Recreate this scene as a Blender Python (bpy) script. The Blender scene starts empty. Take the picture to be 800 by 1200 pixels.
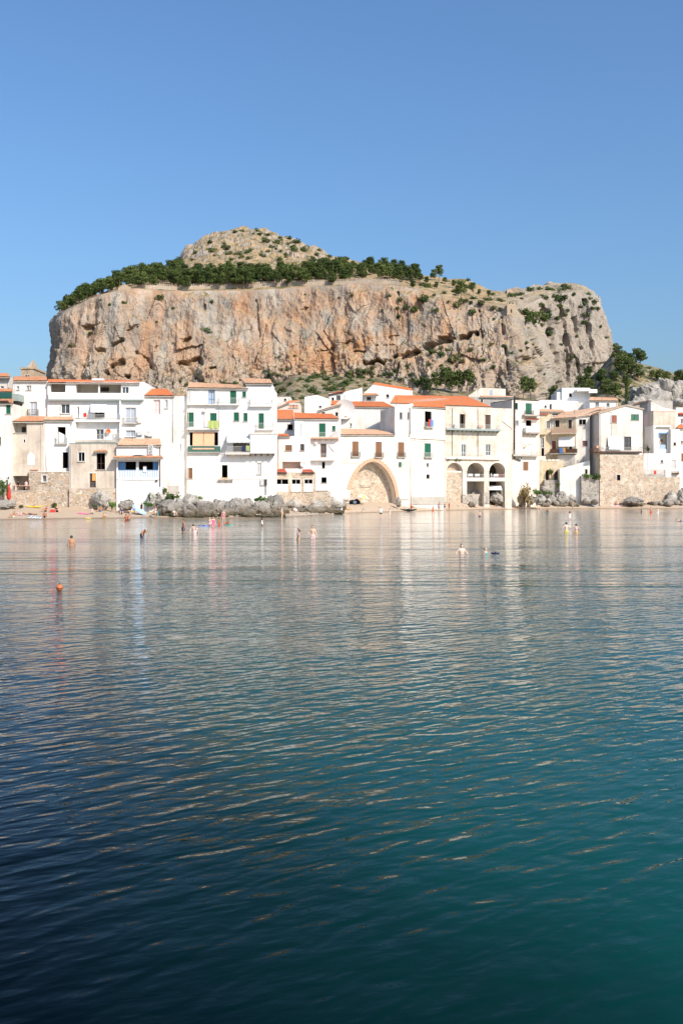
import bpy, bmesh, math, random
import numpy as np
from mathutils import Vector, Matrix, noise, geometry
from mathutils.bvhtree import BVHTree

scene = bpy.context.scene
COL = scene.collection
# ------------------------------------------------------------------ camera, world, sun
F, CX, HY, H = 1167.0, 400.0, 579.0, 3.4      # focal length in photo pixels, centre column, horizon row, eye height
cam_d = bpy.data.cameras.new("camera")
cam_d.sensor_fit = 'VERTICAL'; cam_d.sensor_height = 36.0; cam_d.sensor_width = 24.0
cam_d.lens = 36.0 * F / 1200.0
cam_d.shift_y = -(600.0 - HY) / 1200.0
cam_d.clip_start = 0.1; cam_d.clip_end = 30000
cam = bpy.data.objects.new("camera", cam_d); COL.objects.link(cam)
cam.location = (0, 0, H); cam.rotation_euler = (math.radians(90), 0, 0)
scene.camera = cam

SUN_EL, SUN_AZ = 38.0, 140.0      # azimuth clockwise from +Y (the view direction): behind, to the right
SUN_STRENGTH, SKY_STRENGTH, EXPOSURE = 3.9, 0.126, 0.42
w = bpy.data.worlds.new("World"); scene.world = w; w.use_nodes = True
wn = w.node_tree; wn.nodes.clear()
sky = wn.nodes.new('ShaderNodeTexSky'); sky.sky_type = 'NISHITA'; sky.sun_disc = False
sky.sun_elevation = math.radians(SUN_EL); sky.sun_rotation = math.radians(SUN_AZ)
sky.air_density = 1.4; sky.dust_density = 2.4; sky.ozone_density = 10.0; sky.altitude = 0
bg = wn.nodes.new('ShaderNodeBackground'); bg.inputs['Strength'].default_value = SKY_STRENGTH
wo = wn.nodes.new('ShaderNodeOutputWorld')
wn.links.new(sky.outputs[0], bg.inputs[0]); wn.links.new(bg.outputs[0], wo.inputs[0])
sl = bpy.data.lights.new("sun", 'SUN'); sl.energy = SUN_STRENGTH; sl.angle = math.radians(0.53); sl.color = (1.0, 0.915, 0.79)
so = bpy.data.objects.new("sun", sl); COL.objects.link(so)
el, az = math.radians(SUN_EL), math.radians(SUN_AZ)
SUNV = Vector((math.sin(az) * math.cos(el), math.cos(az) * math.cos(el), math.sin(el)))
so.rotation_euler = SUNV.to_track_quat('Z', 'Y').to_euler(); so.location = (60, -60, 80)
scene.view_settings.view_transform = 'Standard'; scene.view_settings.look = 'None'
scene.view_settings.exposure = EXPOSURE; scene.view_settings.gamma = 1.0
scene.render.engine = 'CYCLES'
scene.cycles.max_bounces = 6; scene.cycles.diffuse_bounces = 3; scene.cycles.glossy_bounces = 3
scene.cycles.use_denoising = True

def W(px, py, d):
    return Vector(((px - CX) / F * d, d, H + (HY - py) / F * d))

# ------------------------------------------------------------------ node helpers / materials
def mk(name, rough=0.85, spec=0.25):
    m = bpy.data.materials.new(name); m.use_nodes = True
    nt = m.node_tree; b = nt.nodes['Principled BSDF']
    b.inputs['Roughness'].default_value = rough
    b.inputs['Specular IOR Level'].default_value = spec
    return m, nt, b
def nd(nt, t, props=None, **ins):
    n = nt.nodes.new(t)
    for k, v in (props or {}).items(): setattr(n, k, v)
    for k, v in ins.items():
        k = k.replace('_', ' ')
        if isinstance(v, bpy.types.NodeSocket): nt.links.new(v, n.inputs[k])
        else: n.inputs[k].default_value = v
    return n
def pos(nt, scale=(1, 1, 1), rot=(0, 0, 0), loc=(0, 0, 0)):
    g = nt.nodes.new('ShaderNodeNewGeometry')
    mp = nt.nodes.new('ShaderNodeMapping'); mp.inputs['Scale'].default_value = scale
    mp.inputs['Rotation'].default_value = rot; mp.inputs['Location'].default_value = loc
    nt.links.new(g.outputs['Position'], mp.inputs['Vector']); return mp.outputs[0]
def fbm(nt, vec, scale, detail=4, rough=0.55, dist=0.0):
    return nd(nt, 'ShaderNodeTexNoise', None, Vector=vec, Scale=scale, Detail=detail, Roughness=rough, Distortion=dist).outputs[0]
def ramp(nt, fac, stops, interp='LINEAR'):
    r = nt.nodes.new('ShaderNodeValToRGB'); r.color_ramp.interpolation = interp
    e = r.color_ramp.elements
    while len(e) < len(stops): e.new(0.5)
    for i, (p, c) in enumerate(stops):
        e[i].position = p
        e[i].color = (c, c, c, 1) if isinstance(c, (int, float)) else (*c, 1)
    nt.links.new(fac, r.inputs[0]); return r.outputs[0]
def mix(nt, fac, a, b, mode='MIX'):
    n = nt.nodes.new('ShaderNodeMix'); n.data_type = 'RGBA'; n.blend_type = mode
    for s, v in ((0, fac), (6, a), (7, b)):
        if isinstance(v, bpy.types.NodeSocket): nt.links.new(v, n.inputs[s])
        elif s == 0: n.inputs[0].default_value = v
        else: n.inputs[s].default_value = (*v, 1) if len(v) == 3 else v
    return n.outputs[2]
def math_n(nt, op, a, b=0.0, c=None, clamp=False):
    n = nt.nodes.new('ShaderNodeMath'); n.operation = op; n.use_clamp = clamp
    for i, v in enumerate((a, b) if c is None else (a, b, c)):
        if isinstance(v, bpy.types.NodeSocket): nt.links.new(v, n.inputs[i])
        else: n.inputs[i].default_value = v
    return n.outputs[0]
def bump(nt, b, height, dist=0.05, strength=1.0):
    n = nd(nt, 'ShaderNodeBump', None, Height=height, Distance=dist, Strength=strength)
    nt.links.new(n.outputs[0], b.inputs['Normal']); return n

def plain(name, col, rough=0.7, spec=0.3, metal=0.0, var=0.12):
    m, nt, b = mk(name, rough, spec)
    n = fbm(nt, pos(nt), 2.3, 3)
    c = mix(nt, n, tuple(x * (1 - var) for x in col), tuple(min(1, x * (1 + var)) for x in col))
    nt.links.new(c, b.inputs['Base Color']); b.inputs['Metallic'].default_value = metal
    return m
def plaster(name, col, dirt, amt=0.5, patch=None, patch_amt=0.0):
    m, nt, b = mk(name, 0.9, 0.15)
    big = fbm(nt, pos(nt), 0.33, 5, 0.62)
    streak = fbm(nt, pos(nt, (1.7, 1.7, 0.16)), 1.0, 5, 0.65)
    fine = fbm(nt, pos(nt), 3.2, 4, 0.7)
    s = math_n(nt, 'MULTIPLY', ramp(nt, streak, [(0.42, 0.0), (0.72, 1.0)]), 0.75)
    g = math_n(nt, 'MULTIPLY', ramp(nt, big, [(0.45, 0.0), (0.68, 1.0)]), 0.8)
    f = math_n(nt, 'ADD', s, g); f = math_n(nt, 'MULTIPLY', f, math_n(nt, 'ADD', fine, 0.35))
    f = math_n(nt, 'MULTIPLY', f, amt, clamp=True)
    c = mix(nt, f, col, dirt)
    if patch:
        pf = ramp(nt, fbm(nt, pos(nt, loc=(7, 3, 1)), 0.8, 7, 0.66), [(0.60 - 0.25 * patch_amt, 0.0), (0.74 - 0.25 * patch_amt, 0.85)])
        c = mix(nt, pf, c, mix(nt, fine, patch, tuple(x * 0.7 for x in patch)))
    # old repairs in a slightly different mix
    rep = ramp(nt, fbm(nt, pos(nt, (1, 1, 1.3), loc=(5, 1, 9)), 0.28, 3, 0.5, 0.8), [(0.56, 0.0), (0.575, 0.55)])
    c = mix(nt, math_n(nt, 'MULTIPLY', rep, min(1.0, amt + .25)), c, mix(nt, 0.35, col, dirt))
    nt.links.new(c, b.inputs['Base Color'])
    bump(nt, b, math_n(nt, 'ADD', fine, fbm(nt, pos(nt), 11.0, 3)), 0.035, 0.6)
    return m
def rubble(name, cols, mortar, scale=2.0, plast=None, plast_amt=0.4):
    m, nt, b = mk(name, 0.92, 0.15)
    wv = nd(nt, 'ShaderNodeVectorMath', {'operation': 'ADD'})
    nz = nd(nt, 'ShaderNodeTexNoise', None, Vector=pos(nt), Scale=1.4, Detail=3.0)
    sc = nd(nt, 'ShaderNodeVectorMath', {'operation': 'SCALE'}, Scale=0.35); nt.links.new(nz.outputs['Color'], sc.inputs[0])
    nt.links.new(pos(nt, (1, 1, 1.45)), wv.inputs[0]); nt.links.new(sc.outputs[0], wv.inputs[1])
    vo = nd(nt, 'ShaderNodeTexVoronoi', None, Vector=wv.outputs[0], Scale=scale)
    ve = nd(nt, 'ShaderNodeTexVoronoi', {'feature': 'DISTANCE_TO_EDGE'}, Vector=wv.outputs[0], Scale=scale)
    sep = nd(nt, 'ShaderNodeSeparateColor'); nt.links.new(vo.outputs['Color'], sep.inputs[0])
    k = len(cols); c = ramp(nt, sep.outputs[0], [(i / (k - 1), cc) for i, cc in enumerate(cols)])
    c = mix(nt, math_n(nt, 'MULTIPLY', fbm(nt, pos(nt), 5.0, 4), 0.5), c, (0.16, 0.13, 0.10))
    ed = ramp(nt, ve.outputs['Distance'], [(0.02, 0.0), (0.09, 1.0)])
    c = mix(nt, ed, mortar, c)
    hgt = ed
    if plast:
        pf = ramp(nt, fbm(nt, pos(nt, loc=(3, 8, 2)), 0.7, 8, 0.72), [(0.56 - 0.25 * plast_amt, 0.0), (0.78 - 0.25 * plast_amt, 0.85)])
        c = mix(nt, pf, c, plast); hgt = math_n(nt, 'MAXIMUM', ed, pf)
    st = ramp(nt, fbm(nt, pos(nt, (1.2, 1.2, 0.2)), 0.9, 4), [(0.52, 0.0), (0.85, 0.35)])
    c = mix(nt, st, c, (0.26, 0.20, 0.14))
    nt.links.new(c, b.inputs['Base Color'])
    bump(nt, b, math_n(nt, 'ADD', hgt, math_n(nt, 'MULTIPLY', fbm(nt, pos(nt), 9.0, 3), 0.6)), 0.07, 0.9)
    return m
def tile_mat(name, c1, c2, c3):
    m, nt, b = mk(name, 0.85, 0.2)
    vo = nd(nt, 'ShaderNodeTexVoronoi', None, Vector=pos(nt, (1, 1, 1.5)), Scale=3.2)
    sep = nd(nt, 'ShaderNodeSeparateColor'); nt.links.new(vo.outputs['Color'], sep.inputs[0])
    c = ramp(nt, sep.outputs[0], [(0.0, c1), (0.5, c2), (1.0, c3)])
    lich = ramp(nt, fbm(nt, pos(nt), 0.9, 6, 0.7), [(0.5, 0.0), (0.72, 0.55)])
    c = mix(nt, lich, c, (0.42, 0.33, 0.24))
    nt.links.new(c, b.inputs['Base Color']); return m

M = {}
M['white'] = plaster('white_plaster', (0.82, 0.79, 0.745), (0.50, 0.42, 0.33), 0.60)
M['white_clean'] = plaster('clean_white_plaster', (0.85, 0.83, 0.80), (0.56, 0.49, 0.41), 0.42)
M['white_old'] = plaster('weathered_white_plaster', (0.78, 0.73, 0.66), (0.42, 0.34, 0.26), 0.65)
M['cream'] = plaster('cream_plaster', (0.80, 0.71, 0.61), (0.52, 0.40, 0.30), 0.5)
M['beige'] = plaster('beige_plaster', (0.66, 0.57, 0.47), (0.36, 0.29, 0.22), 0.8)
M['ochre'] = plaster('ochre_plaster', (0.72, 0.58, 0.38), (0.42, 0.30, 0.18), 0.8, (0.78, 0.70, 0.58), 0.5)
M['peeling'] = plaster('peeling_cream_plaster', (0.77, 0.69, 0.585), (0.42, 0.34, 0.26), 0.9, (0.66, 0.54, 0.41), 0.3)
M['grey'] = plaster('grey_render_and_wall_shade', (0.50, 0.46, 0.41), (0.30, 0.27, 0.24), 0.8)  # grey render; also paints the shade of one house side
M['greyblue'] = plaster('blue_grey_wall_shade', (0.46, 0.47, 0.48), (0.28, 0.28, 0.28), 0.8)  # the side wall's shade is put into this blue-grey
M['pink'] = plaster('faded_pink_plaster', (0.80, 0.64, 0.54), (0.55, 0.42, 0.34), 0.4)
M['pinkwhite'] = plaster('pinkish_white_plaster', (0.83, 0.74, 0.69), (0.60, 0.50, 0.44), 0.4)
M['terracotta'] = plaster('salmon_stone_trim', (0.70, 0.40, 0.27), (0.48, 0.30, 0.2), 0.5)
M['stone'] = rubble('rubble_stone', [(0.62, 0.47, 0.33), (0.40, 0.30, 0.22), (0.70, 0.58, 0.45), (0.48, 0.41, 0.34), (0.66, 0.44, 0.26)], (0.72, 0.62, 0.51), 1.9, (0.74, 0.64, 0.52), 0.05)
M['stone_pl'] = rubble('plastered_rubble_stone', [(0.64, 0.49, 0.34), (0.44, 0.32, 0.23), (0.70, 0.58, 0.45), (0.66, 0.40, 0.22)], (0.76, 0.66, 0.54), 2.0, (0.76, 0.66, 0.54), 0.35)
M['stone_grey'] = rubble('grey_rubble_stone', [(0.46, 0.42, 0.38), (0.30, 0.27, 0.24), (0.58, 0.53, 0.47), (0.50, 0.42, 0.32)], (0.58, 0.52, 0.45), 1.5)
M['tower'] = rubble('sandstone_blocks', [(0.60, 0.44, 0.29), (0.52, 0.38, 0.25), (0.66, 0.50, 0.35)], (0.5, 0.4, 0.3), 1.2)
M['tile'] = tile_mat('orange_roof_tile', (0.66, 0.21, 0.08), (0.72, 0.27, 0.11), (0.60, 0.25, 0.12))
M['tile_old'] = tile_mat('weathered_roof_tile', (0.58, 0.26, 0.14), (0.68, 0.38, 0.22), (0.48, 0.24, 0.14))
M['tile_pale'] = tile_mat('pale_roof_tile', (0.66, 0.42, 0.28), (0.74, 0.52, 0.36), (0.58, 0.36, 0.24))
M['tile_red'] = tile_mat('red_roof_tile', (0.50, 0.10, 0.06), (0.58, 0.15, 0.09), (0.44, 0.12, 0.08))
M['green'] = plain('green_painted_wood', (0.012, 0.115, 0.065), 0.5)
M['dkgreen'] = plain('dark_green_cloth', (0.015, 0.07, 0.05), 0.7)
M['brown'] = plain('brown_wood', (0.22, 0.105, 0.05), 0.6)
M['dkbrown'] = plain('dark_brown_wood', (0.085, 0.045, 0.03), 0.6)
M['redwood'] = plain('red_brown_wood', (0.30, 0.09, 0.05), 0.6)
M['whitewood'] = plain('white_painted_wood', (0.80, 0.79, 0.77), 0.5)
M['greywood'] = plain('pale_grey_wood', (0.58, 0.57, 0.56), 0.6)
M['bluewood'] = plain('blue_painted_wood', (0.13, 0.28, 0.50), 0.5)
M['iron'] = plain('dark_iron', (0.06, 0.055, 0.05), 0.5, 0.4)
M['ironpale'] = plain('pale_painted_iron', (0.55, 0.53, 0.50), 0.5)
M['greyiron'] = plain('grey_green_iron', (0.30, 0.36, 0.34), 0.5)
M['concrete'] = plaster('concrete', (0.50, 0.46, 0.40), (0.30, 0.26, 0.22), 0.7)
M['room'] = plain('unlit_room_shade', (0.055, 0.045, 0.038), 0.95, 0.05)  # dark colour paints the shade of unlit rooms
M['loggia'] = plaster('loggia_plaster', (0.62, 0.56, 0.48), (0.42, 0.36, 0.28), 0.5)
M['cloth_white'] = plain('white_cloth', (0.84, 0.83, 0.81), 0.9, 0.1, var=0.05)
M['cloth_grey'] = plain('grey_white_cloth', (0.62, 0.64, 0.65), 0.9, 0.1)
M['cloth_orange'] = plain('peach_cloth', (0.76, 0.44, 0.27), 0.9, 0.1)
M['cloth_lime'] = plain('lime_cloth', (0.43, 0.49, 0.17), 0.9, 0.1)
M['cloth_red'] = plain('red_cloth', (0.58, 0.06, 0.05), 0.9, 0.1)
M['cloth_blue'] = plain('blue_cloth', (0.10, 0.26, 0.62), 0.9, 0.1)
M['cloth_ltblue'] = plain('light_blue_cloth', (0.40, 0.54, 0.70), 0.9, 0.1)
M['cloth_navy'] = plain('navy_cloth', (0.03, 0.045, 0.12), 0.9, 0.1)
M['cloth_black'] = plain('black_cloth', (0.02, 0.02, 0.022), 0.9, 0.1)
M['cloth_yellow'] = plain('yellow_cloth', (0.74, 0.58, 0.16), 0.9, 0.1)
M['cloth_pink'] = plain('pink_cloth', (0.70, 0.17, 0.30), 0.9, 0.1)
M['cloth_palepink'] = plain('pale_pink_cloth', (0.82, 0.55, 0.52), 0.9, 0.1)
M['cloth_teal'] = plain('teal_cloth', (0.10, 0.42, 0.42), 0.9, 0.1)
M['orange_plastic'] = plain('orange_plastic', (0.66, 0.15, 0.04), 0.4, 0.5)
M['yellow_plastic'] = plain('yellow_plastic', (0.85, 0.55, 0.05), 0.4, 0.5)
M['amber_plastic'] = plain('amber_plastic', (0.72, 0.36, 0.10), 0.4, 0.5)
M['blue_plastic'] = plain('blue_plastic', (0.08, 0.20, 0.62), 0.4, 0.5)
M['green_plastic'] = plain('green_plastic', (0.05, 0.36, 0.26), 0.4, 0.5)
M['black_paint'] = plain('black_paint', (0.02, 0.02, 0.02), 0.5, 0.4)
M['acwhite'] = plain('white_metal_casing', (0.74, 0.73, 0.71), 0.5)
M['fan'] = plain('grey_fan_grille', (0.25, 0.25, 0.25), 0.5)
M['dish'] = plain('pale_dish', (0.66, 0.60, 0.58), 0.5)
M['hair_dark'] = plain('dark_hair', (0.02, 0.013, 0.01), 0.6)
M['hair_brown'] = plain('brown_hair', (0.09, 0.045, 0.02), 0.6)
M['hair_grey'] = plain('grey_hair', (0.45, 0.42, 0.40), 0.6)
M['hair_fair'] = plain('fair_hair', (0.36, 0.22, 0.09), 0.6)
M['eye'] = plain('dark_eye', (0.03, 0.02, 0.02), 0.3)
M['lip'] = plain('lip_tone', (0.42, 0.16, 0.12), 0.6)
def skin(name, c):
    m, nt, b = mk(name, 0.55, 0.35)
    n = fbm(nt, pos(nt), 6.0, 3)
    nt.links.new(mix(nt, n, tuple(x * 0.9 for x in c), c), b.inputs['Base Color']); return m
M['skin_tan'] = skin('tanned_skin', (0.50, 0.25, 0.14))
M['skin_deep'] = skin('deep_tanned_skin', (0.36, 0.16, 0.085))
M['skin_fair'] = skin('fair_skin', (0.70, 0.45, 0.33))
M['skin_pale'] = skin('pale_skin', (0.76, 0.54, 0.43))
def glass():
    m, nt, b = mk('window_glass', 0.06, 0.6)
    n = fbm(nt, pos(nt), 0.8, 2)
    nt.links.new(mix(nt, n, (0.03, 0.04, 0.05), (0.10, 0.12, 0.14)), b.inputs['Base Color']); return m
M['glass'] = glass()
def curtain_glass():
    m, nt, b = mk('curtained_window_glass', 0.1, 0.6)
    n = fbm(nt, pos(nt, (3, 3, 0.3)), 2.0, 3)
    nt.links.new(mix(nt, n, (0.34, 0.38, 0.44), (0.56, 0.60, 0.66)), b.inputs['Base Color']); return m
M['curtain'] = curtain_glass()

# ------------------------------------------------------------------ mesh builder and object helpers
class MB:
    def __init__(s): s.v = []; s.f = []
    def quad(s, a, b, c, d):
        n = len(s.v); s.v += [tuple(a), tuple(b), tuple(c), tuple(d)]; s.f.append((n, n + 1, n + 2, n + 3)); return s
    def poly(s, pts):
        n = len(s.v); s.v += [tuple(p) for p in pts]; s.f.append(tuple(range(n, n + len(pts)))); return s
    def box(s, x0, y0, z0, x1, y1, z1):
        if x0 > x1: x0, x1 = x1, x0
        if y0 > y1: y0, y1 = y1, y0
        if z0 > z1: z0, z1 = z1, z0
        n = len(s.v)
        s.v += [(x0, y0, z0), (x1, y0, z0), (x1, y1, z0), (x0, y1, z0), (x0, y0, z1), (x1, y0, z1), (x1, y1, z1), (x0, y1, z1)]
        for q in ((0, 3, 2, 1), (4, 5, 6, 7), (0, 1, 5, 4), (1, 2, 6, 5), (2, 3, 7, 6), (3, 0, 4, 7)):
            s.f.append(tuple(n + i for i in q))
        return s
    def tube(s, pts, radii, sides=6, cap=True):
        pts = [Vector(p) for p in pts]
        if not hasattr(radii, '__len__'): radii = [radii] * len(pts)
        n0 = len(s.v)
        for i, p in enumerate(pts):
            t = (pts[min(i + 1, len(pts) - 1)] - pts[max(i - 1, 0)]).normalized()
            a = t.orthogonal().normalized() if i == 0 else (a - t * a.dot(t)).normalized()
            b = t.cross(a)
            for k in range(sides):
                th = 2 * math.pi * k / sides
                s.v.append(tuple(p + (a * math.cos(th) + b * math.sin(th)) * radii[i]))
        for i in range(len(pts) - 1):
            for k in range(sides):
                k2 = (k + 1) % sides
                s.f.append((n0 + i * sides + k, n0 + i * sides + k2, n0 + (i + 1) * sides + k2, n0 + (i + 1) * sides + k))
        if cap:
            s.f.append(tuple(n0 + k for k in reversed(range(sides))))
            s.f.append(tuple(n0 + (len(pts) - 1) * sides + k for k in range(sides)))
        return s
    def ball(s, c, r, nu=10, nv=6):
        c = Vector(c); r = Vector(r) if hasattr(r, '__len__') else Vector((r, r, r)); n0 = len(s.v)
        for j in range(nv + 1):
            ph = math.pi * j / nv
            for i in range(nu):
                th = 2 * math.pi * i / nu
                s.v.append((c.x + r.x * math.sin(ph) * math.cos(th), c.y + r.y * math.sin(ph) * math.sin(th), c.z + r.z * math.cos(ph)))
        for j in range(nv):
            for i in range(nu):
                i2 = (i + 1) % nu
                s.f.append((n0 + j * nu + i, n0 + (j + 1) * nu + i, n0 + (j + 1) * nu + i2, n0 + j * nu + i2))
        return s
    def mesh(s, name, mat, smooth=False):
        me = bpy.data.meshes.new(name); me.from_pydata(s.v, [], s.f); me.materials.append(mat)
        if smooth: me.polygons.foreach_set('use_smooth', [True] * len(me.polygons))
        me.update(); return me
    def build(s, name, mat, parent=None, smooth=False):
        if isinstance(mat, str): mat = M[mat]
        return link(name, s.mesh(name, mat, smooth), parent)
def link(name, data, parent=None, loc=None, rot=None, scale=None):
    o = bpy.data.objects.new(name, data); COL.objects.link(o)
    if parent: o.parent = parent
    if loc is not None: o.location = loc
    if rot is not None: o.rotation_euler = rot
    if scale is not None: o.scale = scale if hasattr(scale, '__len__') else (scale,) * 3
    return o
def tag(o, label, cat, group=None):
    o['label'] = label; o['category'] = cat; o['kind'] = 'thing'
    if group: o['group'] = group
    return o
def kind(o, k): o['kind'] = k; return o
# ------------------------------------------------------------------ land: shoreline, ground, cliff, sea
SH_X = [-600, 0, 60, 120, 180, 250, 330, 360, 390, 410, 450, 520, 560, 620, 700, 800, 1400]
SH_Y = [613, 609.5, 608.7, 607.8, 607.3, 607.5, 607, 605, 603, 601.5, 600.3, 598.3, 597.3, 596.6, 596.2, 596.4, 596]
def shore(px): return H * F / (float(np.interp(px, SH_X, SH_Y)) - HY)
def fb(x, y, z, o=4, H_=1.0): return noise.fractal(Vector((x, y, z)), H_, 2.0, o)
def smooth(a, b, x):
    t = min(1, max(0, (x - a) / (b - a))); return t * t * (3 - 2 * t)
def ground_z(px, d):
    e = d - shore(px)
    s = float(np.interp(px, [0, 300, 328, 390, 430, 560, 800], [.115, .115, .045, .06, .15, .21, .2]))
    if e <= 0: return max(-4.0, e * 0.10)
    z = min(e * s, 1.75)
    z += 0.02 * max(0, e - 14)
    k_ = float(np.interp(px, [200, 300, 345, 460, 500, 600], [.70, .84, 1.06, 1.04, .86, .72]))
    z += k_ * float(np.interp(d, [260, 320, 450, 560, 620, 700, 1600], [0, 9, 27, 47, 64, 74, 80]))
    if px > 620 and d > 300:
        amp = float(np.interp(px, [620, 660, 690, 720, 750, 775, 800, 850, 1000, 1400], [0, 8, 28, 42, 37, 33, 30, 28, 18, 6]))
        z += amp * math.exp(-((d - 480) / 95.0) ** 2)
    if 470 < px < 690 and d > 300: z += float(np.interp(px, [470, 505, 560, 620, 650, 690], [0, 21, 22, 20, 12, 0])) * math.exp(-((d - 450) / 70.0) ** 2)
    if d > 280:
        X = (px - CX) / F * d
        z += smooth(280, 420, d) * (2.6 * fb(X / 26, d / 26, 1.3, 5) + 0.5 * fb(X / 5, d / 5, 7.1, 3))
    elif e > 0:
        X = (px - CX) / F * d
        z += 0.10 * smooth(0, 3, e) * fb(X / 2.2, d / 2.2, 4.4, 4)
    return z
def gpt(px, d): return Vector(((px - CX) / F * d, d, ground_z(px, d)))

def ground_material():
    m, nt, b = mk('beach_and_hillside_ground', 0.95, 0.1)
    P = pos(nt)
    sand = mix(nt, fbm(nt, P, 1.6, 6, 0.7), (0.56, 0.43, 0.31), (0.46, 0.35, 0.25))
    gravel = ramp(nt, fbm(nt, P, 7.0, 4, 0.7), [(0.5, 0.0), (0.75, 0.55)])
    sand = mix(nt, gravel, sand, (0.33, 0.27, 0.22))
    sepz = nd(nt, 'ShaderNodeSeparateXYZ'); nt.links.new(P, sepz.inputs[0])
    zz = math_n(nt, 'ADD', sepz.outputs[2], math_n(nt, 'MULTIPLY', fbm(nt, P, 0.7, 3), 0.25))
    wet = ramp(nt, math_n(nt, 'DIVIDE', zz, 1.0, clamp=True), [(0.16, 1.0), (0.34, 0.0)])
    sand = mix(nt, wet, sand, (0.25, 0.18, 0.115))
    scrub = ramp(nt, fbm(nt, P, 0.16, 8, 0.7), [(0.30, (0.38, 0.27, 0.15)), (0.44, (0.28, 0.20, 0.11)), (0.52, (0.12, 0.115, 0.05)), (0.66, (0.055, 0.075, 0.026))])
    rock = ramp(nt, fbm(nt, P, 0.35, 8, 0.7), [(0.5, 0.0), (0.58, 1.0)])
    scrub = mix(nt, rock, scrub, mix(nt, fbm(nt, P, 1.2, 5, 0.7), (0.42, 0.36, 0.29), (0.22, 0.185, 0.145)))
    hi = ramp(nt, math_n(nt, 'DIVIDE', sepz.outputs[2], 12.0, clamp=True), [(0.35, 0.0), (0.5, 1.0)])
    nt.links.new(mix(nt, hi, sand, scrub), b.inputs['Base Color'])
    nt.links.new(math_n(nt, 'SUBTRACT', 0.95, math_n(nt, 'MULTIPLY', wet, 0.5)), b.inputs['Roughness'])
    bump(nt, b, fbm(nt, P, 2.5, 6, 0.7), 0.15, 0.8)
    return m
def grid_mesh(name, V, nr, nc, mat, smooth_=True):
    me = bpy.data.meshes.new(name)
    idx = np.arange(nr * nc).reshape(nr, nc)
    q = np.stack([idx[:-1, :-1], idx[:-1, 1:], idx[1:, 1:], idx[1:, :-1]], -1).reshape(-1, 4)
    me.vertices.add(nr * nc); me.vertices.foreach_set('co', np.asarray(V, dtype=np.float32).ravel())
    me.loops.add(q.size); me.loops.foreach_set('vertex_index', q.ravel().astype(np.int32))
    me.polygons.add(len(q)); me.polygons.foreach_set('loop_start', np.arange(0, q.size, 4, dtype=np.int32))
    me.polygons.foreach_set('use_smooth', np.full(len(q), smooth_))
    me.materials.append(mat); me.update(calc_edges=True); me.validate()
    return me, q
cols = list(range(-600, -20, 20)) + list(range(-20, 830, 5)) + list(range(830, 1401, 20))
es = [-60, -25, -10, -5, -2, -1, -.4, 0, .4, .8, 1.2, 1.7, 2.3, 3, 4, 5, 6, 7, 8, 9, 10, 12, 14, 17, 20, 25, 30, 40]
ts = [math.exp(t) for t in np.linspace(math.log(0.006), 0, 70)]
GV = []
rows = es + [None] * len(ts)
for r in range(len(rows)):
    for px in cols:
        s = shore(px)
        d = s + es[r] if r < len(es) else s + 40 + (1700 - s - 40) * ts[r - len(es)]
        GV.append(tuple(gpt(px, d)))
g_me, g_q = grid_mesh('ground', GV, len(rows), len(cols), ground_material())
kind(link('ground', g_me), 'structure')

# ---- the big rock: one sheet from its foot, up the cliff, over the top
#        rim(px,py,d)      foot(px,py,d)       ridge(px,py,d)
CT = [((86, 350, 1000), (80, 500, 1000), (130, 342, 1050)),
      ((68, 366, 760), (60, 500, 760), (100, 350, 880)),
      ((63, 373, 690), (56, 500, 690), (88, 355, 800)),
      ((68, 369, 655), (60, 500, 645), (95, 354, 780)),
      ((86, 359, 645), (80, 500, 622), (120, 346, 800)),
      ((115, 346, 642), (112, 500, 615), (155, 333, 860)),
      ((150, 338, 645), (148, 500, 612), (192, 319, 920)),
      ((190, 340, 650), (190, 500, 612), (211, 309, 950)),
      ((215, 342, 652), (215, 500, 612), (216, 291, 950)),
      ((250, 341, 655), (250, 495, 615), (243, 277, 950)),
      ((300, 340, 655), (300, 478, 620), (293, 269, 950)),
      ((345, 337, 655), (345, 468, 620), (343, 278, 930)),
      ((390, 335, 655), (390, 465, 620), (383, 301, 880)),
      ((430, 333, 652), (430, 470, 615), (428, 311, 840)),
      ((470, 335, 648), (470, 480, 605), (470, 319, 810)),
      ((505, 343, 640), (505, 490, 592), (505, 323, 780)),
      ((530, 350, 635), (530, 500, 580), (540, 326, 760)),
      ((560, 354, 630), (562, 500, 572), (566, 338, 740)),
      ((588, 360, 622), (600, 500, 565), (590, 343, 730)),
      ((602, 368, 615), (640, 500, 562), (600, 340, 730)),
      ((613, 358, 668), (652, 500, 612), (614, 337, 730)),
      ((640, 346, 690), (668, 500, 645), (640, 335, 750)),
      ((676, 342, 695), (694, 500, 655), (664, 334.5, 762)),
      ((697, 349, 695), (716, 500, 660), (684, 338, 768)),
      ((710, 374, 702), (730, 500, 680), (700, 347, 775)),
      ((716, 396, 730), (735, 500, 730), (705, 351, 800)),
      ((712, 400, 860), (730, 500, 860), (690, 350, 900))]
NC, NF, NT, NB = 640, 165, 70, 6
par = [0.0]
for i in range(1, len(CT)):
    a, b_ = CT[i - 1][0], CT[i][0]
    par.append(par[-1] + max(abs(b_[0] - a[0]) , 0.12 * abs(b_[2] - a[2]), 6))
uu = np.linspace(0, par[-1], NC)
def col(k, j): return np.interp(uu, par, [c[k][j] for c in CT])
def blur(a, n):
    k = np.ones(n) / n; p = np.pad(a, (n // 2, n // 2), mode='edge'); return np.convolve(p, k, 'valid')[:len(a)]
R3 = [blur(col(0, j), 15) for j in range(3)]; F3 = [blur(col(1, j), 15) for j in range(3)]; S3 = [blur(col(2, j), 15) for j in range(3)]
def worldcols(t3): return np.stack([(t3[0] - CX) / F * t3[2], t3[2], H + (HY - t3[1]) / F * t3[2]], -1)
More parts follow.
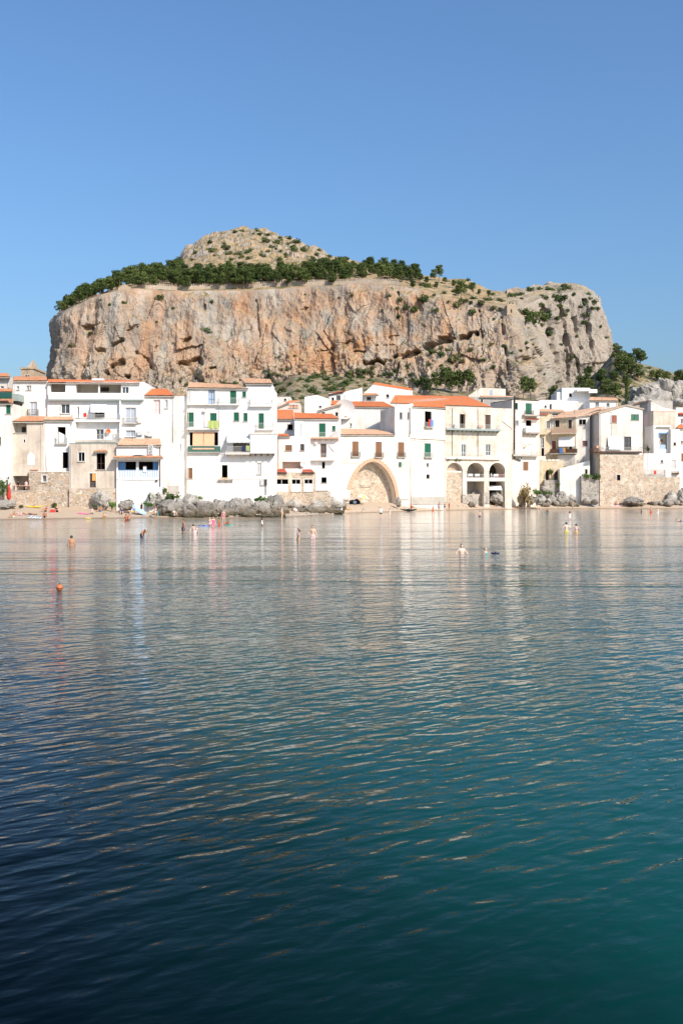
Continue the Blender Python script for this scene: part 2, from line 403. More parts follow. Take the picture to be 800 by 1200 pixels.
RW, FW_, SW = worldcols(R3), worldcols(F3), worldcols(S3)
# cracks and ledges seen on the face: polylines in photo pixels with depth (m) and half height (px)
CRACKS = [([(428, 426), (470, 419), (507, 404), (522, 398), (556, 390)], 9.0, 2.9), ([(372, 412), (395, 405), (415, 399)], 2.6, 1.1),
          ([(208, 428), (220, 425), (233, 421), (235, 426)], 6.0, 3.0), ([(203, 404), (212, 400), (222, 396)], 4.5, 2.2), ([(240, 435), (252, 431)], 4.0, 1.8),
          ([(125, 436), (134, 430), (144, 424)], 5.5, 2.6), ([(98, 431), (110, 425)], 5.0, 2.6), ([(114, 413), (124, 410)], 4.5, 2.2),
          ([(98, 385), (108, 382), (117, 379)], 4.5, 2.2), ([(130, 405), (143, 398)], 4.0, 2.2), ([(138, 444), (150, 442)], 7.0, 3.2), ([(186, 396), (182, 412)], 3.0, 1.2),
          ([(352, 365), (360, 361)], 3.0, 1.3), ([(435, 400), (442, 407)], 3.0, 1.5), ([(415, 411), (427, 410)], 3.0, 1.4), ([(466, 344), (467, 384)], 3.5, 2.2),
          ([(605, 424), (613, 419), (622, 423)], 5.5, 2.8), ([(515, 397), (524, 394)], 7.0, 3.6), ([(232, 443), (238, 446)], 5.0, 2.5), ([(150, 388), (166, 380)], 2.5, 1.2),
          ([(240, 360), (236, 392), (240, 420)], 2.2, 1.6), ([(300, 352), (304, 392)], 2.0, 1.5), ([(352, 380), (350, 430)], 2.0, 1.6), ([(560, 362), (566, 420)], 2.5, 1.6),
          ([(587, 372), (596, 440)], 3.5, 1.8), ([(655, 352), (663, 390), (667, 445)], 7.0, 2.6), ([(684, 352), (688, 380), (696, 432)], 6.5, 2.4), ([(636, 362), (648, 400), (655, 450)], 7.0, 2.8), ([(672, 372), (679, 410)], 4.5, 2.0), ([(608, 362), (622, 400), (640, 455)], 6.0, 2.6), ([(160, 412), (172, 418), (178, 428)], 2.5, 1.4)]
RX_ = R3[0]
V = np.zeros((NF + NT + NB, NC, 3), dtype=np.float64)
for r in range(NF + NT + NB):
    if r < NF: v = r / (NF - 1); Q = FW_ * (1 - v) + RW * v
    elif r < NF + NT: v = (r - NF + 1) / NT; Q = RW * (1 - v) + SW * v
    else: v = (r - NF - NT + 1) / NB; Q = SW + np.array([[0, 120 * v, -100 * v * v]])
    V[r] = Q
T = np.gradient(RW[:, :2], axis=0); T /= np.linalg.norm(T, axis=1)[:, None] + 1e-9
OUT = np.stack([blur(T[:, 1], 45), blur(-T[:, 0], 45)], -1); OUT /= np.linalg.norm(OUT, axis=1)[:, None] + 1e-9
PXI = (V[..., 0] / V[..., 1]) * F + CX; PYI = HY - (V[..., 2] - H) / V[..., 1] * F
CARVE = np.zeros(PXI.shape)
JIT = np.array([[2.6 * noise.fractal(Vector((PXI[r, c] / 9, PYI[r, c] / 7, 2.2)), .8, 2.0, 4) for c in range(NC)] for r in range(NF + NT + NB)])
GAP = np.array([[smooth(-.25, .2, noise.noise(Vector((PXI[r, c] / 11, PYI[r, c] / 11, 8.8)))) for c in range(NC)] for r in range(NF + NT + NB)])
for pl, dep, hh in CRACKS:
    for (ax, ay), (bx_, by_) in zip(pl[:-1], pl[1:]):
        L2 = (bx_ - ax) ** 2 + (by_ - ay) ** 2
        t = np.clip(((PXI - ax) * (bx_ - ax) + (PYI - ay) * (by_ - ay)) / L2, 0, 1)
        jit = JIT
        dist = np.hypot(PXI - ax - t * (bx_ - ax), PYI - ay - t * (by_ - ay) + jit)
        CARVE = np.maximum(CARVE, dep * 1.15 * (0.25 + 0.75 * GAP) * np.exp(-(dist / (hh * (.55 + .6 * GAP))) ** 4))
for r in range(NF + NT + NB):
    fr = r / (NF - 1)
    for c in range(NC):
        x, y, z = V[r, c]
        if r < NF:
            env = smooth(0.0, 0.08, 1 - fr) * 0.75 + 0.25
            rib = noise.fractal(Vector((x / 26, y / 40, z / 95 + 3)), 0.8, 2.1, 5)
            rg = 1 - abs(noise.noise(Vector((x / 17 + 0.25 * z / 17, y / 30, z / 38))))* 2
            fine = noise.fractal(Vector((x / 6.5, y / 7, z / 11)), 0.6, 2.0, 5)
            led = noise.noise(Vector((x / 60, y / 60, z / 7.0 + x / 55)))
            dg = z * .8 - x * .45
            strat = noise.fractal(Vector((dg / 11, x / 70, y / 70)), 0.7, 2.0, 4)
            lowr = smooth(.62, .30, fr)
            blk = 0.0
            for sc_, am_ in ((24.0, .30), (8.5, .26)):
                pv = Vector((x / sc_, y / sc_ * .6, z / sc_ * .62 + x / sc_ * .22)); cpt = noise.voronoi(pv)[1][0]; rv = noise.cell_vector(cpt * 7.3 + Vector((.5, .5, .5)))
                blk += am_ * sc_ * max(-.45, min(.45, (pv - cpt).x * (rv.x - .5) * 1.6 + (pv - cpt).z * (rv.z - .35) * 1.6 + (rv.y - .5) * .35))
            d_ = env * (4.2 * rib + (0.9 + 1.6 * lowr) * rg + (1.0 + 1.5 * lowr) * fine + 1.0 * led + (0.8 + 2.0 * lowr) * strat + (.45 + .65 * lowr) * blk) - CARVE[r, c]
            V[r, c, 0] += OUT[c, 0] * d_; V[r, c, 1] += OUT[c, 1] * d_
            V[r, c, 2] += 0.6 * fine * env
        else:
            q = (r - NF + 1) / NT if r < NF + NT else 1.0
            n1 = noise.fractal(Vector((x / 30, y / 30, 5.5)), 0.7, 2.0, 6)
            crag = max(0, noise.noise(Vector((x / 22, y / 14, z / 16 + 9))))
            pk = smooth(200, 212, S3[0][c]) * smooth(470, 330, S3[0][c])
            crag = noise.fractal(Vector((x / 24, y / 20, 9)), .6, 2.2, 6); rdg = 1 - abs(noise.noise(Vector((x / 13, y / 11, 3)))) * 2
            st_ = math.floor(q * 9 + 1.2 * n1) / 9 - q
            V[r, c, 2] += min(1, q * 6) * (2.2 * n1 + pk * smooth(.25, .6, q) * (3.4 * crag + 2.6 * rdg + 26 * st_ * .55))
            V[r, c, 2] += smooth(560, 620, RX_[c]) * 2.2 * rdg * min(1, q * 5)
            V[r, c, 0] += 2.0 * noise.noise(Vector((x / 8, y / 8, z / 8)))
def cliff_material():
    m, nt, b = mk('limestone_cliff', 0.95, 0.1)
    g = nd(nt, 'ShaderNodeNewGeometry'); P = g.outputs['Position']
    sp = nd(nt, 'ShaderNodeSeparateXYZ'); nt.links.new(P, sp.inputs[0])
    sn = nd(nt, 'ShaderNodeSeparateXYZ'); nt.links.new(g.outputs['Normal'], sn.inputs[0])
    base = ramp(nt, fbm(nt, pos(nt, (1, 1, 0.45)), 0.07, 9, 0.62), [(0.26, (0.20, 0.175, 0.15)), (0.40, (0.31, 0.28, 0.245)), (0.55, (0.46, 0.415, 0.36)), (0.74, (0.60, 0.535, 0.455))])
    # rust: strongest in the middle of the main wall, run down by rain in streaks
    streak = fbm(nt, pos(nt, (1.0, 1.0, 0.10)), 0.085, 9, 0.66, 0.3)
    big = fbm(nt, pos(nt, (1, 1, 0.7)), 0.018, 5, 0.6)
    xm = ramp(nt, math_n(nt, 'DIVIDE', math_n(nt, 'ADD', sp.outputs[0], 200), 400, clamp=True), [(0.0, 0.25), (0.10, 0.70), (0.40, 0.9), (0.62, 1.0), (0.72, 0.5), (0.83, 0.3)])
    zm = ramp(nt, math_n(nt, 'DIVIDE', sp.outputs[2], 160, clamp=True), [(0.42, 0.35), (0.54, 1.0), (0.82, 1.0), (0.90, 0.45), (1.0, 0.2)])
    rs = math_n(nt, 'ADD', math_n(nt, 'MULTIPLY', streak, 0.85), math_n(nt, 'MULTIPLY', big, 0.95))
    rf = ramp(nt, rs, [(0.78, 0.0), (1.0, 1.0)])
    rf = math_n(nt, 'MULTIPLY', rf, math_n(nt, 'MULTIPLY', xm, zm))
    rust = ramp(nt, fbm(nt, pos(nt, (1, 1, 0.25)), 0.14, 8, 0.7), [(0.30, (0.36, 0.165, 0.075)), (0.5, (0.56, 0.29, 0.145)), (0.68, (0.66, 0.43, 0.27))])
    c = mix(nt, math_n(nt, 'MULTIPLY', rf, 0.92), base, rust)
    # pale washed streaks and dark water stains
    ps = ramp(nt, fbm(nt, pos(nt, (1, 1, 0.05), loc=(40, 9, 2)), 0.20, 7, 0.7), [(0.56, 0.0), (0.74, 0.6)])
    c = mix(nt, ps, c, (0.60, 0.525, 0.435))
    ds = ramp(nt, fbm(nt, pos(nt, (1, 1, 0.06), loc=(11, 5, 6)), 0.26, 8, 0.72), [(0.56, 0.0), (0.72, 0.6)])
    c = mix(nt, ds, c, (0.20, 0.18, 0.16))
    lich = ramp(nt, fbm(nt, pos(nt), 0.5, 8, 0.75), [(0.58, 0.0), (0.72, 0.5)])
    c = mix(nt, lich, c, (0.27, 0.25, 0.20))
    # dry grass and scrub where the ground is flat enough to hold soil
    flat = ramp(nt, math_n(nt, 'ADD', sn.outputs[2], math_n(nt, 'MULTIPLY', fbm(nt, P, 0.25, 7, 0.7), 0.7)), [(0.98, 0.0), (1.12, 1.0)])
    gr = ramp(nt, fbm(nt, P, 0.12, 8, 0.7), [(0.40, (0.50, 0.35, 0.19)), (0.52, (0.36, 0.26, 0.14)), (0.60, (0.15, 0.145, 0.06)), (0.7, (0.07, 0.09, 0.03))])
    gr = mix(nt, ramp(nt, fbm(nt, P, 0.30, 6, 0.7), [(0.52, 0.0), (0.6, 0.8)]), gr, (0.46, 0.41, 0.35))
    c = mix(nt, flat, c, gr)
    grey_end = ramp(nt, math_n(nt, 'ADD', math_n(nt, 'DIVIDE', math_n(nt, 'ADD', sp.outputs[0], 200), 400, clamp=True), math_n(nt, 'MULTIPLY', math_n(nt, 'SUBTRACT', fbm(nt, P, 0.03, 4), .5), .25)), [(0.74, 0.0), (0.84, 0.45)])
    c = mix(nt, grey_end, c, mix(nt, fbm(nt, pos(nt, (1, 1, .4)), 0.22, 8, 0.7), (0.22, 0.205, 0.185), (0.50, 0.465, 0.41)))
    c = mix(nt, 1.0, c, (0.84, 0.83, 0.81), 'MULTIPLY')
    nt.links.new(c, b.inputs['Base Color'])
    hb = math_n(nt, 'ADD', fbm(nt, pos(nt, (1, 1, 0.6)), 0.35, 9, 0.72), math_n(nt, 'MULTIPLY', fbm(nt, pos(nt, (1, 1, 0.3)), 1.1, 6, 0.7), 0.5))
    bump(nt, b, hb, 0.8, 0.8)
    return m
M['cliff'] = cliff_material()
c_me, c_q = grid_mesh('rock_mountain', V.reshape(-1, 3), NF + NT + NB, NC, M['cliff'], False)
kind(link('rocky_mountain', c_me), 'structure')
BV = np.concatenate([np.asarray(GV), V.reshape(-1, 3)]); nG = len(GV)
BF = np.concatenate([g_q, c_q + nG])
BVH = BVHTree.FromPolygons([tuple(p) for p in BV], [tuple(int(i) for i in q) for q in BF])
def cast(px, py):
    d = Vector(((px - CX) / F, 1.0, (HY - py) / F)).normalized()
    hit = BVH.ray_cast(Vector((0, 0, H)), d, 3000)
    return hit[0]
def drop(x, y):
    hit = BVH.ray_cast(Vector((x, y, 500)), Vector((0, 0, -1)), 1000)
    return hit[0]

# ------------------------------------------------------------------ sea
def rotscale(nt, ang, along):
    g = nt.nodes.new('ShaderNodeNewGeometry'); r = nd(nt, 'ShaderNodeVectorRotate', {'rotation_type': 'Z_AXIS'}); nt.links.new(g.outputs['Position'], r.inputs['Vector'])
    r.inputs['Angle'].default_value = -math.radians(ang)
    mp = nt.nodes.new('ShaderNodeMapping'); mp.inputs['Scale'].default_value = (along, 1, 1); nt.links.new(r.outputs[0], mp.inputs['Vector']); return mp.outputs[0]
def sea_material():
    m, nt, b = mk('sea_water', 0.02, 0.42)
    b.inputs['IOR'].default_value = 1.333
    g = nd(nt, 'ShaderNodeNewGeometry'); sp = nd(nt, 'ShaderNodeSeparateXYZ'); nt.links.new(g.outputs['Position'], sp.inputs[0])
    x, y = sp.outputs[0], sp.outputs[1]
    # shade at near left painted into the water colour; pale sand towards the beach
    tone_noise = fbm(nt, pos(nt, (1, 0.7, 1), loc=(2, 0, 0)), 0.16, 4, 0.55)
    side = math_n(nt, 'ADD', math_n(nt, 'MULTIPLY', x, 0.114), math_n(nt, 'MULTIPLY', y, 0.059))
    k = math_n(nt, 'ADD', math_n(nt, 'ADD', side, math_n(nt, 'MULTIPLY', math_n(nt, 'SUBTRACT', tone_noise, 0.5), 0.5)), -0.02)
    deep = ramp(nt, k, [(0.0, (0.0003, 0.0012, 0.0022)), (0.2, (0.0005, 0.0042, 0.0062)), (0.5, (0.0010, 0.019, 0.0175)), (0.75, (0.0018, 0.047, 0.042)), (1.0, (0.0030, 0.060, 0.054))])  # water tone; the darkest stops paint the near-left shade
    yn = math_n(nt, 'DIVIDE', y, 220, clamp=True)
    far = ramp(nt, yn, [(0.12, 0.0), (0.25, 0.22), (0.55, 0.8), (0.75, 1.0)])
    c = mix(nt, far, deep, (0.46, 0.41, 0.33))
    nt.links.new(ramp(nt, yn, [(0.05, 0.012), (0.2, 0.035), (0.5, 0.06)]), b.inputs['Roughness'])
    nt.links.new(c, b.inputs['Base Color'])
    def W_(ang, along, sc, det=2.0, r=0.5, dist=0.0):      # ripples whose crests run at ang degrees to the x axis
        return fbm(nt, rotscale(nt, ang, along), sc, det, r, dist)
    gust = ramp(nt, fbm(nt, pos(nt, (0.30, 1.0, 1)), 0.09, 4, 0.6), [(0.34, 0.5), (0.62, 1.2)])
    gain = math_n(nt, 'MULTIPLY', ramp(nt, yn, [(0.03, 0.30), (0.075, 0.42), (0.16, 0.75), (0.24, 0.55), (0.38, 0.26), (0.7, 0.18)]), 2.0)
    ruff = math_n(nt, 'MULTIPLY', ramp(nt, fbm(nt, pos(nt, (0.035, 0.26, 1), loc=(3.3, 1.0, 0)), 1.0, 3, 0.55), [(0.55, 0.0), (0.62, 1.0)]), ramp(nt, yn, [(0.14, 0.0), (0.2, 1.0)]))
    gain = math_n(nt, 'MULTIPLY', gain, math_n(nt, 'ADD', 1.0, math_n(nt, 'MULTIPLY', ruff, 2.2)))
    open_ = ramp(nt, yn, [(0.04, 0.25), (0.20, 1.0)])
    h0 = math_n(nt, 'MULTIPLY', math_n(nt, 'ADD', math_n(nt, 'MULTIPLY', W_(14, 0.5, 0.95, 2.0), 0.080), math_n(nt, 'MULTIPLY', W_(-40, 0.9, 0.8, 2.0), 0.05)), open_)
    h1 = math_n(nt, 'MULTIPLY', W_(30, 0.5, 2.0, 1.5), 0.034)
    h2 = math_n(nt, 'MULTIPLY', W_(36, 0.45, 4.1, 1.2, 0.5, 0.3), 0.054)
    h3 = math_n(nt, 'MULTIPLY', W_(20, 0.5, 8.5, 2.0, 0.5, 0.3), 0.012)
    hh = math_n(nt, 'MULTIPLY', math_n(nt, 'ADD', math_n(nt, 'ADD', h1, h2), math_n(nt, 'ADD', h3, h0)), math_n(nt, 'MULTIPLY', gust, gain))
    nt.links.new(ramp(nt, yn, [(0.03, 0.07), (0.055, 0.17), (0.09, 0.25), (0.25, 0.5)]), b.inputs['Specular IOR Level'])
    bump(nt, b, hh, 1.0, 1.0)
    return m
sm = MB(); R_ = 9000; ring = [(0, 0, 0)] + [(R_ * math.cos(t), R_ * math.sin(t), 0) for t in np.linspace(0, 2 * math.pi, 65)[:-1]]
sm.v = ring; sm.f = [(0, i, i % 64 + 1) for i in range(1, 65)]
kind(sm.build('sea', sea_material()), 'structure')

# ------------------------------------------------------------------ foliage
def foliage(name, c1, c2, c3):
    m, nt, b = mk(name, 0.8, 0.2)
    oi = nd(nt, 'ShaderNodeObjectInfo')
    f = math_n(nt, 'ADD', math_n(nt, 'MULTIPLY', fbm(nt, pos(nt), 0.5, 4, 0.7), 0.8), math_n(nt, 'MULTIPLY', oi.outputs['Random'], 0.3))
    nt.links.new(ramp(nt, f, [(0.3, c1), (0.55, c2), (0.8, c3)]), b.inputs['Base Color']); return m
M['pine'] = foliage('pine_needles', (0.030, 0.052, 0.013), (0.074, 0.106, 0.026), (0.145, 0.172, 0.050))
M['leaf'] = foliage('shrub_leaves', (0.028, 0.058, 0.014), (0.060, 0.098, 0.026), (0.11, 0.14, 0.045))
M['scrubleaf'] = foliage('dry_scrub_leaves', (0.06, 0.075, 0.025), (0.12, 0.13, 0.05), (0.20, 0.18, 0.08))
M['brightleaf'] = foliage('bright_green_leaves', (0.05, 0.12, 0.02), (0.09, 0.19, 0.035), (0.14, 0.25, 0.06))
M['yellowleaf'] = foliage('yellowed_leaves', (0.20, 0.14, 0.05), (0.32, 0.23, 0.09), (0.42, 0.32, 0.14))
M['bark'] = plain('tree_bark', (0.17, 0.12, 0.09), 0.95, 0.1, var=0.3)
def leaf_cloud(rng, clumps, n, size):
    mb = MB()
    for (c, r) in clumps:
        c = Vector(c); r = Vector(r)
        for _ in range(n):
            while True:
                p = Vector((rng.uniform(-1, 1), rng.uniform(-1, 1), rng.uniform(-1, 1)))
                if 0.25 < p.length < 1: break
            p = p.normalized() * (p.length ** 0.5)
            q = c + Vector((p.x * r.x, p.y * r.y, p.z * r.z))
            nn = (p + Vector((rng.gauss(0, .6), rng.gauss(0, .6), rng.gauss(0, .6) + 0.35))).normalized()
            a = nn.orthogonal().normalized(); a.rotate(Matrix.Rotation(rng.uniform(0, 6.28), 3, nn)); b_ = nn.cross(a)
            s = size * rng.uniform(0.55, 1.25); k = rng.uniform(.45, .8)
            mb.quad(q - a * s, q - b_ * s * k, q + a * s, q + b_ * s * k)
    return mb
def pine_variant(seed):
    rng = random.Random(seed); cl = []
    hgt = rng.uniform(9.5, 12.5); rad = rng.uniform(2.6, 3.6)
    for i in range(22):
        a = rng.uniform(0, 6.28); rr = rad * math.sqrt(rng.random()) * 0.85; t = rng.random()
        z = hgt * (0.36 + 0.56 * t); k = 1 - 0.55 * max(0, t - 0.45) / 0.55
        s = rng.uniform(1.0, 1.75)
        cl.append(((rr * k * math.cos(a), rr * k * math.sin(a), z), (s * 1.15, s * 1.15, s * 0.72)))
    crown = leaf_cloud(rng, cl, 62, 0.40).mesh('pine_crown', M['pine'])
    tr = MB(); lean = rng.uniform(-.5, .5)
    tr.tube([(0, 0, -1.5), (lean * .3, 0, hgt * .3), (lean, .1, hgt * .6), (lean * 1.2, .1, hgt * .85)], [0.26, 0.2, 0.13, 0.05], 6)
    for (c, r) in cl[:5]:
        tr.tube([(lean * .6, 0, hgt * .45), (c[0] * .6, c[1] * .6, (hgt * .45 + c[2]) / 2 + .4), c], [0.10, 0.07, 0.03], 5)
    return crown, tr.mesh('pine_trunk', M['bark'])
def bush_variant(seed, mat, flatness=0.75, n=40, leaf=0.13, hole=7):
    rng = random.Random(seed); cl = []
    for i in range(hole):
        a = rng.uniform(0, 6.28); rr = 0.62 * math.sqrt(rng.random()); s = rng.uniform(.28, .5)
        cl.append(((rr * math.cos(a), rr * math.sin(a), flatness * rng.uniform(.25, .8)), (s, s, s * .8)))
    mb = leaf_cloud(rng, cl, n, leaf)
    return mb.mesh('bush_leaves', M[mat])
def twigs(seed, n=7):
    rng = random.Random(seed); mb = MB()
    for i in range(n):
        a = rng.uniform(0, 6.28); r = rng.uniform(.2, .5)
        mb.tube([(0, 0, -.35), (r * .5 * math.cos(a), r * .5 * math.sin(a), .25), (r * math.cos(a), r * math.sin(a), .55)], [.05, .035, .015], 5)
    return mb.mesh('bush_stems', M['bark'])
PINES = [pine_variant(s) for s in range(7)]
BUSH = {k: [bush_variant(s * 7 + i, k) for s in range(4)] for i, k in enumerate(('leaf', 'scrubleaf', 'brightleaf', 'yellowleaf', 'pine'))}
TWIG = [twigs(s) for s in range(3)]
rt = random.Random(11)
def tree(name, crown, trunk, loc, s, label, group, cat='tree'):
    e = link(name, None, None, loc, (0, 0, rt.uniform(0, 6.28)), s)
    e.empty_display_size = 0.5; tag(e, label, cat, group)
    link('trunk', trunk, e); link('crown', crown, e); return e
def bush(loc, r, kind_='leaf', label=None, group=None, name='bush', tall=1.0):
    e = link(name, None, None, loc, (0, 0, rt.uniform(0, 6.28)), (r, r, r * tall))
    e.empty_display_size = 0.3
    tag(e, label, 'bush', group)
    link('stem', rt.choice(TWIG), e); link('leaves', rt.choice(BUSH[kind_]), e); return e

# pines along the top of the cliff
npine = 0; placed = []
for it in range(9000):
    c = rt.randrange(20, NC - 1); rx = R3[0][c]
    if not (66 < rx < 490) or S3[0][c] < 70: continue
    qmax = float(np.interp(rx, [66, 150, 200, 215, 250, 300, 350, 390, 430, 470, 490], [0.9, 0.75, 0.5, 0.24, 0.18, 0.16, 0.19, 0.36, 0.7, 0.9, 0.9]))
    q = 0.015 + (qmax - 0.015) * rt.random() ** 1.2
    if 430 < rx: q = qmax * rt.uniform(.3, 1.0)
    
    r = NF + int(q * NT) - 1
    p = Vector(V[min(r, NF + NT - 1), c])
    if any((p.x - o.x) ** 2 + (p.y - o.y) ** 2 < 4.3 ** 2 for o in placed): continue
    placed.append(p); npine += 1
    cr, tk = rt.choice(PINES)
    tree('pine_tree', cr, tk, p - Vector((0, 0, .4)), rt.uniform(.68, 1.32) * float(np.interp(rx, [66, 120, 200, 300, 430, 490], [.85, .95, 1.02, 1.08, .95, .75])),
         'dark green pine in the dense belt along the cliff top', 'pines along the cliff top', 'tree')
    if npine >= 285: break
# single trees and shrubs on the rock, from where they stand in the photograph (px, py of the foot, radius in px, sort)
SHRUBS = [(107, 392, 3.6, 'leaf'), (84, 406, 3, 'scrubleaf'), (188, 350, 4.2, 'pine'), (248, 355, 3, 'leaf'), (241, 388, 4, 'leaf'), (246, 391, 2.5, 'leaf'), (128, 358, 2, 'leaf'), (146, 356, 2.5, 'leaf'), (118, 353, 2, 'leaf'), (203, 362, 2, 'leaf'), (184, 378, 1.6, 'leaf'),
          (262, 291, 3.4, 'pine'), (269, 299, 4.5, 'leaf'), (280, 299, 4.5, 'leaf'), (291, 297, 3.4, 'pine'), (226, 306, 2.4, 'pine'), (244, 293, 1.5, 'leaf'), (291, 297, 2.2, 'leaf'), (308, 302, 3.4, 'pine'), (327, 306, 4, 'pine'), (326, 286, 4.5, 'pine'), (312, 284, 5, 'pine'), (338, 281, 3.4, 'pine'), (347, 285, 4.6, 'pine'), (357, 296, 6, 'pine'), (344, 293, 5, 'pine'), (366, 304, 3.2, 'pine'), (373, 295, 3, 'pine'), (386, 302, 3, 'pine'), (397, 303, 4.5, 'pine'), (406, 305, 3.5, 'pine'), (421, 308, 5, 'pine'), (300, 272, 4, 'leaf'), (284, 272, 3, 'leaf'), (306, 276, 3.5, 'pine'), (276, 273, 2.5, 'leaf'), (335, 300, 3, 'pine'), (305, 300, 2.5, 'leaf'),
          (468, 352, 3.5, 'leaf'), (466, 362, 2.5, 'leaf'), (467, 372, 2.5, 'leaf'), (475, 362, 4.5, 'leaf'), (485, 364, 4.5, 'pine'), (496, 352, 6, 'leaf'), (455, 348, 3, 'leaf'), (448, 365, 2.2, 'leaf'), (358, 346, 1.4, 'leaf'), (412, 347, 2, 'leaf'), (397, 350, 1.5, 'leaf'),
          (501, 338, 5, 'pine'), (493, 336, 4, 'pine'), (537, 358, 5, 'scrubleaf'), (553, 367, 4.8, 'leaf'), (562, 357, 4.5, 'scrubleaf'), (571, 353, 4.2, 'pine'), (584, 353, 3.2, 'leaf'), (599, 348, 4, 'leaf'), (577, 362, 4, 'scrubleaf'), (586, 364, 3, 'scrubleaf'), (546, 354, 3, 'scrubleaf'), (598, 358, 3, 'leaf'), (535, 327, 3.5, 'pine'), (548, 330, 3, 'leaf'), (520, 345, 2.5, 'leaf'),
          (612, 368, 6, 'pine'), (620, 372, 7, 'pine'), (628, 370, 7, 'pine'), (636, 374, 6, 'leaf'), (624, 378, 6, 'leaf'), (615, 375, 5, 'leaf'), (642, 370, 4, 'leaf'), (644, 392, 4.5, 'leaf'), (653, 374, 3.5, 'leaf'), (661, 350, 4.5, 'leaf'), (653, 352, 4, 'leaf'), (642, 341, 5, 'leaf'), (632, 340, 3.5, 'leaf'), (621, 341, 3.5, 'leaf'), (664, 338, 4, 'leaf'), (695, 356, 4.5, 'leaf'), (699, 363, 3, 'leaf'), (684, 379, 3, 'leaf'), (671, 346, 2.5, 'leaf'), (664, 365, 2.5, 'scrubleaf'), (702, 384, 2.2, 'leaf'), (710, 397, 2.4, 'leaf'), (675, 395, 2.4, 'leaf'), (657, 405, 2.2, 'leaf'), (634, 382, 3, 'scrubleaf'), (670, 420, 4, 'scrubleaf'), (676, 428, 3, 'scrubleaf'), (688, 432, 3, 'leaf'),
          (534, 421, 6.5, 'scrubleaf'), (542, 424, 4, 'scrubleaf'), (527, 424, 4, 'scrubleaf'), (565, 423, 3.4, 'leaf'), (598, 415, 2, 'leaf'), (516, 416, 5, 'leaf'), (507, 414, 4, 'leaf'), (524, 412, 3.5, 'scrubleaf'), (552, 411, 3.5, 'scrubleaf'), (615, 403, 2.5, 'leaf'), (623, 405, 1.8, 'leaf'), (578, 375, 2, 'leaf'), (560, 395, 2, 'leaf'),
          (319, 440, 5.5, 'leaf'), (345, 418, 2, 'leaf'), (327, 419, 2, 'leaf'), (314, 446, 3.5, 'leaf'), (325, 452, 5, 'leaf'), (340, 452, 3.5, 'leaf'), (352, 446, 4, 'leaf'), (368, 444, 6, 'leaf'), (376, 443, 6, 'scrubleaf'), (362, 448, 5, 'leaf'), (383, 446, 4, 'leaf'), (332, 459, 5, 'scrubleaf'), (350, 460, 4, 'scrubleaf'), (366, 460, 6, 'leaf'), (372, 463, 4, 'leaf'), (388, 458, 6, 'leaf'), (397, 454, 5, 'leaf'), (404, 452, 6, 'leaf'), (412, 440, 6, 'scrubleaf'), (419, 437, 5, 'scrubleaf'), (428, 436, 5, 'leaf'), (398, 446, 4, 'scrubleaf'), (434, 447, 3.5, 'leaf'), (450, 440, 3, 'leaf'), (457, 440, 3, 'leaf'), (456, 452, 3, 'scrubleaf'), (463, 436, 3, 'leaf'), (340, 470, 5, 'leaf'), (355, 468, 4, 'leaf'), (470, 446, 3, 'scrubleaf'), (490, 450, 5, 'leaf'), (497, 444, 4, 'leaf'), (480, 440, 2.5, 'leaf'), (290, 452, 5, 'leaf'), (283, 446, 3, 'leaf'), (276, 450, 3.5, 'leaf'), (300, 446, 3, 'leaf'), (232, 440, 2.5, 'scrubleaf'), (220, 452, 3, 'scrubleaf'), (212, 448, 2.5, 'scrubleaf'), (240, 451, 3, 'scrubleaf'), (262, 450, 3, 'scrubleaf'), (310, 436, 2, 'leaf'), (436, 432, 3, 'scrubleaf'), (410, 448, 4, 'leaf'), (422, 443, 3.5, 'leaf'), (380, 453, 4, 'scrubleaf'), (442, 455, 4, 'leaf')]
rsx = random.Random(23)
for n_, x0_, x1_, y0_, y1_, r0_, r1_, ks in ((40, 505, 700, 336, 372, 1.8, 4.2, ('leaf', 'leaf', 'scrubleaf', 'pine')), (44, 222, 420, 273, 306, 1.6, 4.2, ('leaf', 'pine', 'scrubleaf')), (26, 450, 640, 398, 452, 1.2, 3.0, ('leaf', 'scrubleaf')), (60, 312, 452, 434, 470, 1.5, 3.8, ('leaf', 'scrubleaf'))):
    for _ in range(n_): SHRUBS.append((rsx.uniform(x0_, x1_), rsx.uniform(y0_, y1_), rsx.uniform(r0_, r1_), rsx.choice(ks)))
for (px, py, rp, k) in SHRUBS:
    p = cast(px, py - 1)
    if p is None or p.y < 300: continue
    r = rp * p.y / F * 1.55
    bush(p + Vector((0, -r * .15, -r * .35)), r, k, 'green shrub rooted in the bare rock of the mountain', 'shrubs on the mountain', tall=1.15)
# bigger lone trees: (px, foot py, height px, label)
def lone(px, py, hp, label, group=None, d=None, name='pine_tree'):
    p = cast(px, py) if d is None else gpt(px, d)
    cr, tk = rt.choice(PINES)
    s = hp * p.y / F / 11.0
    return tree(name, cr, tk, p - Vector((0, 0, .5)), s, label, group)
LONES = []
for (px, py, hp) in ((477, 329, 21), (486, 328, 19), (508, 329, 16), (514, 329, 18), (540, 350, 22), (554, 346, 15), (537, 347, 13), (470, 331, 15), (447, 327, 14), (455, 328, 15), (463, 330, 13), (492, 332, 14), (500, 334, 12), (521, 333, 10), (531, 337, 11), (545, 340, 9), (561, 346, 9), (572, 350, 10), (484, 338, 12), (511, 339, 11)):
    LONES.append((px, py, hp))
ORD = ['first', 'second', 'third', 'fourth', 'fifth', 'sixth', 'seventh', 'eighth', 'ninth', 'tenth', 'eleventh', 'twelfth', 'thirteenth', 'fourteenth', 'fifteenth', 'sixteenth', 'seventeenth', 'eighteenth', 'nineteenth', 'twentieth', 'last']
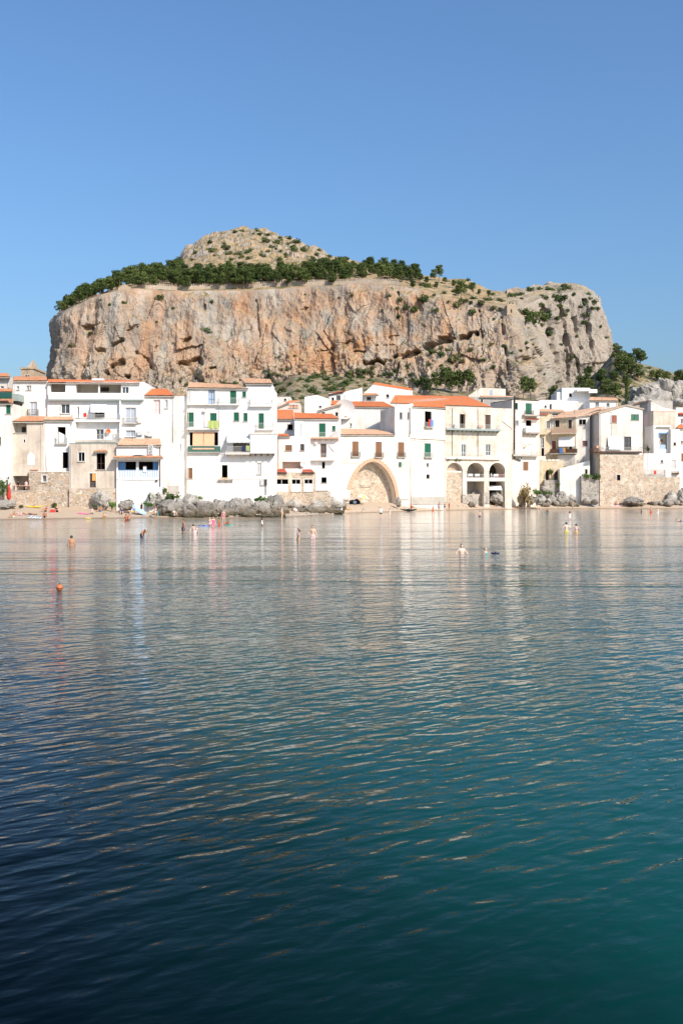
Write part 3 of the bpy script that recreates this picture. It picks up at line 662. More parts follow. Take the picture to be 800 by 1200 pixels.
for i_, (px, py, hp) in enumerate(sorted(LONES)):
    lone(px, py, hp, ORD[i_] + ' of the scattered pines on the rim, counted rightwards from the belt', 'scattered pines on the rim')
HILL = [(722, 425, 24), (730, 428, 26), (716, 430, 22), (737, 427, 20), (745, 426, 20), (750, 430, 24), (757, 433, 18), (727, 440, 26), (738, 444, 26), (747, 447, 26), (756, 447, 22), (764, 446, 20), (772, 449, 24), (780, 449, 22), (788, 449, 18), (795, 452, 22), (803, 452, 22), (812, 450, 22), (712, 446, 24), (720, 452, 24), (705, 452, 24), (733, 456, 24), (697, 458, 26), (688, 452, 22), (690, 466, 28), (680, 460, 24), (672, 462, 22), (664, 464, 22), (655, 466, 20), (648, 468, 18), (700, 470, 28), (710, 468, 26), (720, 472, 26), (676, 472, 26), (728, 470, 24), (741, 470, 22), (654, 476, 18), (668, 474, 22), (745, 474, 18), (686, 442, 16), (690, 436, 14)]
for i_, (px, py, hp) in enumerate(HILL):
    if i_ % 4 == 2: continue
    p = cast(px, py)
    if p is None or p.y > 545: p = gpt(px, 480 * rt.uniform(.95, 1.03))
    cr, tk = rt.choice(PINES); s = hp * .95 * p.y / F / 11.0 * rt.uniform(.8, 1.15)
    tree('pine_tree', cr, tk, p - Vector((0, 0, .6)), s, 'dark green pine on the slope right of the cliff', 'pines on the right-hand slope')

for _ in range(46):
    px = rt.uniform(690, 815); p = gpt(px, rt.uniform(330, 480)); r = rt.uniform(.9, 2.2)
    bush(p - Vector((0, 0, r * .3)), r, rt.choice(('leaf', 'scrubleaf', 'pine')), 'low scrub bush between the pines on the slope right of the cliff', 'scrub on the right-hand slope', tall=.9)
# ------------------------------------------------------------------ the town
CR = {0: (0, 0, 1), 1: (0, 420, 6), 2: (100, 420, 6), 3: (200, 420, 6), 4: (310, 430, 6.318), 5: (400, 430, 6.154), 6: (510, 430, 6.154), 7: (620, 430, 6.32), 8: (690, 430, 6.318)}
def cp(c, x, y): o = CR[c]; return o[0] + x / o[2], o[1] + y / o[2]
rh = random.Random(5)
TOWN = 'houses along the old waterfront'

class House:
    """front plane from photo column x0 at distance d0 to x1 at d1; local x along the front, y inwards, z up"""
    def __init__(s, name, label, c, x0, x1, ytop, ybot, d0, d1=None, depth=8.0, mat='white', cat='house', group=TOWN):
        d1 = d1 or d0; s.c = c; s.mat = mat; s.depth = depth
        a = cp(c, x0, ytop); b = cp(c, x1, ytop)
        s.P0 = Vector(((a[0] - CX) / F * d0, d0)); s.P1 = Vector(((b[0] - CX) / F * d1, d1))
        dv = s.P1 - s.P0; s.w = dv.length; s.dir = dv / s.w; s.n = Vector((-s.dir.y, s.dir.x))
        s.e = link(name, None); s.e.empty_display_size = 1
        ang = math.atan2(s.dir.y, s.dir.x)
        gz = ground_z((a[0] + b[0]) / 2, (d0 + d1) / 2)
        s.z0w = H + (HY - cp(c, x0, ybot)[1]) / F * d0
        s.z0w = min(s.z0w, gz) - 0.6
        s.e.location = (s.P0.x, s.P0.y, s.z0w); s.e.rotation_euler = (0, 0, ang)
        tag(s.e, label, cat, group)
        s.zt = s.z(x0, ytop); s.holes = []; s.arches = []; s.top = None; s.later = []
    def loc(s, x, y, c=None, y_off=0.0):
        px, py = cp(s.c if c is None else c, x, y)
        rx, rz = (px - CX) / F, (HY - py) / F
        P0 = s.P0 + s.n * y_off
        t = (s.n.x * P0.x + s.n.y * P0.y) / (s.n.x * rx + s.n.y)
        q = Vector((t * rx, t)) - P0
        return q.dot(s.dir), H + t * rz - s.z0w
    def u(s, x, c=None, y_off=0.0): return s.loc(x, 500, c, y_off)[0]
    def z(s, x, y, c=None, y_off=0.0): return s.loc(x, y, c, y_off)[1]
    def rect(s, x0, y0, x1, y1, c=None, y_off=0.0):
        a = s.loc(x0, y1, c, y_off); b = s.loc(x1, y0, c, y_off); return a[0], a[1], b[0], b[1]
    # ---- openings
    def win(s, k, x0, y0, x1, y1, c=None, name=None, **o):
        r = s.rect(x0, y0, x1, y1, c); s.later.append((k, r, name, o))
        if not o.get('flat'): s.holes.append(r)
        return s
    def wins(s, k, rects, **o):
        for r in rects: s.win(k, *r, **o)
        return s
    def arch(s, pts, depth, trim=None, trim_mat=None, zb=None, c=None):
        P = [s.loc(x, y, c) for x, y in pts]; T = [s.loc(x, y, c) for x, y in trim] if trim else None
        s.arches.append((P, depth, T, trim_mat)); return s
    def done(s, roof='flat', back_top=None, coping='concrete', sides=True, zl=None, zr=None):
        wl = MB(); zt = s.zt; w = s.w; D = s.depth
        holes = [list(h) for h in s.holes]
        for P, dp, T, tm in s.arches:
            holes.append([min(p[0] for p in P), 0.0, max(p[0] for p in P), max(p[1] for p in P) + 0.15])
        us = sorted({0.0, w, *[min(max(v, 0), w) for h in holes for v in (h[0], h[2])]})
        zs = sorted({0.0, zt, *[min(max(v, 0), zt) for h in holes for v in (h[1], h[3])]})
        for i in range(len(us) - 1):
            for j in range(len(zs) - 1):
                if us[i + 1] - us[i] < 1e-5 or zs[j + 1] - zs[j] < 1e-5: continue
                um, zm = (us[i] + us[i + 1]) / 2, (zs[j] + zs[j + 1]) / 2
                if any(h[0] < um < h[2] and h[1] < zm < h[3] for h in holes): continue
                wl.quad((us[i], 0, zs[j]), (us[i + 1], 0, zs[j]), (us[i + 1], 0, zs[j + 1]), (us[i], 0, zs[j + 1]))
        for h in s.holes:
            a, b, c_, d = h; y = 0.24
            wl.quad((a, 0, b), (a, y, b), (a, y, d), (a, 0, d)); wl.quad((c_, 0, d), (c_, y, d), (c_, y, b), (c_, 0, b))
            wl.quad((a, 0, d), (a, y, d), (c_, y, d), (c_, 0, d)); wl.quad((a, 0, b), (c_, 0, b), (c_, y, b), (a, y, b))
        for P, dp, T, tm in s.arches:
            top = max(p[1] for p in P) + 0.15
            for p, q in zip(P[:-1], P[1:]):
                wl.quad((p[0], 0, p[1]), (q[0], 0, q[1]), (q[0], 0, top), (p[0], 0, top))
                wl.quad((p[0], 0, p[1]), (p[0], dp, p[1]), (q[0], dp, q[1]), (q[0], 0, q[1]))
            for p, sg in ((P[0], 0), (P[-1], 1)):
                wl.quad((p[0], 0, 0), (p[0], dp, 0), (p[0], dp, p[1]), (p[0], 0, p[1]))
            if T:
                tb = MB(); yf = -0.09
                # trim follows the curve: outer points T, inner points P
                n = max(len(T), len(P))
                def res(Q, n):
                    L = [0]
                    for a, b in zip(Q[:-1], Q[1:]): L.append(L[-1] + math.hypot(b[0] - a[0], b[1] - a[1]))
                    return [(float(np.interp(L[-1] * i / n, L, [q[0] for q in Q])), float(np.interp(L[-1] * i / n, L, [q[1] for q in Q]))) for i in range(n + 1)]
                Pi, To = res(P, 26), res(T, 26)
                for i in range(26):
                    g = 0.06
                    a, b, c_, d = Pi[i], Pi[i + 1], To[i + 1], To[i]
                    b = (a[0] + (b[0] - a[0]) * (1 - g), a[1] + (b[1] - a[1]) * (1 - g)); c_ = (d[0] + (c_[0] - d[0]) * (1 - g), d[1] + (c_[1] - d[1]) * (1 - g))
                    k = len(tb.v)
                    yv = yf - rh.uniform(0, .03)
                    for q in (a, b, c_, d): tb.v += [(q[0], yv, q[1]), (q[0], 0.3, q[1])]
                    for x_, y_ in ((0, 1), (1, 2), (2, 3), (3, 0)): tb.f.append((k + 2 * x_, k + 2 * y_, k + 2 * y_ + 1, k + 2 * x_ + 1))
                    tb.f.append((k, k + 6, k + 4, k + 2))
                tb.build('arch_trim', tm, s.e)
        bt = zt if back_top is None else back_top
        top = s.top or [(0, zt), (w, zt)]
        if s.top:
            wl.poly([(0, 0, zt), (w, 0, zt)] + [(u_, 0, z_) for u_, z_ in reversed(s.top)])
            wl.poly([(u_, D, z_) for u_, z_ in s.top] + [(w, D, 0), (0, D, 0)])
        else:
            wl.quad((w, D, 0), (0, D, 0), (0, D, bt), (w, D, bt))
        if sides:
            zL, zR = top[0][1], top[-1][1]
            bl, br = (zL, zR) if s.top else (bt, bt)
            wl.quad((0, D, 0), (0, 0, 0), (0, 0, zL), (0, D, bl)); wl.quad((w, 0, 0), (w, D, 0), (w, D, br), (w, 0, zR))
        s.wall = wl.build('wall', s.mat, s.e)
        if roof == 'flat':
            rb = MB(); rb.box(0.02, 0.02, zt - .32, w - .02, D - .02, zt - .14); rb.build('roof', 'concrete', s.e)
            if coping:
                cb = MB()
                cb.box(-.06, -.06, zt, w + .06, .22, zt + .1); cb.box(-.06, D - .22, zt, w + .06, D + .06, zt + .1)
                cb.box(-.06, .22, zt, .22, D - .22, zt + .1); cb.box(w - .22, .22, zt, w + .06, D - .22, zt + .1)
                cb.build('coping', coping, s.e)
        for k, r, nm, o in s.later: make_window(s, k, r, nm, o)
        if s.e['category'] == 'house':      # rain pipes, cables and aerials
            if rh.random() < .55:
                u = rh.choice((.25, s.w - .25)); MB().tube([(u, -.07, zt - .2), (u, -.07, max(.5, zt * .12))], .045, 6).build('drainpipe', rh.choice(('ironpale', 'beige', 'greywood')), s.e)
            if s.w > 5 and rh.random() < .6:
                z_ = zt * rh.uniform(.45, .8); MB().tube([(s.w * i / 6, -.035, z_ - .12 * math.sin(math.pi * i / 6)) for i in range(7)], .016, 4).build('cable', 'iron', s.e)
            if rh.random() < .45:
                u = s.w * rh.uniform(.15, .85); m_ = MB().tube([(u, 2.2, zt - .6), (u, 2.2, zt + 2.3)], .03, 5)
                for k_ in range(4): m_.tube([(u - .45 + .07 * k_, 2.18, zt + 2.2 - .17 * k_), (u + .45 - .07 * k_, 2.18, zt + 2.2 - .17 * k_)], .018, 4)
                m_.build('antenna', 'iron', s.e)
        return s
    # ---- other parts, given as photo rectangles; yf/yb = front and back depth (negative: in front of the wall)
    def box(s, name, x0, y0, x1, y1, yf, yb, mat, c=None, parent=None):
        r = s.rect(x0, y0, x1, y1, c, min(yf, 0))
        return MB().box(r[0], yf, r[1], r[2], yb, r[3]).build(name, mat, parent or s.e)
    def tile(s, xe0, ye0, xe1, ye1, xr0, yr0, xr1, yr1, mat='tile', ov=0.35, depth=None, c=None, name='roof', yfront=None):
        """tiled slope: eave from (xe0,ye0) to (xe1,ye1) at the front, ridge points seen at (xr0,yr0)-(xr1,yr1) further back"""
        D = s.depth if depth is None else depth; yf = -ov if yfront is None else yfront
        a = s.loc(xe0, ye0, c, yf); b = s.loc(xe1, ye1, c, yf); q = s.loc(xr1, yr1, c, D); p = s.loc(xr0, yr0, c, D)
        A, B, Q, P = (Vector((v[0], y, v[1])) for v, y in ((a, yf), (b, yf), (q, D), (p, D)))
        return tile_sheet(s, A, B, Q, P, mat, name)
    def balcony(s, x0, x1, y0, y1, proj=0.9, rail=0.95, mat='concrete', rmat='iron', brackets=True, c=None, solid=None, bars=0.16):
        r = s.rect(x0, y0, x1, y1, c, -proj); zt, zb = r[3], max(r[1], r[3] - .35)
        b = MB().box(r[0], -proj, zb, r[2], -0.004, zt).build('balcony', mat, s.e)
        if brackets:
            k = MB(); n = max(2, int((r[2] - r[0]) / 1.1) + 1)
            for i in range(n):
                u = r[0] + .12 + (r[2] - r[0] - .24) * i / (n - 1)
                k.poly([(u - .06, 0, zb - .003), (u - .06, -proj * .8, zb - .003), (u - .06, -proj * .7, zb - .1), (u - .06, 0, zb - .42)])
                k.poly([(u + .06, 0, zb - .003), (u + .06, 0, zb - .42), (u + .06, -proj * .7, zb - .1), (u + .06, -proj * .8, zb - .003)])
                k.quad((u - .06, -proj * .7, zb - .1), (u + .06, -proj * .7, zb - .1), (u + .06, 0, zb - .42), (u - .06, 0, zb - .42))
                k.quad((u - .06, -proj * .8, zb - .003), (u + .06, -proj * .8, zb - .003), (u + .06, -proj * .7, zb - .1), (u - .06, -proj * .7, zb - .1))
            k.build('bracket', mat, b)
        if rail:
            railing(b, [(r[0] + .04, -.01), (r[0] + .04, -proj + .04), (r[2] - .04, -proj + .04), (r[2] - .04, -.01)], zt + .001, rail, rmat, bars, solid)
        s.bal = (r, zt, proj)
        return b
    def pipe(s, pts, mat='iron', rad=0.06, c=None, y=-0.09, name='drainpipe'):
        P = []
        for x, yy in pts: q = s.loc(x, yy, c); P.append((q[0], y, q[1]))
        return MB().tube(P, rad, 6).build(name, mat, s.e, True)
    def ac(s, x0, y0, x1, y1, c=None):
        r = s.rect(x0, y0, x1, y1, c)
        b = MB().box(r[0], -.34, r[1], r[2], -.02, r[3]).build('air_conditioner', 'acwhite', s.e)
        R = min(r[2] - r[0], r[3] - r[1]) * .4; cx, cz = (r[0] + r[2]) / 2, (r[1] + r[3]) / 2
        f = MB()
        for rr in (R, R * .6): 
            f.tube([(cx + rr * math.cos(t), -.36, cz + rr * math.sin(t)) for t in np.linspace(0, 6.283, 15)], .025, 4, False)
        f.box(cx - R, -.365, cz - .02, cx + R, -.345, cz + .02); f.build('fan_grille', 'fan', b)
        return b
    def dish(s, x, y, r, c=None, mat='dish', y_=-.45, tilt=-.4):
        u, z = s.loc(x, y, c)
        b = MB(); n0 = 0; nr, nt = 4, 18
        for i in range(nr + 1):
            for k in range(nt):
                a = 2 * math.pi * k / nt; q = r * i / nr
                b.v.append((u + q * math.cos(a) + tilt * q * 0, y_ + .28 * (1 - (i / nr) ** 2) * r - tilt * q * math.cos(a) * .5, z + q * math.sin(a)))
        for i in range(nr):
            for k in range(nt): b.f.append((i * nt + k, i * nt + (k + 1) % nt, (i + 1) * nt + (k + 1) % nt, (i + 1) * nt + k))
        o = b.build('satellite_dish', mat, s.e, True)
        MB().tube([(u, -.02, z - r * .5), (u, y_ + .28 * r, z - .1)], .03, 5).tube([(u, y_ + .1, z - r * .95), (u, y_ - r * .6, z - .05)], .02, 5).build('dish_arm', 'iron', o)
        return o
    def antenna(s, x, y, h=2.2, c=None, yb=1.5):
        u, z = s.loc(x, y, c, yb); m = MB().tube([(u, yb, z - 1.2), (u, yb, z + h)], .035, 5)
        for k in range(4):
            l = .5 - .08 * k; m.tube([(u - l, yb - .02, z + h - .1 - .18 * k), (u + l, yb - .02, z + h - .1 - .18 * k)], .02, 4)
        return m.build('antenna', 'iron', s.e)

def railing(parent, path, z, h, mat, step=0.16, solid=None, name='railing'):
    m = MB()
    for (a, b) in zip(path[:-1], path[1:]):
        a3, b3 = Vector((*a, 0)), Vector((*b, 0)); L = (b3 - a3).length
        for zz in (z + .08, z + h): m.tube([a3 + Vector((0, 0, zz)), b3 + Vector((0, 0, zz))], .028, 4)
        n = max(1, int(L / step))
        for i in range(n + 1):
            p = a3.lerp(b3, i / n); m.box(p.x - .013, p.y - .013, z, p.x + .013, p.y + .013, z + h)
        if solid:
            d = (b3 - a3).normalized(); n_ = Vector((-d.y, d.x, 0)) * .02
            sb = MB().quad(a3 + n_ + Vector((0, 0, z + .1)), b3 + n_ + Vector((0, 0, z + .1)), b3 + n_ + Vector((0, 0, z + h * .93)), a3 + n_ + Vector((0, 0, z + h * .93)))
            sb.build('railing_cloth', solid, parent)
    return m.build(name, mat, parent)

def tile_sheet(s, A, B, Q, P, mat, name):
    """corrugated tiles between eave A-B and ridge P-Q (local coordinates), with courses stepping over each other"""
    Lu = max((B - A).length, (Q - P).length); Lv = ((P + Q) / 2 - (A + B) / 2).length
    nu = max(3, int(Lu / 0.30)); nv = max(2, int(Lv / 0.5)); m = MB()
    nrm = (B - A).cross(P - A).normalized()
    if nrm.z < 0: nrm = -nrm
    prof = [0.0, .085, .085]
    def at(a, b): return A.lerp(B, a).lerp(P.lerp(Q, a), b)
    ncol = nu * 3 + 1
    for j in range(nv):
        for e_, up in ((j, .05), (j + 1, .0)):
            for i in range(ncol):
                a = (i // 3 + (0, .22, .78)[i % 3]) / nu if i < ncol - 1 else 1.0
                off = prof[i % 3] + up + 0.012 * math.sin(i * 12.9 + j * 4.1)
                m.v.append(tuple(at(a, e_ / nv) + nrm * off))
    for r in range(nv * 2 - 1):
        for i in range(ncol - 1):
            k = r * ncol + i; m.f.append((k, k + 1, k + ncol + 1, k + ncol))
    o = m.build(name, mat, s.e)
    th = nrm * -0.02; t2 = nrm * -0.16; b = MB()
    c4 = [A, B, Q, P]; b.poly([v + th for v in c4]); b.poly([v + t2 for v in reversed(c4)])
    for i in range(4):
        p, q = c4[i], c4[(i + 1) % 4]; b.quad(p + t2, q + t2, q + th, p + th)
    b.build('eave', 'concrete' if mat != 'tile_red' else 'dkbrown', o)
    return o

def shutter_leaf(u0, u1, z0, z1, y, mat, parent, slats=6, name='shutter'):
    m = MB(); t = .07; d = .045
    m.box(u0, y - d, z0, u0 + t, y, z1).box(u1 - t, y - d, z0, u1, y, z1).box(u0 + t, y - d, z0, u1 - t, y, z0 + t).box(u0 + t, y - d, z1 - t, u1 - t, y, z1)
    n = max(3, int((z1 - z0 - 2 * t) / .16)); n = min(n, 9)
    for i in range(n):
        a = z0 + t + (z1 - z0 - 2 * t) * (i + .08) / n; b = z0 + t + (z1 - z0 - 2 * t) * (i + .92) / n
        m.quad((u0 + t, y - d * .8, a), (u1 - t, y - d * .8, a), (u1 - t, y - .006, b), (u0 + t, y - .006, b))
    m.quad((u0 + t, y - .002, z0 + t), (u1 - t, y - .002, z0 + t), (u1 - t, y - .002, z1 - t), (u0 + t, y - .002, z1 - t))
    return m.build(name, mat, parent)

def make_window(s, k, r, nm, o):
    u0, z0, u1, z1 = r; hgt = z1 - z0; y = .2
    kk, _, km = k.partition(':')
    name = nm or ('french_door' if hgt > 1.95 and (u1 - u0) < hgt * .95 else 'window')
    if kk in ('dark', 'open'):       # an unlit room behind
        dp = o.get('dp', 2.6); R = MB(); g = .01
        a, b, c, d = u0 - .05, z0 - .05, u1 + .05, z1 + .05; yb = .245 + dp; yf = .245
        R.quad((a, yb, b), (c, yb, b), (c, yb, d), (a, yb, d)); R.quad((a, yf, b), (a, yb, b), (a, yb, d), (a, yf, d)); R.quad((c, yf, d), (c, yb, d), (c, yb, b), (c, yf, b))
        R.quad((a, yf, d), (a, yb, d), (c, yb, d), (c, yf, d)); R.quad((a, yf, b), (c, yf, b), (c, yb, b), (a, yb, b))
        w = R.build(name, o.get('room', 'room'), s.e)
    elif o.get('flat'):
        w = MB().box(u0, -.10, z0, u1, -.004, z1).build(name, o.get('pane', 'glass'), s.e)
        y = -.11
    else:
        w = MB().box(u0 - .02, y + .02, z0 - .02, u1 + .02, y + .06, z1 + .02).build(name, o.get('pane', 'glass'), s.e)
    if kk in ('glass', 'curtain', 'dark', 'open') and o.get('frame', 'whitewood' if kk in ('glass', 'curtain') else None):
        fm = o.get('frame', 'whitewood'); f = MB(); t = o.get('t', .08); yy = y
        f.box(u0, yy - .06, z0, u0 + t, yy, z1).box(u1 - t, yy - .06, z0, u1, yy, z1).box(u0 + t, yy - .06, z0, u1 - t, yy, z0 + t).box(u0 + t, yy - .06, z1 - t, u1 - t, yy, z1)
        um = (u0 + u1) / 2
        if u1 - u0 > .7: f.box(um - t * .5, yy - .05, z0 + t, um + t * .5, yy - .005, z1 - t)
        if hgt > 1.9 and kk != 'open':
            zm = z0 + hgt * .36
            f.box(u0 + t, yy - .045, zm - .03, um - t * .5, yy - .008, zm + .03); f.box(um + t * .5, yy - .045, zm - .03, u1 - t, yy - .008, zm + .03)
        f.build('frame', fm, w)
    if kk == 'shut':
        um = (u0 + u1) / 2; g = .012
        if o.get('leaves', 2) == 1 or u1 - u0 < .55: shutter_leaf(u0 + g, u1 - g, z0 + g, z1 - g, y - .08, km, w)
        else:
            shutter_leaf(u0 + g, um - g, z0 + g, z1 - g, y - .08, km, w); shutter_leaf(um + g, u1 - g, z0 + g, z1 - g, y - .08, km, w)
    if kk == 'open':
        hw = (u1 - u0) * .5
        shutter_leaf(u0 - hw, u0 - .02, z0, z1, -.02, km, w); shutter_leaf(u1 + .02, u1 + hw, z0, z1, -.02, km, w)
    if o.get('sill', hgt < 1.9 and kk != 'plain') :
        MB().box(u0 - .1, -.13, z0 - .1, u1 + .1, .15, z0 - .004).build('sill', o.get('sillmat', 'concrete'), w)
    if kk in ('glass', 'curtain', 'shut', 'dark') and not o.get('flat') and hgt < 3.2 and u1 - u0 < 2.2 and name in ('window', 'french_door', 'narrow_door') and o.get('surround', True):
        q = MB(); t = .1
        q.box(u0 - t, -.028, z0, u0 - .004, -.002, z1 + t).box(u1 + .004, -.028, z0, u1 + t, -.002, z1 + t).box(u0 - .004, -.028, z1 + .004, u1 + .004, -.002, z1 + t)
        q.build('surround', o.get('surmat', 'white' if s.mat != 'white' else 'white_old'), w)
    if o.get('hood'):
        MB().box(u0 - .15, -.16, z1 + .06, u1 + .15, -.004, z1 + .18).build('lintel', o['hood'], w)
    if o.get('rail'):      # french-window guard or small balcony
        pr = o['rail']; bm = o.get('railmat', 'iron')
        b = MB().box(u0 - .28, -pr, z0 - .16, u1 + .28, -.004, z0 - .03).build('balcony', o.get('slab', 'concrete'), s.e)
        railing(b, [(u0 - .25, -.01), (u0 - .25, -pr + .03), (u1 + .25, -pr + .03), (u1 + .25, -.01)], z0 - .029, .92, bm, .14)
    return w

def awning(s, x0, y0, x1, y1, proj, mat, c=None, name='awning', drop=.22):
    a = s.loc(x0, y0, c); b = s.loc(x1, y0, c); p = s.loc(x0, y1, c, -proj); q = s.loc(x1, y1, c, -proj)
    m = MB(); n = max(4, int((b[0] - a[0]) / .35))
    for i in range(n):
        t0, t1 = i / n, (i + 1) / n
        A = Vector((a[0] + (b[0] - a[0]) * t0, -.01, a[1])); B = Vector((a[0] + (b[0] - a[0]) * t1, -.01, b[1]))
        P = Vector((p[0] + (q[0] - p[0]) * t0, -proj, p[1])); Q = Vector((p[0] + (q[0] - p[0]) * t1, -proj, q[1]))
        sg = [Vector((0, 0, -.05 * math.sin(math.pi * v))) for v in (.5,)][0]
        Mi, Mj = (A + P) / 2 + sg, (B + Q) / 2 + sg
        m.quad(Mi, Mj, B, A); m.quad(P, Q, Mj, Mi)
        dz = Vector((0, 0, -drop * (1 if i % 2 else .85))); m.quad(P + dz, Q + dz, Q, P)
    o = m.build(name, mat, s.e)
    MB().tube([(p[0], -proj, p[1]), (p[0], -.02, p[1] - .1)], .025, 4).tube([(q[0], -proj, q[1]), (q[0], -.02, q[1] - .1)], .025, 4).build('awning_arm', 'iron', o)
    return o
def cloth(name, label, h, x0, y0, x1, y1, y, mat, c=None, group=None, cat='laundry', wave=.05):
    """a cloth hanging in front of a house, as a thing of its own; placed in the house's frame"""
    r = h.rect(x0, y0, x1, y1, c, y); m = MB(); n = 10
    mw = h.e.matrix_basis.copy()
    for i in range(n + 1):
        u = r[0] + (r[2] - r[0]) * i / n
        for j in range(4):
            z = r[1] + (r[3] - r[1]) * j / 3 + (.04 * math.sin(i * 1.3) if j == 0 else 0)
            m.v.append((u - r[0], wave * math.sin(i * 1.5) * (1 - j / 4), z - r[1]))
    for i in range(n):
        for j in range(3): k = i * 4 + j; m.f.append((k, k + 4, k + 5, k + 1))
    o = m.build(name, mat); ang = h.e.rotation_euler.z
    sol = o.modifiers.new('thickness', 'SOLIDIFY'); sol.thickness = .015
    o.rotation_euler = (0, 0, ang)
    lc = Vector((r[0], y, r[1])); lc.rotate(Matrix.Rotation(ang, 3, 'Z')); o.location = Vector(h.e.location) + lc
    return tag(o, label, cat, group)

# ============ left block
h = House('house', 'leftmost white house with green shutter and stepped tiled eaves', 1, -330, 78, 315, 960, 147, depth=7, mat='white')
h.win('shut:green', 45, 327, 77, 390, leaves=1).win('dark', -12, 552, 8, 610).win('shut:brown', -120, 420, -80, 520).win('glass', -220, 560, -180, 640)
h.done('none'); h.tile(-330, 318, 95, 318, -330, 276, 95, 276, 'tile_old', depth=3.5)
h.box('upper_storey', -330, 235, 84, 285, 3.0, 7.0, 'greyiron'); awning(h, -330, 238, 86, 274, 1.0, 'dkgreen')
h.tile(-330, 237, 90, 237, -330, 215, 90, 215, 'tile_old', depth=6.5, yfront=2.6, name='upper_roof')
h = House('house', 'cream attic house peeping over the leftmost roofs', 1, -330, 72, 130, 900, 158, depth=8, mat='white_old')
h.win('dark', -60, 150, -20, 190).win('glass', 5, 195, 30, 212)
h.done('none'); h.tile(-330, 132, 76, 132, -330, 106, 60, 106, 'tile_old', depth=6, ov=.8); h.pipe([(62, 130), (62, 300)], 'ironpale', .05)

h = House('house', 'shabby beige house with small loggia and blind white arched niche', 1, 78, 306, 446, 940, 148, depth=6.5, mat='beige')
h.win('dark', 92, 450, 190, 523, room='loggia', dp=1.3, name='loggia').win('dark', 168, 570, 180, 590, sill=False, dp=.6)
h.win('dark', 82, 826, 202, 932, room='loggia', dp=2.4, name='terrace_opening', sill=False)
h.done('none')
r = h.rect(136, 480, 160, 518); MB().box(r[0], 1.3, r[1], r[2], 1.52, r[3]).build('loggia_window', 'room', h.e)
q = [h.loc(x, y) for x, y in ((196, 750), (196, 690), (203, 672), (220, 661), (237, 672), (245, 690), (245, 750))]
nb = MB(); nb.poly([(u_, -.03, z_) for u_, z_ in q]); k = len(q)
for i in range(k): a, b = q[i], q[(i + 1) % k]; nb.quad((a[0], -.03, a[1]), (a[0], .05, a[1]), (b[0], .05, b[1]), (b[0], -.03, b[1]))
nb.build('blind_arch', 'white_clean', h.e)
h.tile(78, 446, 312, 446, 88, 410, 318, 410, 'tile_old', depth=4.2)
h.box('window_sill', 216, 776, 268, 786, -.3, -.01, 'terracotta'); h.box('gate_post', 166, 826, 176, 930, -.12, .12, 'dkbrown')
BEIGE = h
h = House('house', 'narrow bright white house with dark open window and doorway', 1, 306, 492, 437, 800, 148.4, depth=6.5, mat='white_clean')
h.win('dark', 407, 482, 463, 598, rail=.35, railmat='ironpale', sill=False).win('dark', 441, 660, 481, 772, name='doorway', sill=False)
h.done('none'); h.tile(306, 437, 520, 437, 318, 410, 510, 412, 'tile_pale', depth=4.2)
h.pipe([(322, 440), (322, 640), (330, 790)], 'ironpale', .05)
r = h.rect(408, 515, 460, 597); MB().poly([(r[0] + .05, .3, r[1]), (r[2] - .05, .3, r[1]), (r[2] - .05, .3, r[3] - .5), (r[0] + .05, .3, r[3])]).build('curtain', 'cloth_white', h.e)  # real curtain; its slanted top puts the shadow edge into the shape
h = House('rubble_wall', 'rubble stone wall with ledge and one small window above the left beach', 1, 206, 494, 800, 1045, 147.6, depth=7, mat='stone', cat='wall', group=None)
h.win('dark', 298, 822, 330, 870, frame='whitewood', dp=1).done('flat', coping='cream')
h = House('terrace_wall', 'pale plastered terrace wall beneath the beige house on the left beach', 1, -10, 208, 932, 1050, 146, depth=3.6, mat='stone_pl', cat='wall', group=None)
h.done('flat', coping='concrete')
TERR = h
h = House('house', 'tall white house with tile coping and blue double door, highest at far left', 1, 94, 337, 160, 900, 152.9, depth=8, mat='white')
h.wins('glass', [(120, 195, 138, 221), (188, 191, 203, 222), (209, 191, 222, 222)], frame='greywood', t=.05, pane='curtain')
h.win('dark', 140, 323, 157, 365, sill=False, dp=1).win('curtain', 212, 305, 261, 402, rail=.5, pane='curtain')
h.done('none'); h.tile(94, 160, 332, 160, 96, 128, 330, 130, 'tile_old', depth=3.5)
h = House('bell_tower', 'sandstone bell tower with pointed roof behind the far-left houses', 1, 150, 240, 75, 420, 290, depth=11.2, mat='tower', cat='tower', group=None)
h.wins('dark', [(180, 117, 192, 134), (198, 117, 210, 134)], dp=1, sill=False); h.done('none')
a, zt = h.w, h.zt; s1 = MB()
s1.box(-.3, -.3, zt, a + .3, h.depth + .3, zt + .5); ap = (a / 2, h.depth / 2, h.z(200, 8, None, h.depth / 2)); z5 = zt + .5
cs = [(1.2, 1.2, z5), (a - 1.2, 1.2, z5), (a - 1.2, h.depth - 1.2, z5), (1.2, h.depth - 1.2, z5)]
for i in range(4): s1.poly([cs[i], cs[(i + 1) % 4], ap])
s1.build('spire', 'tower', h.e)
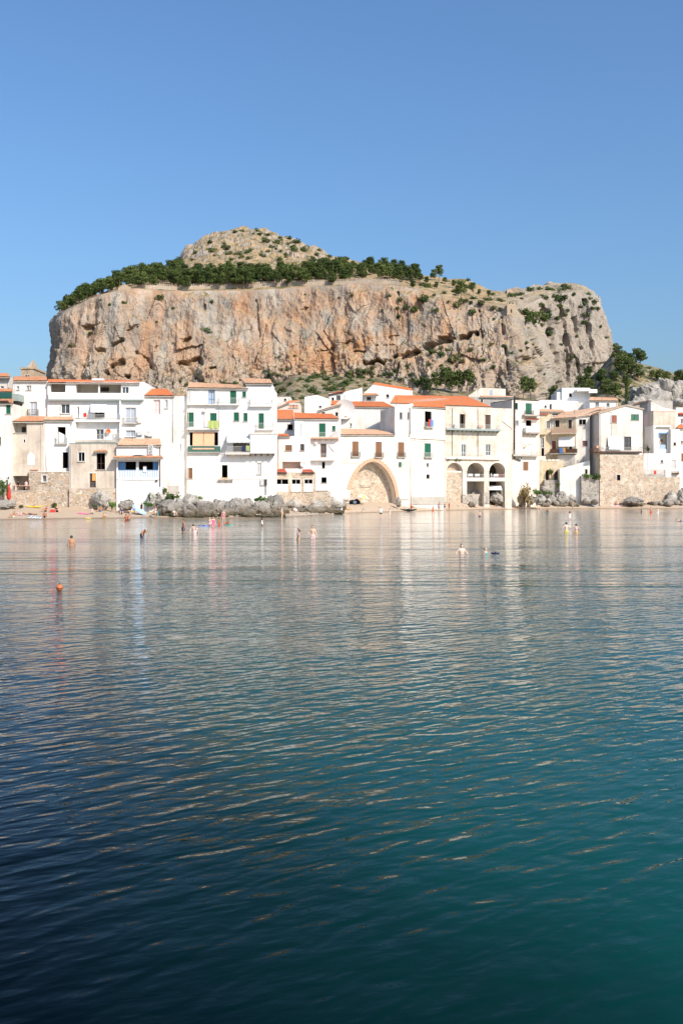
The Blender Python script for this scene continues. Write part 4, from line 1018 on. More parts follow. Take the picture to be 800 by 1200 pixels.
# long white house with galleries
h = House('house', 'long white house with top-floor gallery and orange roof edge above the left beach', 2, -264, 414, 165, 700, 152.5, depth=9, mat='white_clean')
h.win('dark', -244, 166, -138, 238, room='loggia', dp=1.8, name='gallery', sill=False).win('dark', -64, 172, 252, 246, room='loggia', dp=1.8, name='gallery', sill=False)
h.win('curtain', 258, 200, 306, 246).win('curtain', -170, 320, -108, 388).win('curtain', 282, 346, 356, 455, pane='curtain', rail=.45, railmat='ironpale')
h.win('glass', 284, 506, 354, 552, pane='curtain')
h.win('dark', 68, 374, 137, 416, sill=False).win('curtain', 76, 497, 131, 570).win('glass', -56, 340, -42, 415)
h.done('none'); h.tile(-264, 172, 385, 176, -264, 148, 375, 158, 'tile', depth=3.5)
h.box('parapet', -258, 243, 250, 287, -.5, -.02, 'white_clean'); h.box('parapet', 253, 247, 412, 290, -.45, -.02, 'white_clean')
h.box('ledge', -258, 288, 405, 296, -.62, -.03, 'greyiron'); h.box('solar_tank', 35, 135, 118, 150, 1.0, 1.6, 'acwhite')
r = h.rect(90, 196, 146, 222); MB().box(r[0], 1.75, r[1], r[2], 2.04, r[3]).build('gallery_window', 'room', h.e)
h.box('gallery_post', 92, 172, 102, 246, .05, .3, 'white_clean')
h.box('gallery_panel', -138, 180, -64, 238, -.06, -.01, 'white_clean')
awning(h, 38, 316, 152, 372, 1.1, 'cloth_grey')
h.balcony(-100, 245, 432, 446, 1.0, .8, 'white_clean', 'ironpale', False)
h.balcony(-100, 218, 575, 600, 1.2, .9, 'concrete', 'ironpale', False)
h.box('side_wall', 240, 296, 250, 560, -.6, -.01, 'white_clean')
h.dish(168, 514, .35, mat='orange_plastic'); h.pipe([(254, 300), (254, 560)], 'ironpale', .05)
h.box('shelf', 365, 512, 400, 540, -.3, -.01, 'greywood'); h.box('flower_box', 368, 432, 396, 452, -.3, -.02, 'cream')
r = h.rect(222, 500, 250, 598)
mm = MB()
for i in range(7): mm.box(r[0] + i * .1, -.8, r[1], r[0] + i * .1 + .03, -.77, r[3] - i * .12)
mm.box(r[0], -.82, r[3] - .05, r[2], -.78, r[3]); mm.build('stair_railing', 'ironpale', h.e)
LONG = h
cloth('red_towel', 'bright red towel on the line of the long white house', h, -12, 383, 10, 412, -1.15, 'cloth_red')
h = House('house', 'beige plain house with tile-hooded dark window above the left beach', 1, 490, 818, 600, 1045, 147.5, depth=4, mat='beige')
h.win('dark', 551, 660, 597, 725, frame='greywood', dp=1.5).win('dark', 80, 662, 141, 782, c=2, frame='dkbrown', sill=True, rail=None)
h.win('glass', 31, 808, 76, 908, c=2, frame='brown', name='window')
h.done('flat', coping='greyiron')
h.tile(60, 660, 160, 660, 66, 645, 154, 645, 'tile_old', depth=-.02, ov=.5, c=2, name='window_hood')
r = h.rect(50, 810, 74, 860, 2); MB().box(r[0], -.06, r[1], r[2], -.01, r[3]).build('shutter', 'amber_plastic', h.e)
h = House('rubble_wall', 'stony footing of exposed rubble below the plain beige house', 1, 488, 822, 918, 1048, 147.2, depth=.28, mat='stone_pl', cat='wall', group=None); h.done('none')
h.box('top', 488, 912, 822, 919, 0, .28, 'beige')
# balcony house
h = House('house', 'white balcony house with blue balustrade, tile canopy and two air conditioners', 2, 220, 530, 612, 1020, 147, depth=5, mat='white_clean')
h.win('dark', 230, 726, 358, 838, name='balcony_opening', sill=False, dp=2.2).win('dark', 376, 726, 514, 838, name='balcony_opening', sill=False, dp=2.2)
h.done('none'); h.tile(224, 614, 536, 614, 250, 566, 528, 566, 'tile_pale', depth=4.5)
h.tile(196, 703, 548, 703, 202, 686, 540, 686, 'tile_old', depth=-.02, ov=1.2, name='canopy')
h.box('panel', 440, 606, 497, 684, -.12, -.01, 'white'); h.ac(446, 612, 480, 641); h.ac(446, 645, 480, 674)
for a, b in ((230, 358), (376, 514)):
    r = h.rect(a, 786, b, 838); sb = MB().box(r[0], .05, r[1], r[2], .1, r[3]).build('balustrade', 'cloth_ltblue', h.e)
    bm_ = MB()
    for i in range(11): u = r[0] + (r[2] - r[0]) * (i + .2) / 11; bm_.box(u, .0, r[1], u + .12, .045, r[3])
    bm_.build('baluster', 'whitewood', sb)
    MB().box(r[0], -.02, r[3], r[2], .14, r[3] + .06).build('handrail', 'bluewood', sb)
for x0, x1 in ((230, 282), (474, 514)):
    r = h.rect(x0, 728, x1, 784); cbm = MB()
    n = 8
    for i in range(n): u0 = r[0] + (r[2] - r[0]) * i / n; u1 = r[0] + (r[2] - r[0]) * (i + 1) / n; cbm.quad((u0, .35 + .06 * (i % 2), r[1]), (u1, .35 + .06 * ((i + 1) % 2), r[1]), (u1, .35 + .06 * ((i + 1) % 2), r[3]), (u0, .35 + .06 * (i % 2), r[3]))
    cbm.build('blue_curtain', 'bluewood', h.e)
m = MB(); a = h.loc(320, 690); b = h.loc(440, 690)
m.poly([(a[0], -.6, a[1]), ((a[0] * 2 + b[0]) / 3, -.6, a[1] + .22), ((a[0] + 2 * b[0]) / 3, -.6, a[1] + .2), (b[0], -.6, b[1])]); m.poly([(b[0], -.3, b[1]), ((a[0] + 2 * b[0]) / 3, -.3, a[1] + .2), ((a[0] * 2 + b[0]) / 3, -.3, a[1] + .22), (a[0], -.3, a[1])])
m.build('rolled_tarpaulin', 'iron', h.e); h.box('notice', 408, 758, 430, 800, -.08, -.02, 'cloth_white'); h.box('lamp', 494, 855, 508, 865, -.2, -.01, 'iron')
h.pipe([(527, 616), (527, 900)], 'brown', .06)
BALC = h
h = House('house', 'plain white house with pale orange roof and pink-curtained window', 2, 414, 626, 262, 960, 153, depth=9, mat='white')
h.win('curtain', 480, 292, 527, 394, pane='cloth_palepink', frame='whitewood').win('curtain', 562, 293, 580, 350, pane='curtain')
h.done('none'); h.tile(414, 262, 630, 265, 418, 216, 575, 216, 'tile', depth=6)
h.dish(442, 530, .36); h.box('lamp', 420, 545, 470, 552, -.3, -.01, 'concrete'); h.box('low_wall', 582, 896, 655, 950, -1.6, -1.2, 'grey')
h.pipe([(617, 265), (617, 590)], 'ironpale', .05)
h = House('house', 'narrow white strip of a house with dark drainpipe beside the green-shuttered one', 3, 12, 128, 262, 950, 158.6, depth=8, mat='white')
h.win('curtain', 60, 300, 68, 355, pane='greywood').win('curtain', 62, 600, 76, 645, pane='greywood'); h.done('flat', coping='tile_old')
h.pipe([(20, 272), (20, 900)], 'iron', .06); h.box('meter_box', 36, 745, 62, 790, -.2, -.01, 'greywood'); h.dish(70, 830, .3); h.box('bracket_lamp', 30, 700, 42, 725, -.4, -.01, 'brown')
# ---- the big house with green shutters
h = House('house', 'big white five-storey house with green shutters, orange blinds and grey awning', 3, 115, 722, 206, 1000, 158, depth=9, mat='white_clean')
h.win('curtain', 266, 222, 311, 321, pane='curtain', frame='bluewood', sill=False)
for r in ((418, 228, 461, 320), (118, 380, 163, 481), (618, 386, 655, 496)): h.win('shut:green', *r, sill=False, name='french_door')
for r in ((504, 234, 529, 272), (278, 385, 323, 438), (444, 380, 480, 440), (512, 384, 540, 442)): h.win('shut:green', *r)
h.win('dark', 134, 520, 334, 612, name='gallery_opening', sill=False, dp=2.0)
h.win('dark', 440, 585, 556, 655, name='balcony_opening', sill=False, dp=1.5, room='loggia')
h.win('curtain', 600, 556, 634, 598, flat=True, pane='curtain').win('curtain', 674, 560, 710, 598, flat=True, pane='cloth_white')
h.win('shut:brown', 120, 770, 154, 845).win('open:whitewood', 360, 750, 400, 840, sill=False).win('shut:greywood', 606, 734, 637, 815)
h.done('none')
h.tile(120, 208, 548, 213, 128, 168, 470, 188, 'tile_pale', depth=5.5)
h.box('ledge', 115, 320, 332, 328, -.5, -.01, 'white_old'); h.balcony(115, 342, 490, 500, .8, .95, 'white_clean', 'ironpale', False)
h.balcony(335, 480, 320, 328, .7, .95, 'white_clean', 'ironpale', False)
h.balcony(600, 722, 497, 504, .5, .95, 'white_clean', 'ironpale', False)
r = h.rect(122, 615, 348, 660, None, -.5); gb = MB().box(r[0], -.5, r[1] - .12, r[2], -.01, r[1]).build('balcony', 'concrete', h.e)
railing(gb, [(r[0] + .03, -.02), (r[0] + .03, -.46), (r[2] - .03, -.46), (r[2] - .03, -.02)], r[1], r[3] - r[1], 'greyiron', .15, 'green')
for a, b in ((155, 230), (233, 308)):
    r = h.rect(a, 518, b, 640, None, -.3); bl = MB(); n = 8
    for i in range(n): z0_ = r[3] + (r[1] - r[3]) * i / n; z1_ = r[3] + (r[1] - r[3]) * (i + 1) / n; y0_, y1_ = -.12 - .35 * i / n, -.12 - .35 * (i + 1) / n; bl.quad((r[0], y1_, z1_), (r[2], y1_, z1_), (r[2], y0_, z0_), (r[0], y0_, z0_))
    bl.build('orange_blind', 'cloth_orange', h.e)
awning(h, 395, 534, 556, 584, 1.5, 'cloth_grey')
h.balcony(385, 556, 660, 676, 1.2, .9, 'white_old', 'ironpale', True)
h.box('box_room', 558, 532, 740, 668, -1.2, -.004, 'white_clean'); h.box('box_room_roof', 552, 522, 745, 532, -1.3, -.004, 'cream')
for x in (560, 598, 640, 684, 726):
    u, z = h.loc(x, 672); MB().box(u - .08, -1.1, z - .3, u + .08, -.01, z).build('bracket', 'dkbrown', h.e)
h.balcony(335, 436, 848, 857, .5, 0, 'concrete', 'ironpale', True)
h.box('meter_box', 632, 853, 655, 892, -.25, -.01, 'greywood'); h.box('meter_box', 659, 850, 676, 892, -.25, -.01, 'iron'); h.pipe([(668, 890), (668, 960)], 'iron', .06)
h.pipe([(238, 380), (238, 490)], 'ironpale', .03); h.pipe([(140, 214), (140, 318)], 'ironpale', .04); h.dish(243, 365, .3)
h.pipe([(340, 345), (340, 510)], 'ironpale', .04); h.box('cornice', 115, 845, 660, 851, -.06, -.003, 'white')
BIG = h
cloth('lime_towel', 'lime green towel over the balcony rail of the green-shuttered house', h, 264, 438, 340, 492, -.9, 'cloth_lime')
cloth('dark_laundry', 'navy clothes drying under the grey awning', h, 502, 616, 527, 655, -1.3, 'cloth_navy')
cloth('green_laundry', 'small green cloth drying beside the navy clothes', h, 530, 614, 552, 650, -1.3, 'cloth_lime')
h2 = House('roof_room', 'white tower room with green shuttered door atop the five-storey house', 3, 530, 712, 178, 380, 158.9, depth=6, mat='white_clean')
h2.win('shut:green', 593, 232, 648, 328, sill=False, name='french_door'); h2.done('none')
h2.tile(526, 178, 716, 178, 486, 138, 700, 148, 'tile_pale', depth=5.5); h2.balcony(555, 714, 328, 338, 1.5, .95, 'white_clean', 'ironpale', False)
k = 0
for x in (358, 372, 384, 398):
    u, z = BIG.loc(x, 848, None, -.35); f = tag(MB().ball((0, 0, .14), (.11, .11, .13), 8, 5).tube([(0, 0, 0), (0, 0, .1)], [.08, .09], 8).build('flower_pot', 'amber_plastic', None, True), ('leftmost', 'second from left', 'third from left', 'rightmost')[k] + ' orange flower pot on the small balcony ledge of the green-shuttered house', 'flower pot', 'pots on the balcony ledge')
    lc = Vector((u, -.3, z)); f.location = Vector(BIG.e.location) + lc; k += 1

# ============ middle block
h = House('house', 'tiny distant white house on the slope right of the tower room', 4, 60, 192, 222, 420, 236, depth=8, mat='white'); h.win('dark', 145, 235, 160, 250, dp=1); h.done('flat')
h = House('house', 'pale pink house with brick-edged window below the scrub slope', 4, 80, 262, 268, 460, 214, depth=8, mat='pink')
h.win('shut:terracotta', 178, 280, 214, 305).win('shut:terracotta', 218, 280, 246, 305); h.done('none'); h.tile(76, 308, 180, 268, 185, 250, 262, 250, 'tile', depth=7)
h = House('house', 'plain white cube house against the scrub slope', 4, 295, 474, 210, 460, 222, depth=9, mat='white_clean'); h.top = [(0, h.z(295, 222)), (h.w * .5, h.z(385, 206)), (h.w, h.z(474, 236))]; h.zt = h.z(474, 237)
h.win('dark', 404, 288, 420, 300, dp=1); h.done('none')
h = House('house', 'white house with sloping red edge and dark square window on the slope', 4, 474, 586, 195, 460, 226, depth=9, mat='white')
h.win('dark', 530, 210, 560, 248, frame='greywood', dp=1).win('dark', 497, 226, 512, 248, dp=1); h.done('none'); h.tile(470, 206, 590, 184, 474, 200, 590, 178, 'tile_red', depth=5)
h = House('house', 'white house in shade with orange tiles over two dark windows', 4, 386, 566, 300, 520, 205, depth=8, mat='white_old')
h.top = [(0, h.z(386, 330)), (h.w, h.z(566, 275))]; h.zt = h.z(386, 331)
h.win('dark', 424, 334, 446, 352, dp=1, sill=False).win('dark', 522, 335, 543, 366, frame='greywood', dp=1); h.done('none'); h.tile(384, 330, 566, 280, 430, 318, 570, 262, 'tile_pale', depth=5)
h = House('house', 'white house top with a red roof edge left of the satellite dish', 4, 490, 640, 282, 400, 213, depth=6, mat='white'); h.done('none'); h.tile(488, 282, 585, 282, 492, 250, 578, 250, 'tile', depth=5)
h = House('house', 'low white house with broad orange roof left of the corner balcony', 4, 78, 218, 390, 760, 178, depth=9, mat='white')
h.win('dark', 170, 425, 208, 466, dp=1.5); h.done('none'); h.tile(74, 390, 218, 390, 80, 318, 212, 320, 'tile', depth=7)
h = House('house', 'white house with orange roof, green door and long bracketed balcony', 4, 215, 562, 384, 800, 176, depth=9, mat='white_clean')
h.win('shut:green', 403, 418, 450, 516, sill=False, name='french_door').win('shut:green', 500, 437, 523, 473)
h.win('glass', 414, 568, 457, 671, frame='brown', sill=False, t=.13).win('dark', 425, 703, 446, 750, dp=1)
h.done('none'); h.tile(222, 384, 552, 386, 218, 340, 500, 350, 'tile', depth=7)
h.balcony(316, 548, 520, 530, 1.0, .85, 'terracotta', 'ironpale', True); h.balcony(332, 520, 681, 692, .9, .9, 'pinkwhite', 'ironpale', False)
u, z = h.loc(545, 470); h.box('side_stair', 222, 400, 285, 520, -.35, -.01, 'white_clean'); h.pipe([(470, 578), (516, 634)], 'brown', .035); h.dish(384, 562, .28)  # thin brown diagonal tube beside the balcony door, no rain pipe
h.pipe([(475, 522), (548, 474)], 'brown', .04, y=-.4, name='stair_rail'); h.box('ledge', 312, 770, 470, 776, -.12, -.004, 'cream')
h = House('house', 'low pinkish white house with tile edge and two brown windows', 4, 92, 336, 512, 790, 172, depth=4, mat='pinkwhite')
h.wins('shut:brown', [(153, 579, 202, 620)]).win('glass', 264, 571, 293, 620, frame='brown').win('dark', 133, 702, 268, 752, room='pink', dp=1.2, name='terrace_opening', sill=False); h.done('flat', coping=None)
h.tile(98, 515, 192, 515, 100, 497, 165, 497, 'tile', depth=3); h.dish(284, 720, .45); h.pipe([(135, 752), (262, 705)], 'brown', .03)
# restaurant
h = House('restaurant', 'low stone restaurant with three wide open windows above the shore rocks', 4, 22, 376, 782, 940, 167, depth=7, mat='stone_pl', cat='restaurant', group=None)
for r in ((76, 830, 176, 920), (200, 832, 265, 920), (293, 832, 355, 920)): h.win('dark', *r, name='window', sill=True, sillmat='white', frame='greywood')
h.done('flat', coping='white')
for r in ((76, 868, 176, 920), (200, 866, 265, 920), (293, 864, 355, 920)):
    q = h.rect(*r); MB().box(q[0] + .03, .06, q[1] + .02, q[2] - .03, .1, q[3]).build('window_screen', 'cloth_white', h.e)
h.tile(4, 784, 166, 784, 14, 757, 150, 757, 'tile_red', depth=2.2); h.tile(274, 784, 368, 784, 282, 760, 350, 760, 'tile_red', depth=2.2)
h.box('wall_lamp', -20, 855, -6, 890, -.3, -.01, 'greywood'); h.box('chimney', 84, 700, 100, 760, 1.0, 1.5, 'terracotta')
h = House('rubble_wall', 'rough rubble footing of the stone restaurant running down to the shore', 4, 18, 486, 922, 1062, 166.3, 168.2, depth=6, mat='stone', cat='wall', group=None); h.done('flat', coping=None)
h = House('house', 'low white annex with one black window between white shutters', 4, 376, 576, 776, 935, 169, depth=6, mat='white_clean')
h.win('open:whitewood', 420, 817, 458, 858); h.done('flat', coping=None); h.box('ledge', 380, 916, 470, 924, -.3, -.01, 'iron')
# arch house
h = House('house', 'white house with the big pointed arch and three brown-shuttered windows', 5, -18, 495, 490, 1000, 192, 199, depth=8, mat='white_old')
for r in ((77, 538, 122, 645), (245, 541, 290, 650), (406, 544, 451, 648)): h.win('shut:brown', *r, rail=.45, sill=False, name='french_door')
h.win('shut:green', 413, 686, 428, 718, flat=True, leaves=1)
inner = [(62, 885), (72, 850), (88, 812), (108, 772), (135, 735), (165, 706), (195, 688), (228, 680), (262, 691), (295, 714), (325, 748), (350, 790), (370, 835), (383, 885), (392, 942)]
outer = [(38, 880), (48, 840), (66, 795), (90, 752), (120, 713), (158, 680), (195, 664), (230, 655), (270, 666), (308, 690), (342, 728), (370, 775), (392, 825), (406, 880), (417, 942)]
h.arch(inner, 1.9, outer, 'terracotta'); h.done('none')
h.tile(-18, 490, 386, 492, -10, 446, 290, 456, 'tile_pale', depth=7)
r = h.rect(40, 660, 410, 1000); MB().quad((r[0], 1.9, 0), (r[2], 1.9, 0), (r[2], 1.9, r[3]), (r[0], 1.9, r[3])).build('arch_infill', 'stone_pl', h.e)
h.box('sill_course', 170, 852, 240, 866, 1.75, 1.9, 'stone'); h.box('ledge', -10, 946, 60, 960, -.5, -.01, 'concrete'); h.box('ledge', 395, 940, 490, 955, -.25, -.01, 'cream')
ARCHH = h
h = House('house', 'white upper house with two small windows between orange roofs', 5, 385, 520, 272, 520, 199.2, 200.2, depth=8, mat='white')
h.wins('glass', [(418, 328, 437, 375), (474, 328, 492, 375)], frame='brown', t=.06); h.top = [(0, h.z(385, 288)), (h.w * .93, h.z(510, 262)), (h.w, h.z(520, 275))]; h.zt = h.z(385, 290); h.done('none')
h = House('house', 'white house with bright orange roof and big satellite dish', 5, -60, 386, 287, 520, 210, depth=8, mat='white')
h.win('shut:brown', 300, 328, 318, 428, leaves=1, rail=.3, sill=False, name='narrow_door').win('glass', 60, 406, 74, 432); h.done('none'); h.tile(60, 287, 384, 292, 50, 250, 300, 252, 'tile', depth=7)
h.dish(24, 308, 2.1, mat='dish', y_=-1.2); h.box('dish_bracket', 10, 356, 40, 364, -1.0, -.01, 'redwood')
h = House('house', 'upper white house with orange roof nearest the cliff foot', 5, 155, 512, 172, 420, 240, depth=9, mat='white_clean')
h.top = [(0, h.z(155, 195)), (h.w * .2, h.z(225, 128)), (h.w, h.z(512, 172))]; h.zt = h.z(155, 197)
h.wins('dark', [(182, 215, 213, 240), (322, 198, 342, 222)], dp=1, frame='greywood'); h.done('none'); h.tile(225, 130, 512, 174, 240, 112, 505, 155, 'tile', depth=6, yfront=.3)
h.tile(150, 206, 272, 206, 158, 187, 250, 190, 'tile_old', depth=.2, ov=1.2, name='porch_roof')
h = House('house', 'white gabled house left of the uppermost orange roof', 5, 10, 150, 165, 420, 236, depth=9, mat='white_clean'); h.top = [(0, h.z(10, 182)), (h.w, h.z(150, 148))]; h.zt = h.z(10, 184); h.done('none')
h.antenna(105, 150, 1.8)
h = House('house', 'white house under the broad orange roof with a towel-hung window', 5, 497, 748, 292, 990, 199.6, 206, depth=9, mat='white_old')
h.win('dark', 600, 322, 648, 432, rail=.6, railmat='ironpale', sill=False, name='french_door').win('shut:green', 598, 552, 643, 650, rail=.5, railmat='ironpale', sill=False, name='french_door')
h.win('dark', 613, 694, 627, 718, dp=1).win('dark', 611, 775, 634, 804, dp=1); h.done('none')
h.tile(512, 288, 748, 296, 520, 262, 740, 268, 'tile', depth=3.0, ov=.3)
h.box('cornice', 492, 500, 752, 514, -.22, -.004, 'cream'); h.pipe([(493, 520), (497, 800), (497, 992)], 'beige', .07); h.box('plinth', 500, 936, 748, 992, -.14, -.004, 'concrete')
cloth('red_garment', 'red garment hung at the upper balcony below the broad orange roof', h, 628, 378, 642, 428, -.66, 'cloth_red', wave=.03); cloth('blue_garment', 'blue and white garment hung beside the red one', h, 643, 382, 662, 428, -.66, 'cloth_blue', wave=.03)
OR_ = h
h = House('house', 'long house under the broadest orange roof seen behind the two facades', 5, 350, 1090, 292, 700, 220.5, 227.5, depth=9, mat='peeling')
h.done('none'); h.tile(350, 262, 1085, 291, 385, 205, 900, 212, 'tile', depth=9, yfront=-4.6)
h.antenna(680, 262, .8, yb=4)
# ============ house with three arches
h = House('house', 'peeling cream house with long balcony over three stone arches', 6, 72, 548, 286, 985, 217, 223, depth=9, mat='peeling')
h.zt = h.z(72, 284)
h.win('open:dkbrown', 184, 342, 203, 440, sill=False, hood='cream', name='french_door', pane='curtain').win('shut:dkbrown', 357, 348, 396, 448, sill=False, hood='cream', name='french_door')
h.win('glass', 186, 558, 220, 648, frame='whitewood', t=.12, sill=False, name='french_door').win('glass', 362, 558, 397, 640, frame='whitewood', t=.12, sill=False, name='french_door')
def semi(x0, x1, yt, ys, n=12): return [((x0 + x1) / 2 - (x1 - x0) / 2 * math.cos(math.pi * i / n), ys - (ys - yt) * math.sin(math.pi * i / n)) for i in range(n + 1)]
h.arch(semi(78, 194, 690, 752), 1.2, semi(68, 204, 678, 752), 'cream'); h.arch(semi(226, 350, 690, 752), 4.0, semi(216, 360, 678, 752), 'cream'); h.arch(semi(386, 500, 690, 752), 4.0, semi(376, 510, 678, 752), 'cream')
h.done('none')
r = h.rect(78, 680, 194, 1000); MB().quad((r[0], 1.2, 0), (r[2], 1.2, 0), (r[2], 1.2, r[3]), (r[0], 1.2, r[3])).build('arch_infill', 'stone_pl', h.e); h.box('arch_ledge', 80, 750, 192, 760, .2, 1.2, 'white_old')
r0 = h.rect(78, 758, 194, 1000); MB().box(r0[0] + .02, .22, 0, r0[2] - .02, 1.19, r0[3]).build('arch_filling', 'stone_pl', h.e)
for a, b in ((226, 350), (386, 500)):
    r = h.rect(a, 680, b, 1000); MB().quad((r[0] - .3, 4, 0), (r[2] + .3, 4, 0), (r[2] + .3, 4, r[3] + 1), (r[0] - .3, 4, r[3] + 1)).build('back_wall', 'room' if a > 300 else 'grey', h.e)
    q = h.rect(a, 800, b, 824); sl_ = MB().box(q[0] + .01, -.1, q[1], q[2] - .01, 3.98, q[3]).build('terrace_floor', 'white_old', h.e)
    railing(sl_, [(q[0] + .05, 0), (q[2] - .05, 0)], q[3], .75, 'ironpale', .2)
    h.arch_floor = (q, q[3])
r = h.rect(225, 830, 350, 985); MB().box(r[0] + .02, 1.2, 0, r[2] - .02, 3.9, r[1] + 2.1).build('rubble_step', 'stone_grey', h.e)
AR3 = h
h.balcony(76, 470, 452, 466, 1.3, 1.0, 'greyiron', 'ironpale', True); 
h.box('ledge', 76, 655, 470, 664, -.5, -.01, 'cream'); railing(h.wall, [(h.u(76), -.46), (h.u(345), -.46)], h.z(200, 655), .95, 'ironpale', .2)
h.pipe([(120, 300), (120, 640)], 'iron', .05); h.pipe([(304, 300), (304, 650)], 'brown', .05); h.pipe([(480, 390), (560, 452)], 'cream', .08)
h.box('pier_base', 346, 905, 388, 985, -.25, -.01, 'stone_grey'); h.box('pier_base', 194, 920, 228, 985, -.25, -.01, 'stone_grey'); h.box('bench', 312, 420, 342, 440, -.6, -.2, 'terracotta'); h.box('stack_of_boards', 137, 412, 165, 440, -.7, -.3, 'greywood')
h = House('house', 'grey-beige tall house with skylight window behind the broad orange roof', 6, 240, 560, 216, 700, 236, depth=9, mat='grey')
h.wins('dark', [(327, 231, 340, 255), (416, 250, 431, 280)], dp=1, sill=False); h.done('none'); h.tile(318, 218, 562, 222, 320, 208, 555, 212, 'tile_pale', depth=7)
h = House('house', 'sandy upper house with one pale blue window below the cliff', 6, 238, 505, 160, 500, 246, depth=8, mat='cream')
h.top = [(0, h.z(238, 205)), (h.w * .33, h.z(330, 150)), (h.w, h.z(505, 158))]; h.zt = h.z(238, 207); h.win('curtain', 391, 210, 412, 240, pane='curtain'); h.done('none')
q = h.rect(391, 166, 412, 208); h.win_ = MB().box(q[0], -.06, q[1], q[2], -.004, q[3]).build('window', 'curtain', h.e)
h = House('house', 'tall narrow cream house with red awning and thick black drainpipe', 6, 550, 748, 238, 930, 226, 229, depth=9, mat='cream')
h.win('shut:green', 648, 263, 692, 342, sill=False, rail=.6, name='french_door').win('dark', 572, 260, 592, 305, frame='green').win('curtain', 576, 386, 598, 422)
h.win('dark', 650, 385, 690, 425, dp=1.5, sill=False).win('shut:whitewood', 586, 545, 624, 632, sill=False, name='french_door').win('shut:brown', 630, 684, 668, 748)
h.win('shut:whitewood', 665, 560, 690, 634, sill=False, name='french_door'); h.done('flat', coping='dkbrown')
awning(h, 645, 368, 745, 378, .9, 'redwood', drop=.1); h.balcony(640, 748, 345, 352, .9, 0, 'concrete', 'iron', False)
h.balcony(650, 750, 470, 478, 1.1, .95, 'concrete', 'whitewood', True, solid='cloth_white'); h.balcony(562, 748, 636, 643, 1.0, .95, 'concrete', 'ironpale', False)
h.pipe([(566, 208), (564, 660), (605, 675), (612, 650)], 'black_paint', .16, y=-.25); h.ac(598, 652, 614, 676); h.dish(640, 574, .25, mat='terracotta')
# ============ right block
h = House('house', 'plain white box house behind the cream house', 7, 66, 262, 245, 500, 262, depth=9, mat='white_clean'); h.win('dark', 150, 276, 163, 312, dp=1).win('dark', 112, 285, 125, 300, dp=1); h.done('flat', coping=None)
h = House('house', 'modern white house with flat canopy below the pine slope', 7, 240, 448, 155, 480, 268, depth=10, mat='white_clean')
h.win('dark', 293, 196, 312, 220, dp=1).win('glass', 372, 272, 400, 315).win('glass', 270, 285, 284, 318); h.done('flat', coping=None)
h.box('canopy', 350, 165, 500, 178, -2.5, 2.0, 'white_clean'); h.box('step_block', 205, 185, 242, 330, .5, 8, 'white'); h.box('canopy_edge', 440, 178, 502, 192, -2.8, -1.5, 'white_clean'); h.antenna(228, 170, 1.5)
h.box('lower_block', 190, 265, 446, 330, -3, -.02, 'white')
h = House('house', 'white house with pale tiled roof right of the modern canopy house', 7, 445, 650, 250, 480, 258, depth=8, mat='white_clean')
h.wins('glass', [(487, 263, 512, 293), (570, 268, 590, 293)]); h.done('none'); h.tile(440, 250, 660, 252, 450, 224, 640, 230, 'tile_pale', depth=6); h.antenna(535, 235, 2.4)
h = House('house', 'low white house with pale tiles between cream house and modern house', 7, 64, 262, 332, 560, 250, depth=7, mat='white'); h.win('dark', 118, 358, 134, 382, dp=1).win('glass', 165, 345, 215, 362); h.done('none'); h.tile(60, 334, 262, 336, 70, 310, 245, 320, 'tile_pale', depth=6)
h = House('house', 'yellowish narrow house squeezed behind the cream house', 7, 66, 168, 350, 860, 240, depth=8, mat='ochre')
h.win('glass', 124, 400, 150, 455).win('curtain', 84, 525, 108, 600, sill=False); h.win('dark', 88, 600, 108, 660, dp=1, sill=False); h.done('flat', coping='terracotta')
h.balcony(66, 125, 490, 500, .8, .8, 'ochre', 'ironpale', False); h.box('sill_band', 70, 345, 140, 352, -.4, -.01, 'tile_red')
h = House('arched_wall', 'small ochre wall pierced by two dark arches above the rocks', 7, 76, 250, 690, 870, 237, depth=4, mat='ochre', cat='wall', group=None)
h.arch(semi(120, 148, 760, 785, 8) , 2.5); h.arch(semi(182, 243, 770, 800, 10), 2.5); h.done('flat', coping='cream')
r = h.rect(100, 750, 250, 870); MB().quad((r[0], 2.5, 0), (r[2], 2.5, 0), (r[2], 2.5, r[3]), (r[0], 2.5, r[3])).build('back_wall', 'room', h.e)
for a in (100, 135, 165, 195): h.box('parapet_block', a, 684, a + 24, 700, -.1, .2, 'cream')
# house with wide balconies
h = House('house', 'sandy house with wide balconies, white awning and laundry', 7, 158, 342, 388, 860, 240, 237, depth=10, mat='ochre')
h.win('dark', 190, 394, 221, 446, frame='brown', sill=False, dp=1).win('shut:dkbrown', 287, 391, 312, 456, sill=False, leaves=1).win('shut:redwood', 165, 546, 195, 612, sill=False).win('dark', 290, 552, 316, 622, sill=False, frame='dkbrown', dp=1.2).win('shut:whitewood', 168, 402, 186, 446, sill=False, leaves=1); h.done('none')
h.tile(154, 386, 345, 372, 240, 340, 560, 292, 'tile_pale', depth=9, ov=.5)
h.balcony(160, 342, 488, 500, 1.2, 1.0, 'ochre', 'ironpale', False, solid='cloth_orange'); h.balcony(150, 340, 636, 648, 1.6, 1.0, 'concrete', 'iron', False, solid='brown')
awning(h, 215, 515, 332, 585, 1.4, 'cloth_white'); h.box('balcony_soffit', 205, 650, 338, 738, -.9, -.01, 'white_old')
cloth('blue_laundry', 'blue cloth drying on the lower wide balcony', h, 221, 600, 246, 636, -1.68, 'cloth_blue'); cloth('orange_laundry', 'orange cloth drying next to the blue one', h, 247, 598, 264, 634, -1.68, 'amber_plastic')
h = House('house', 'white house with a red-framed window between balconies and shaded wall', 7, 341, 446, 374, 900, 237, depth=10, mat='white_old')
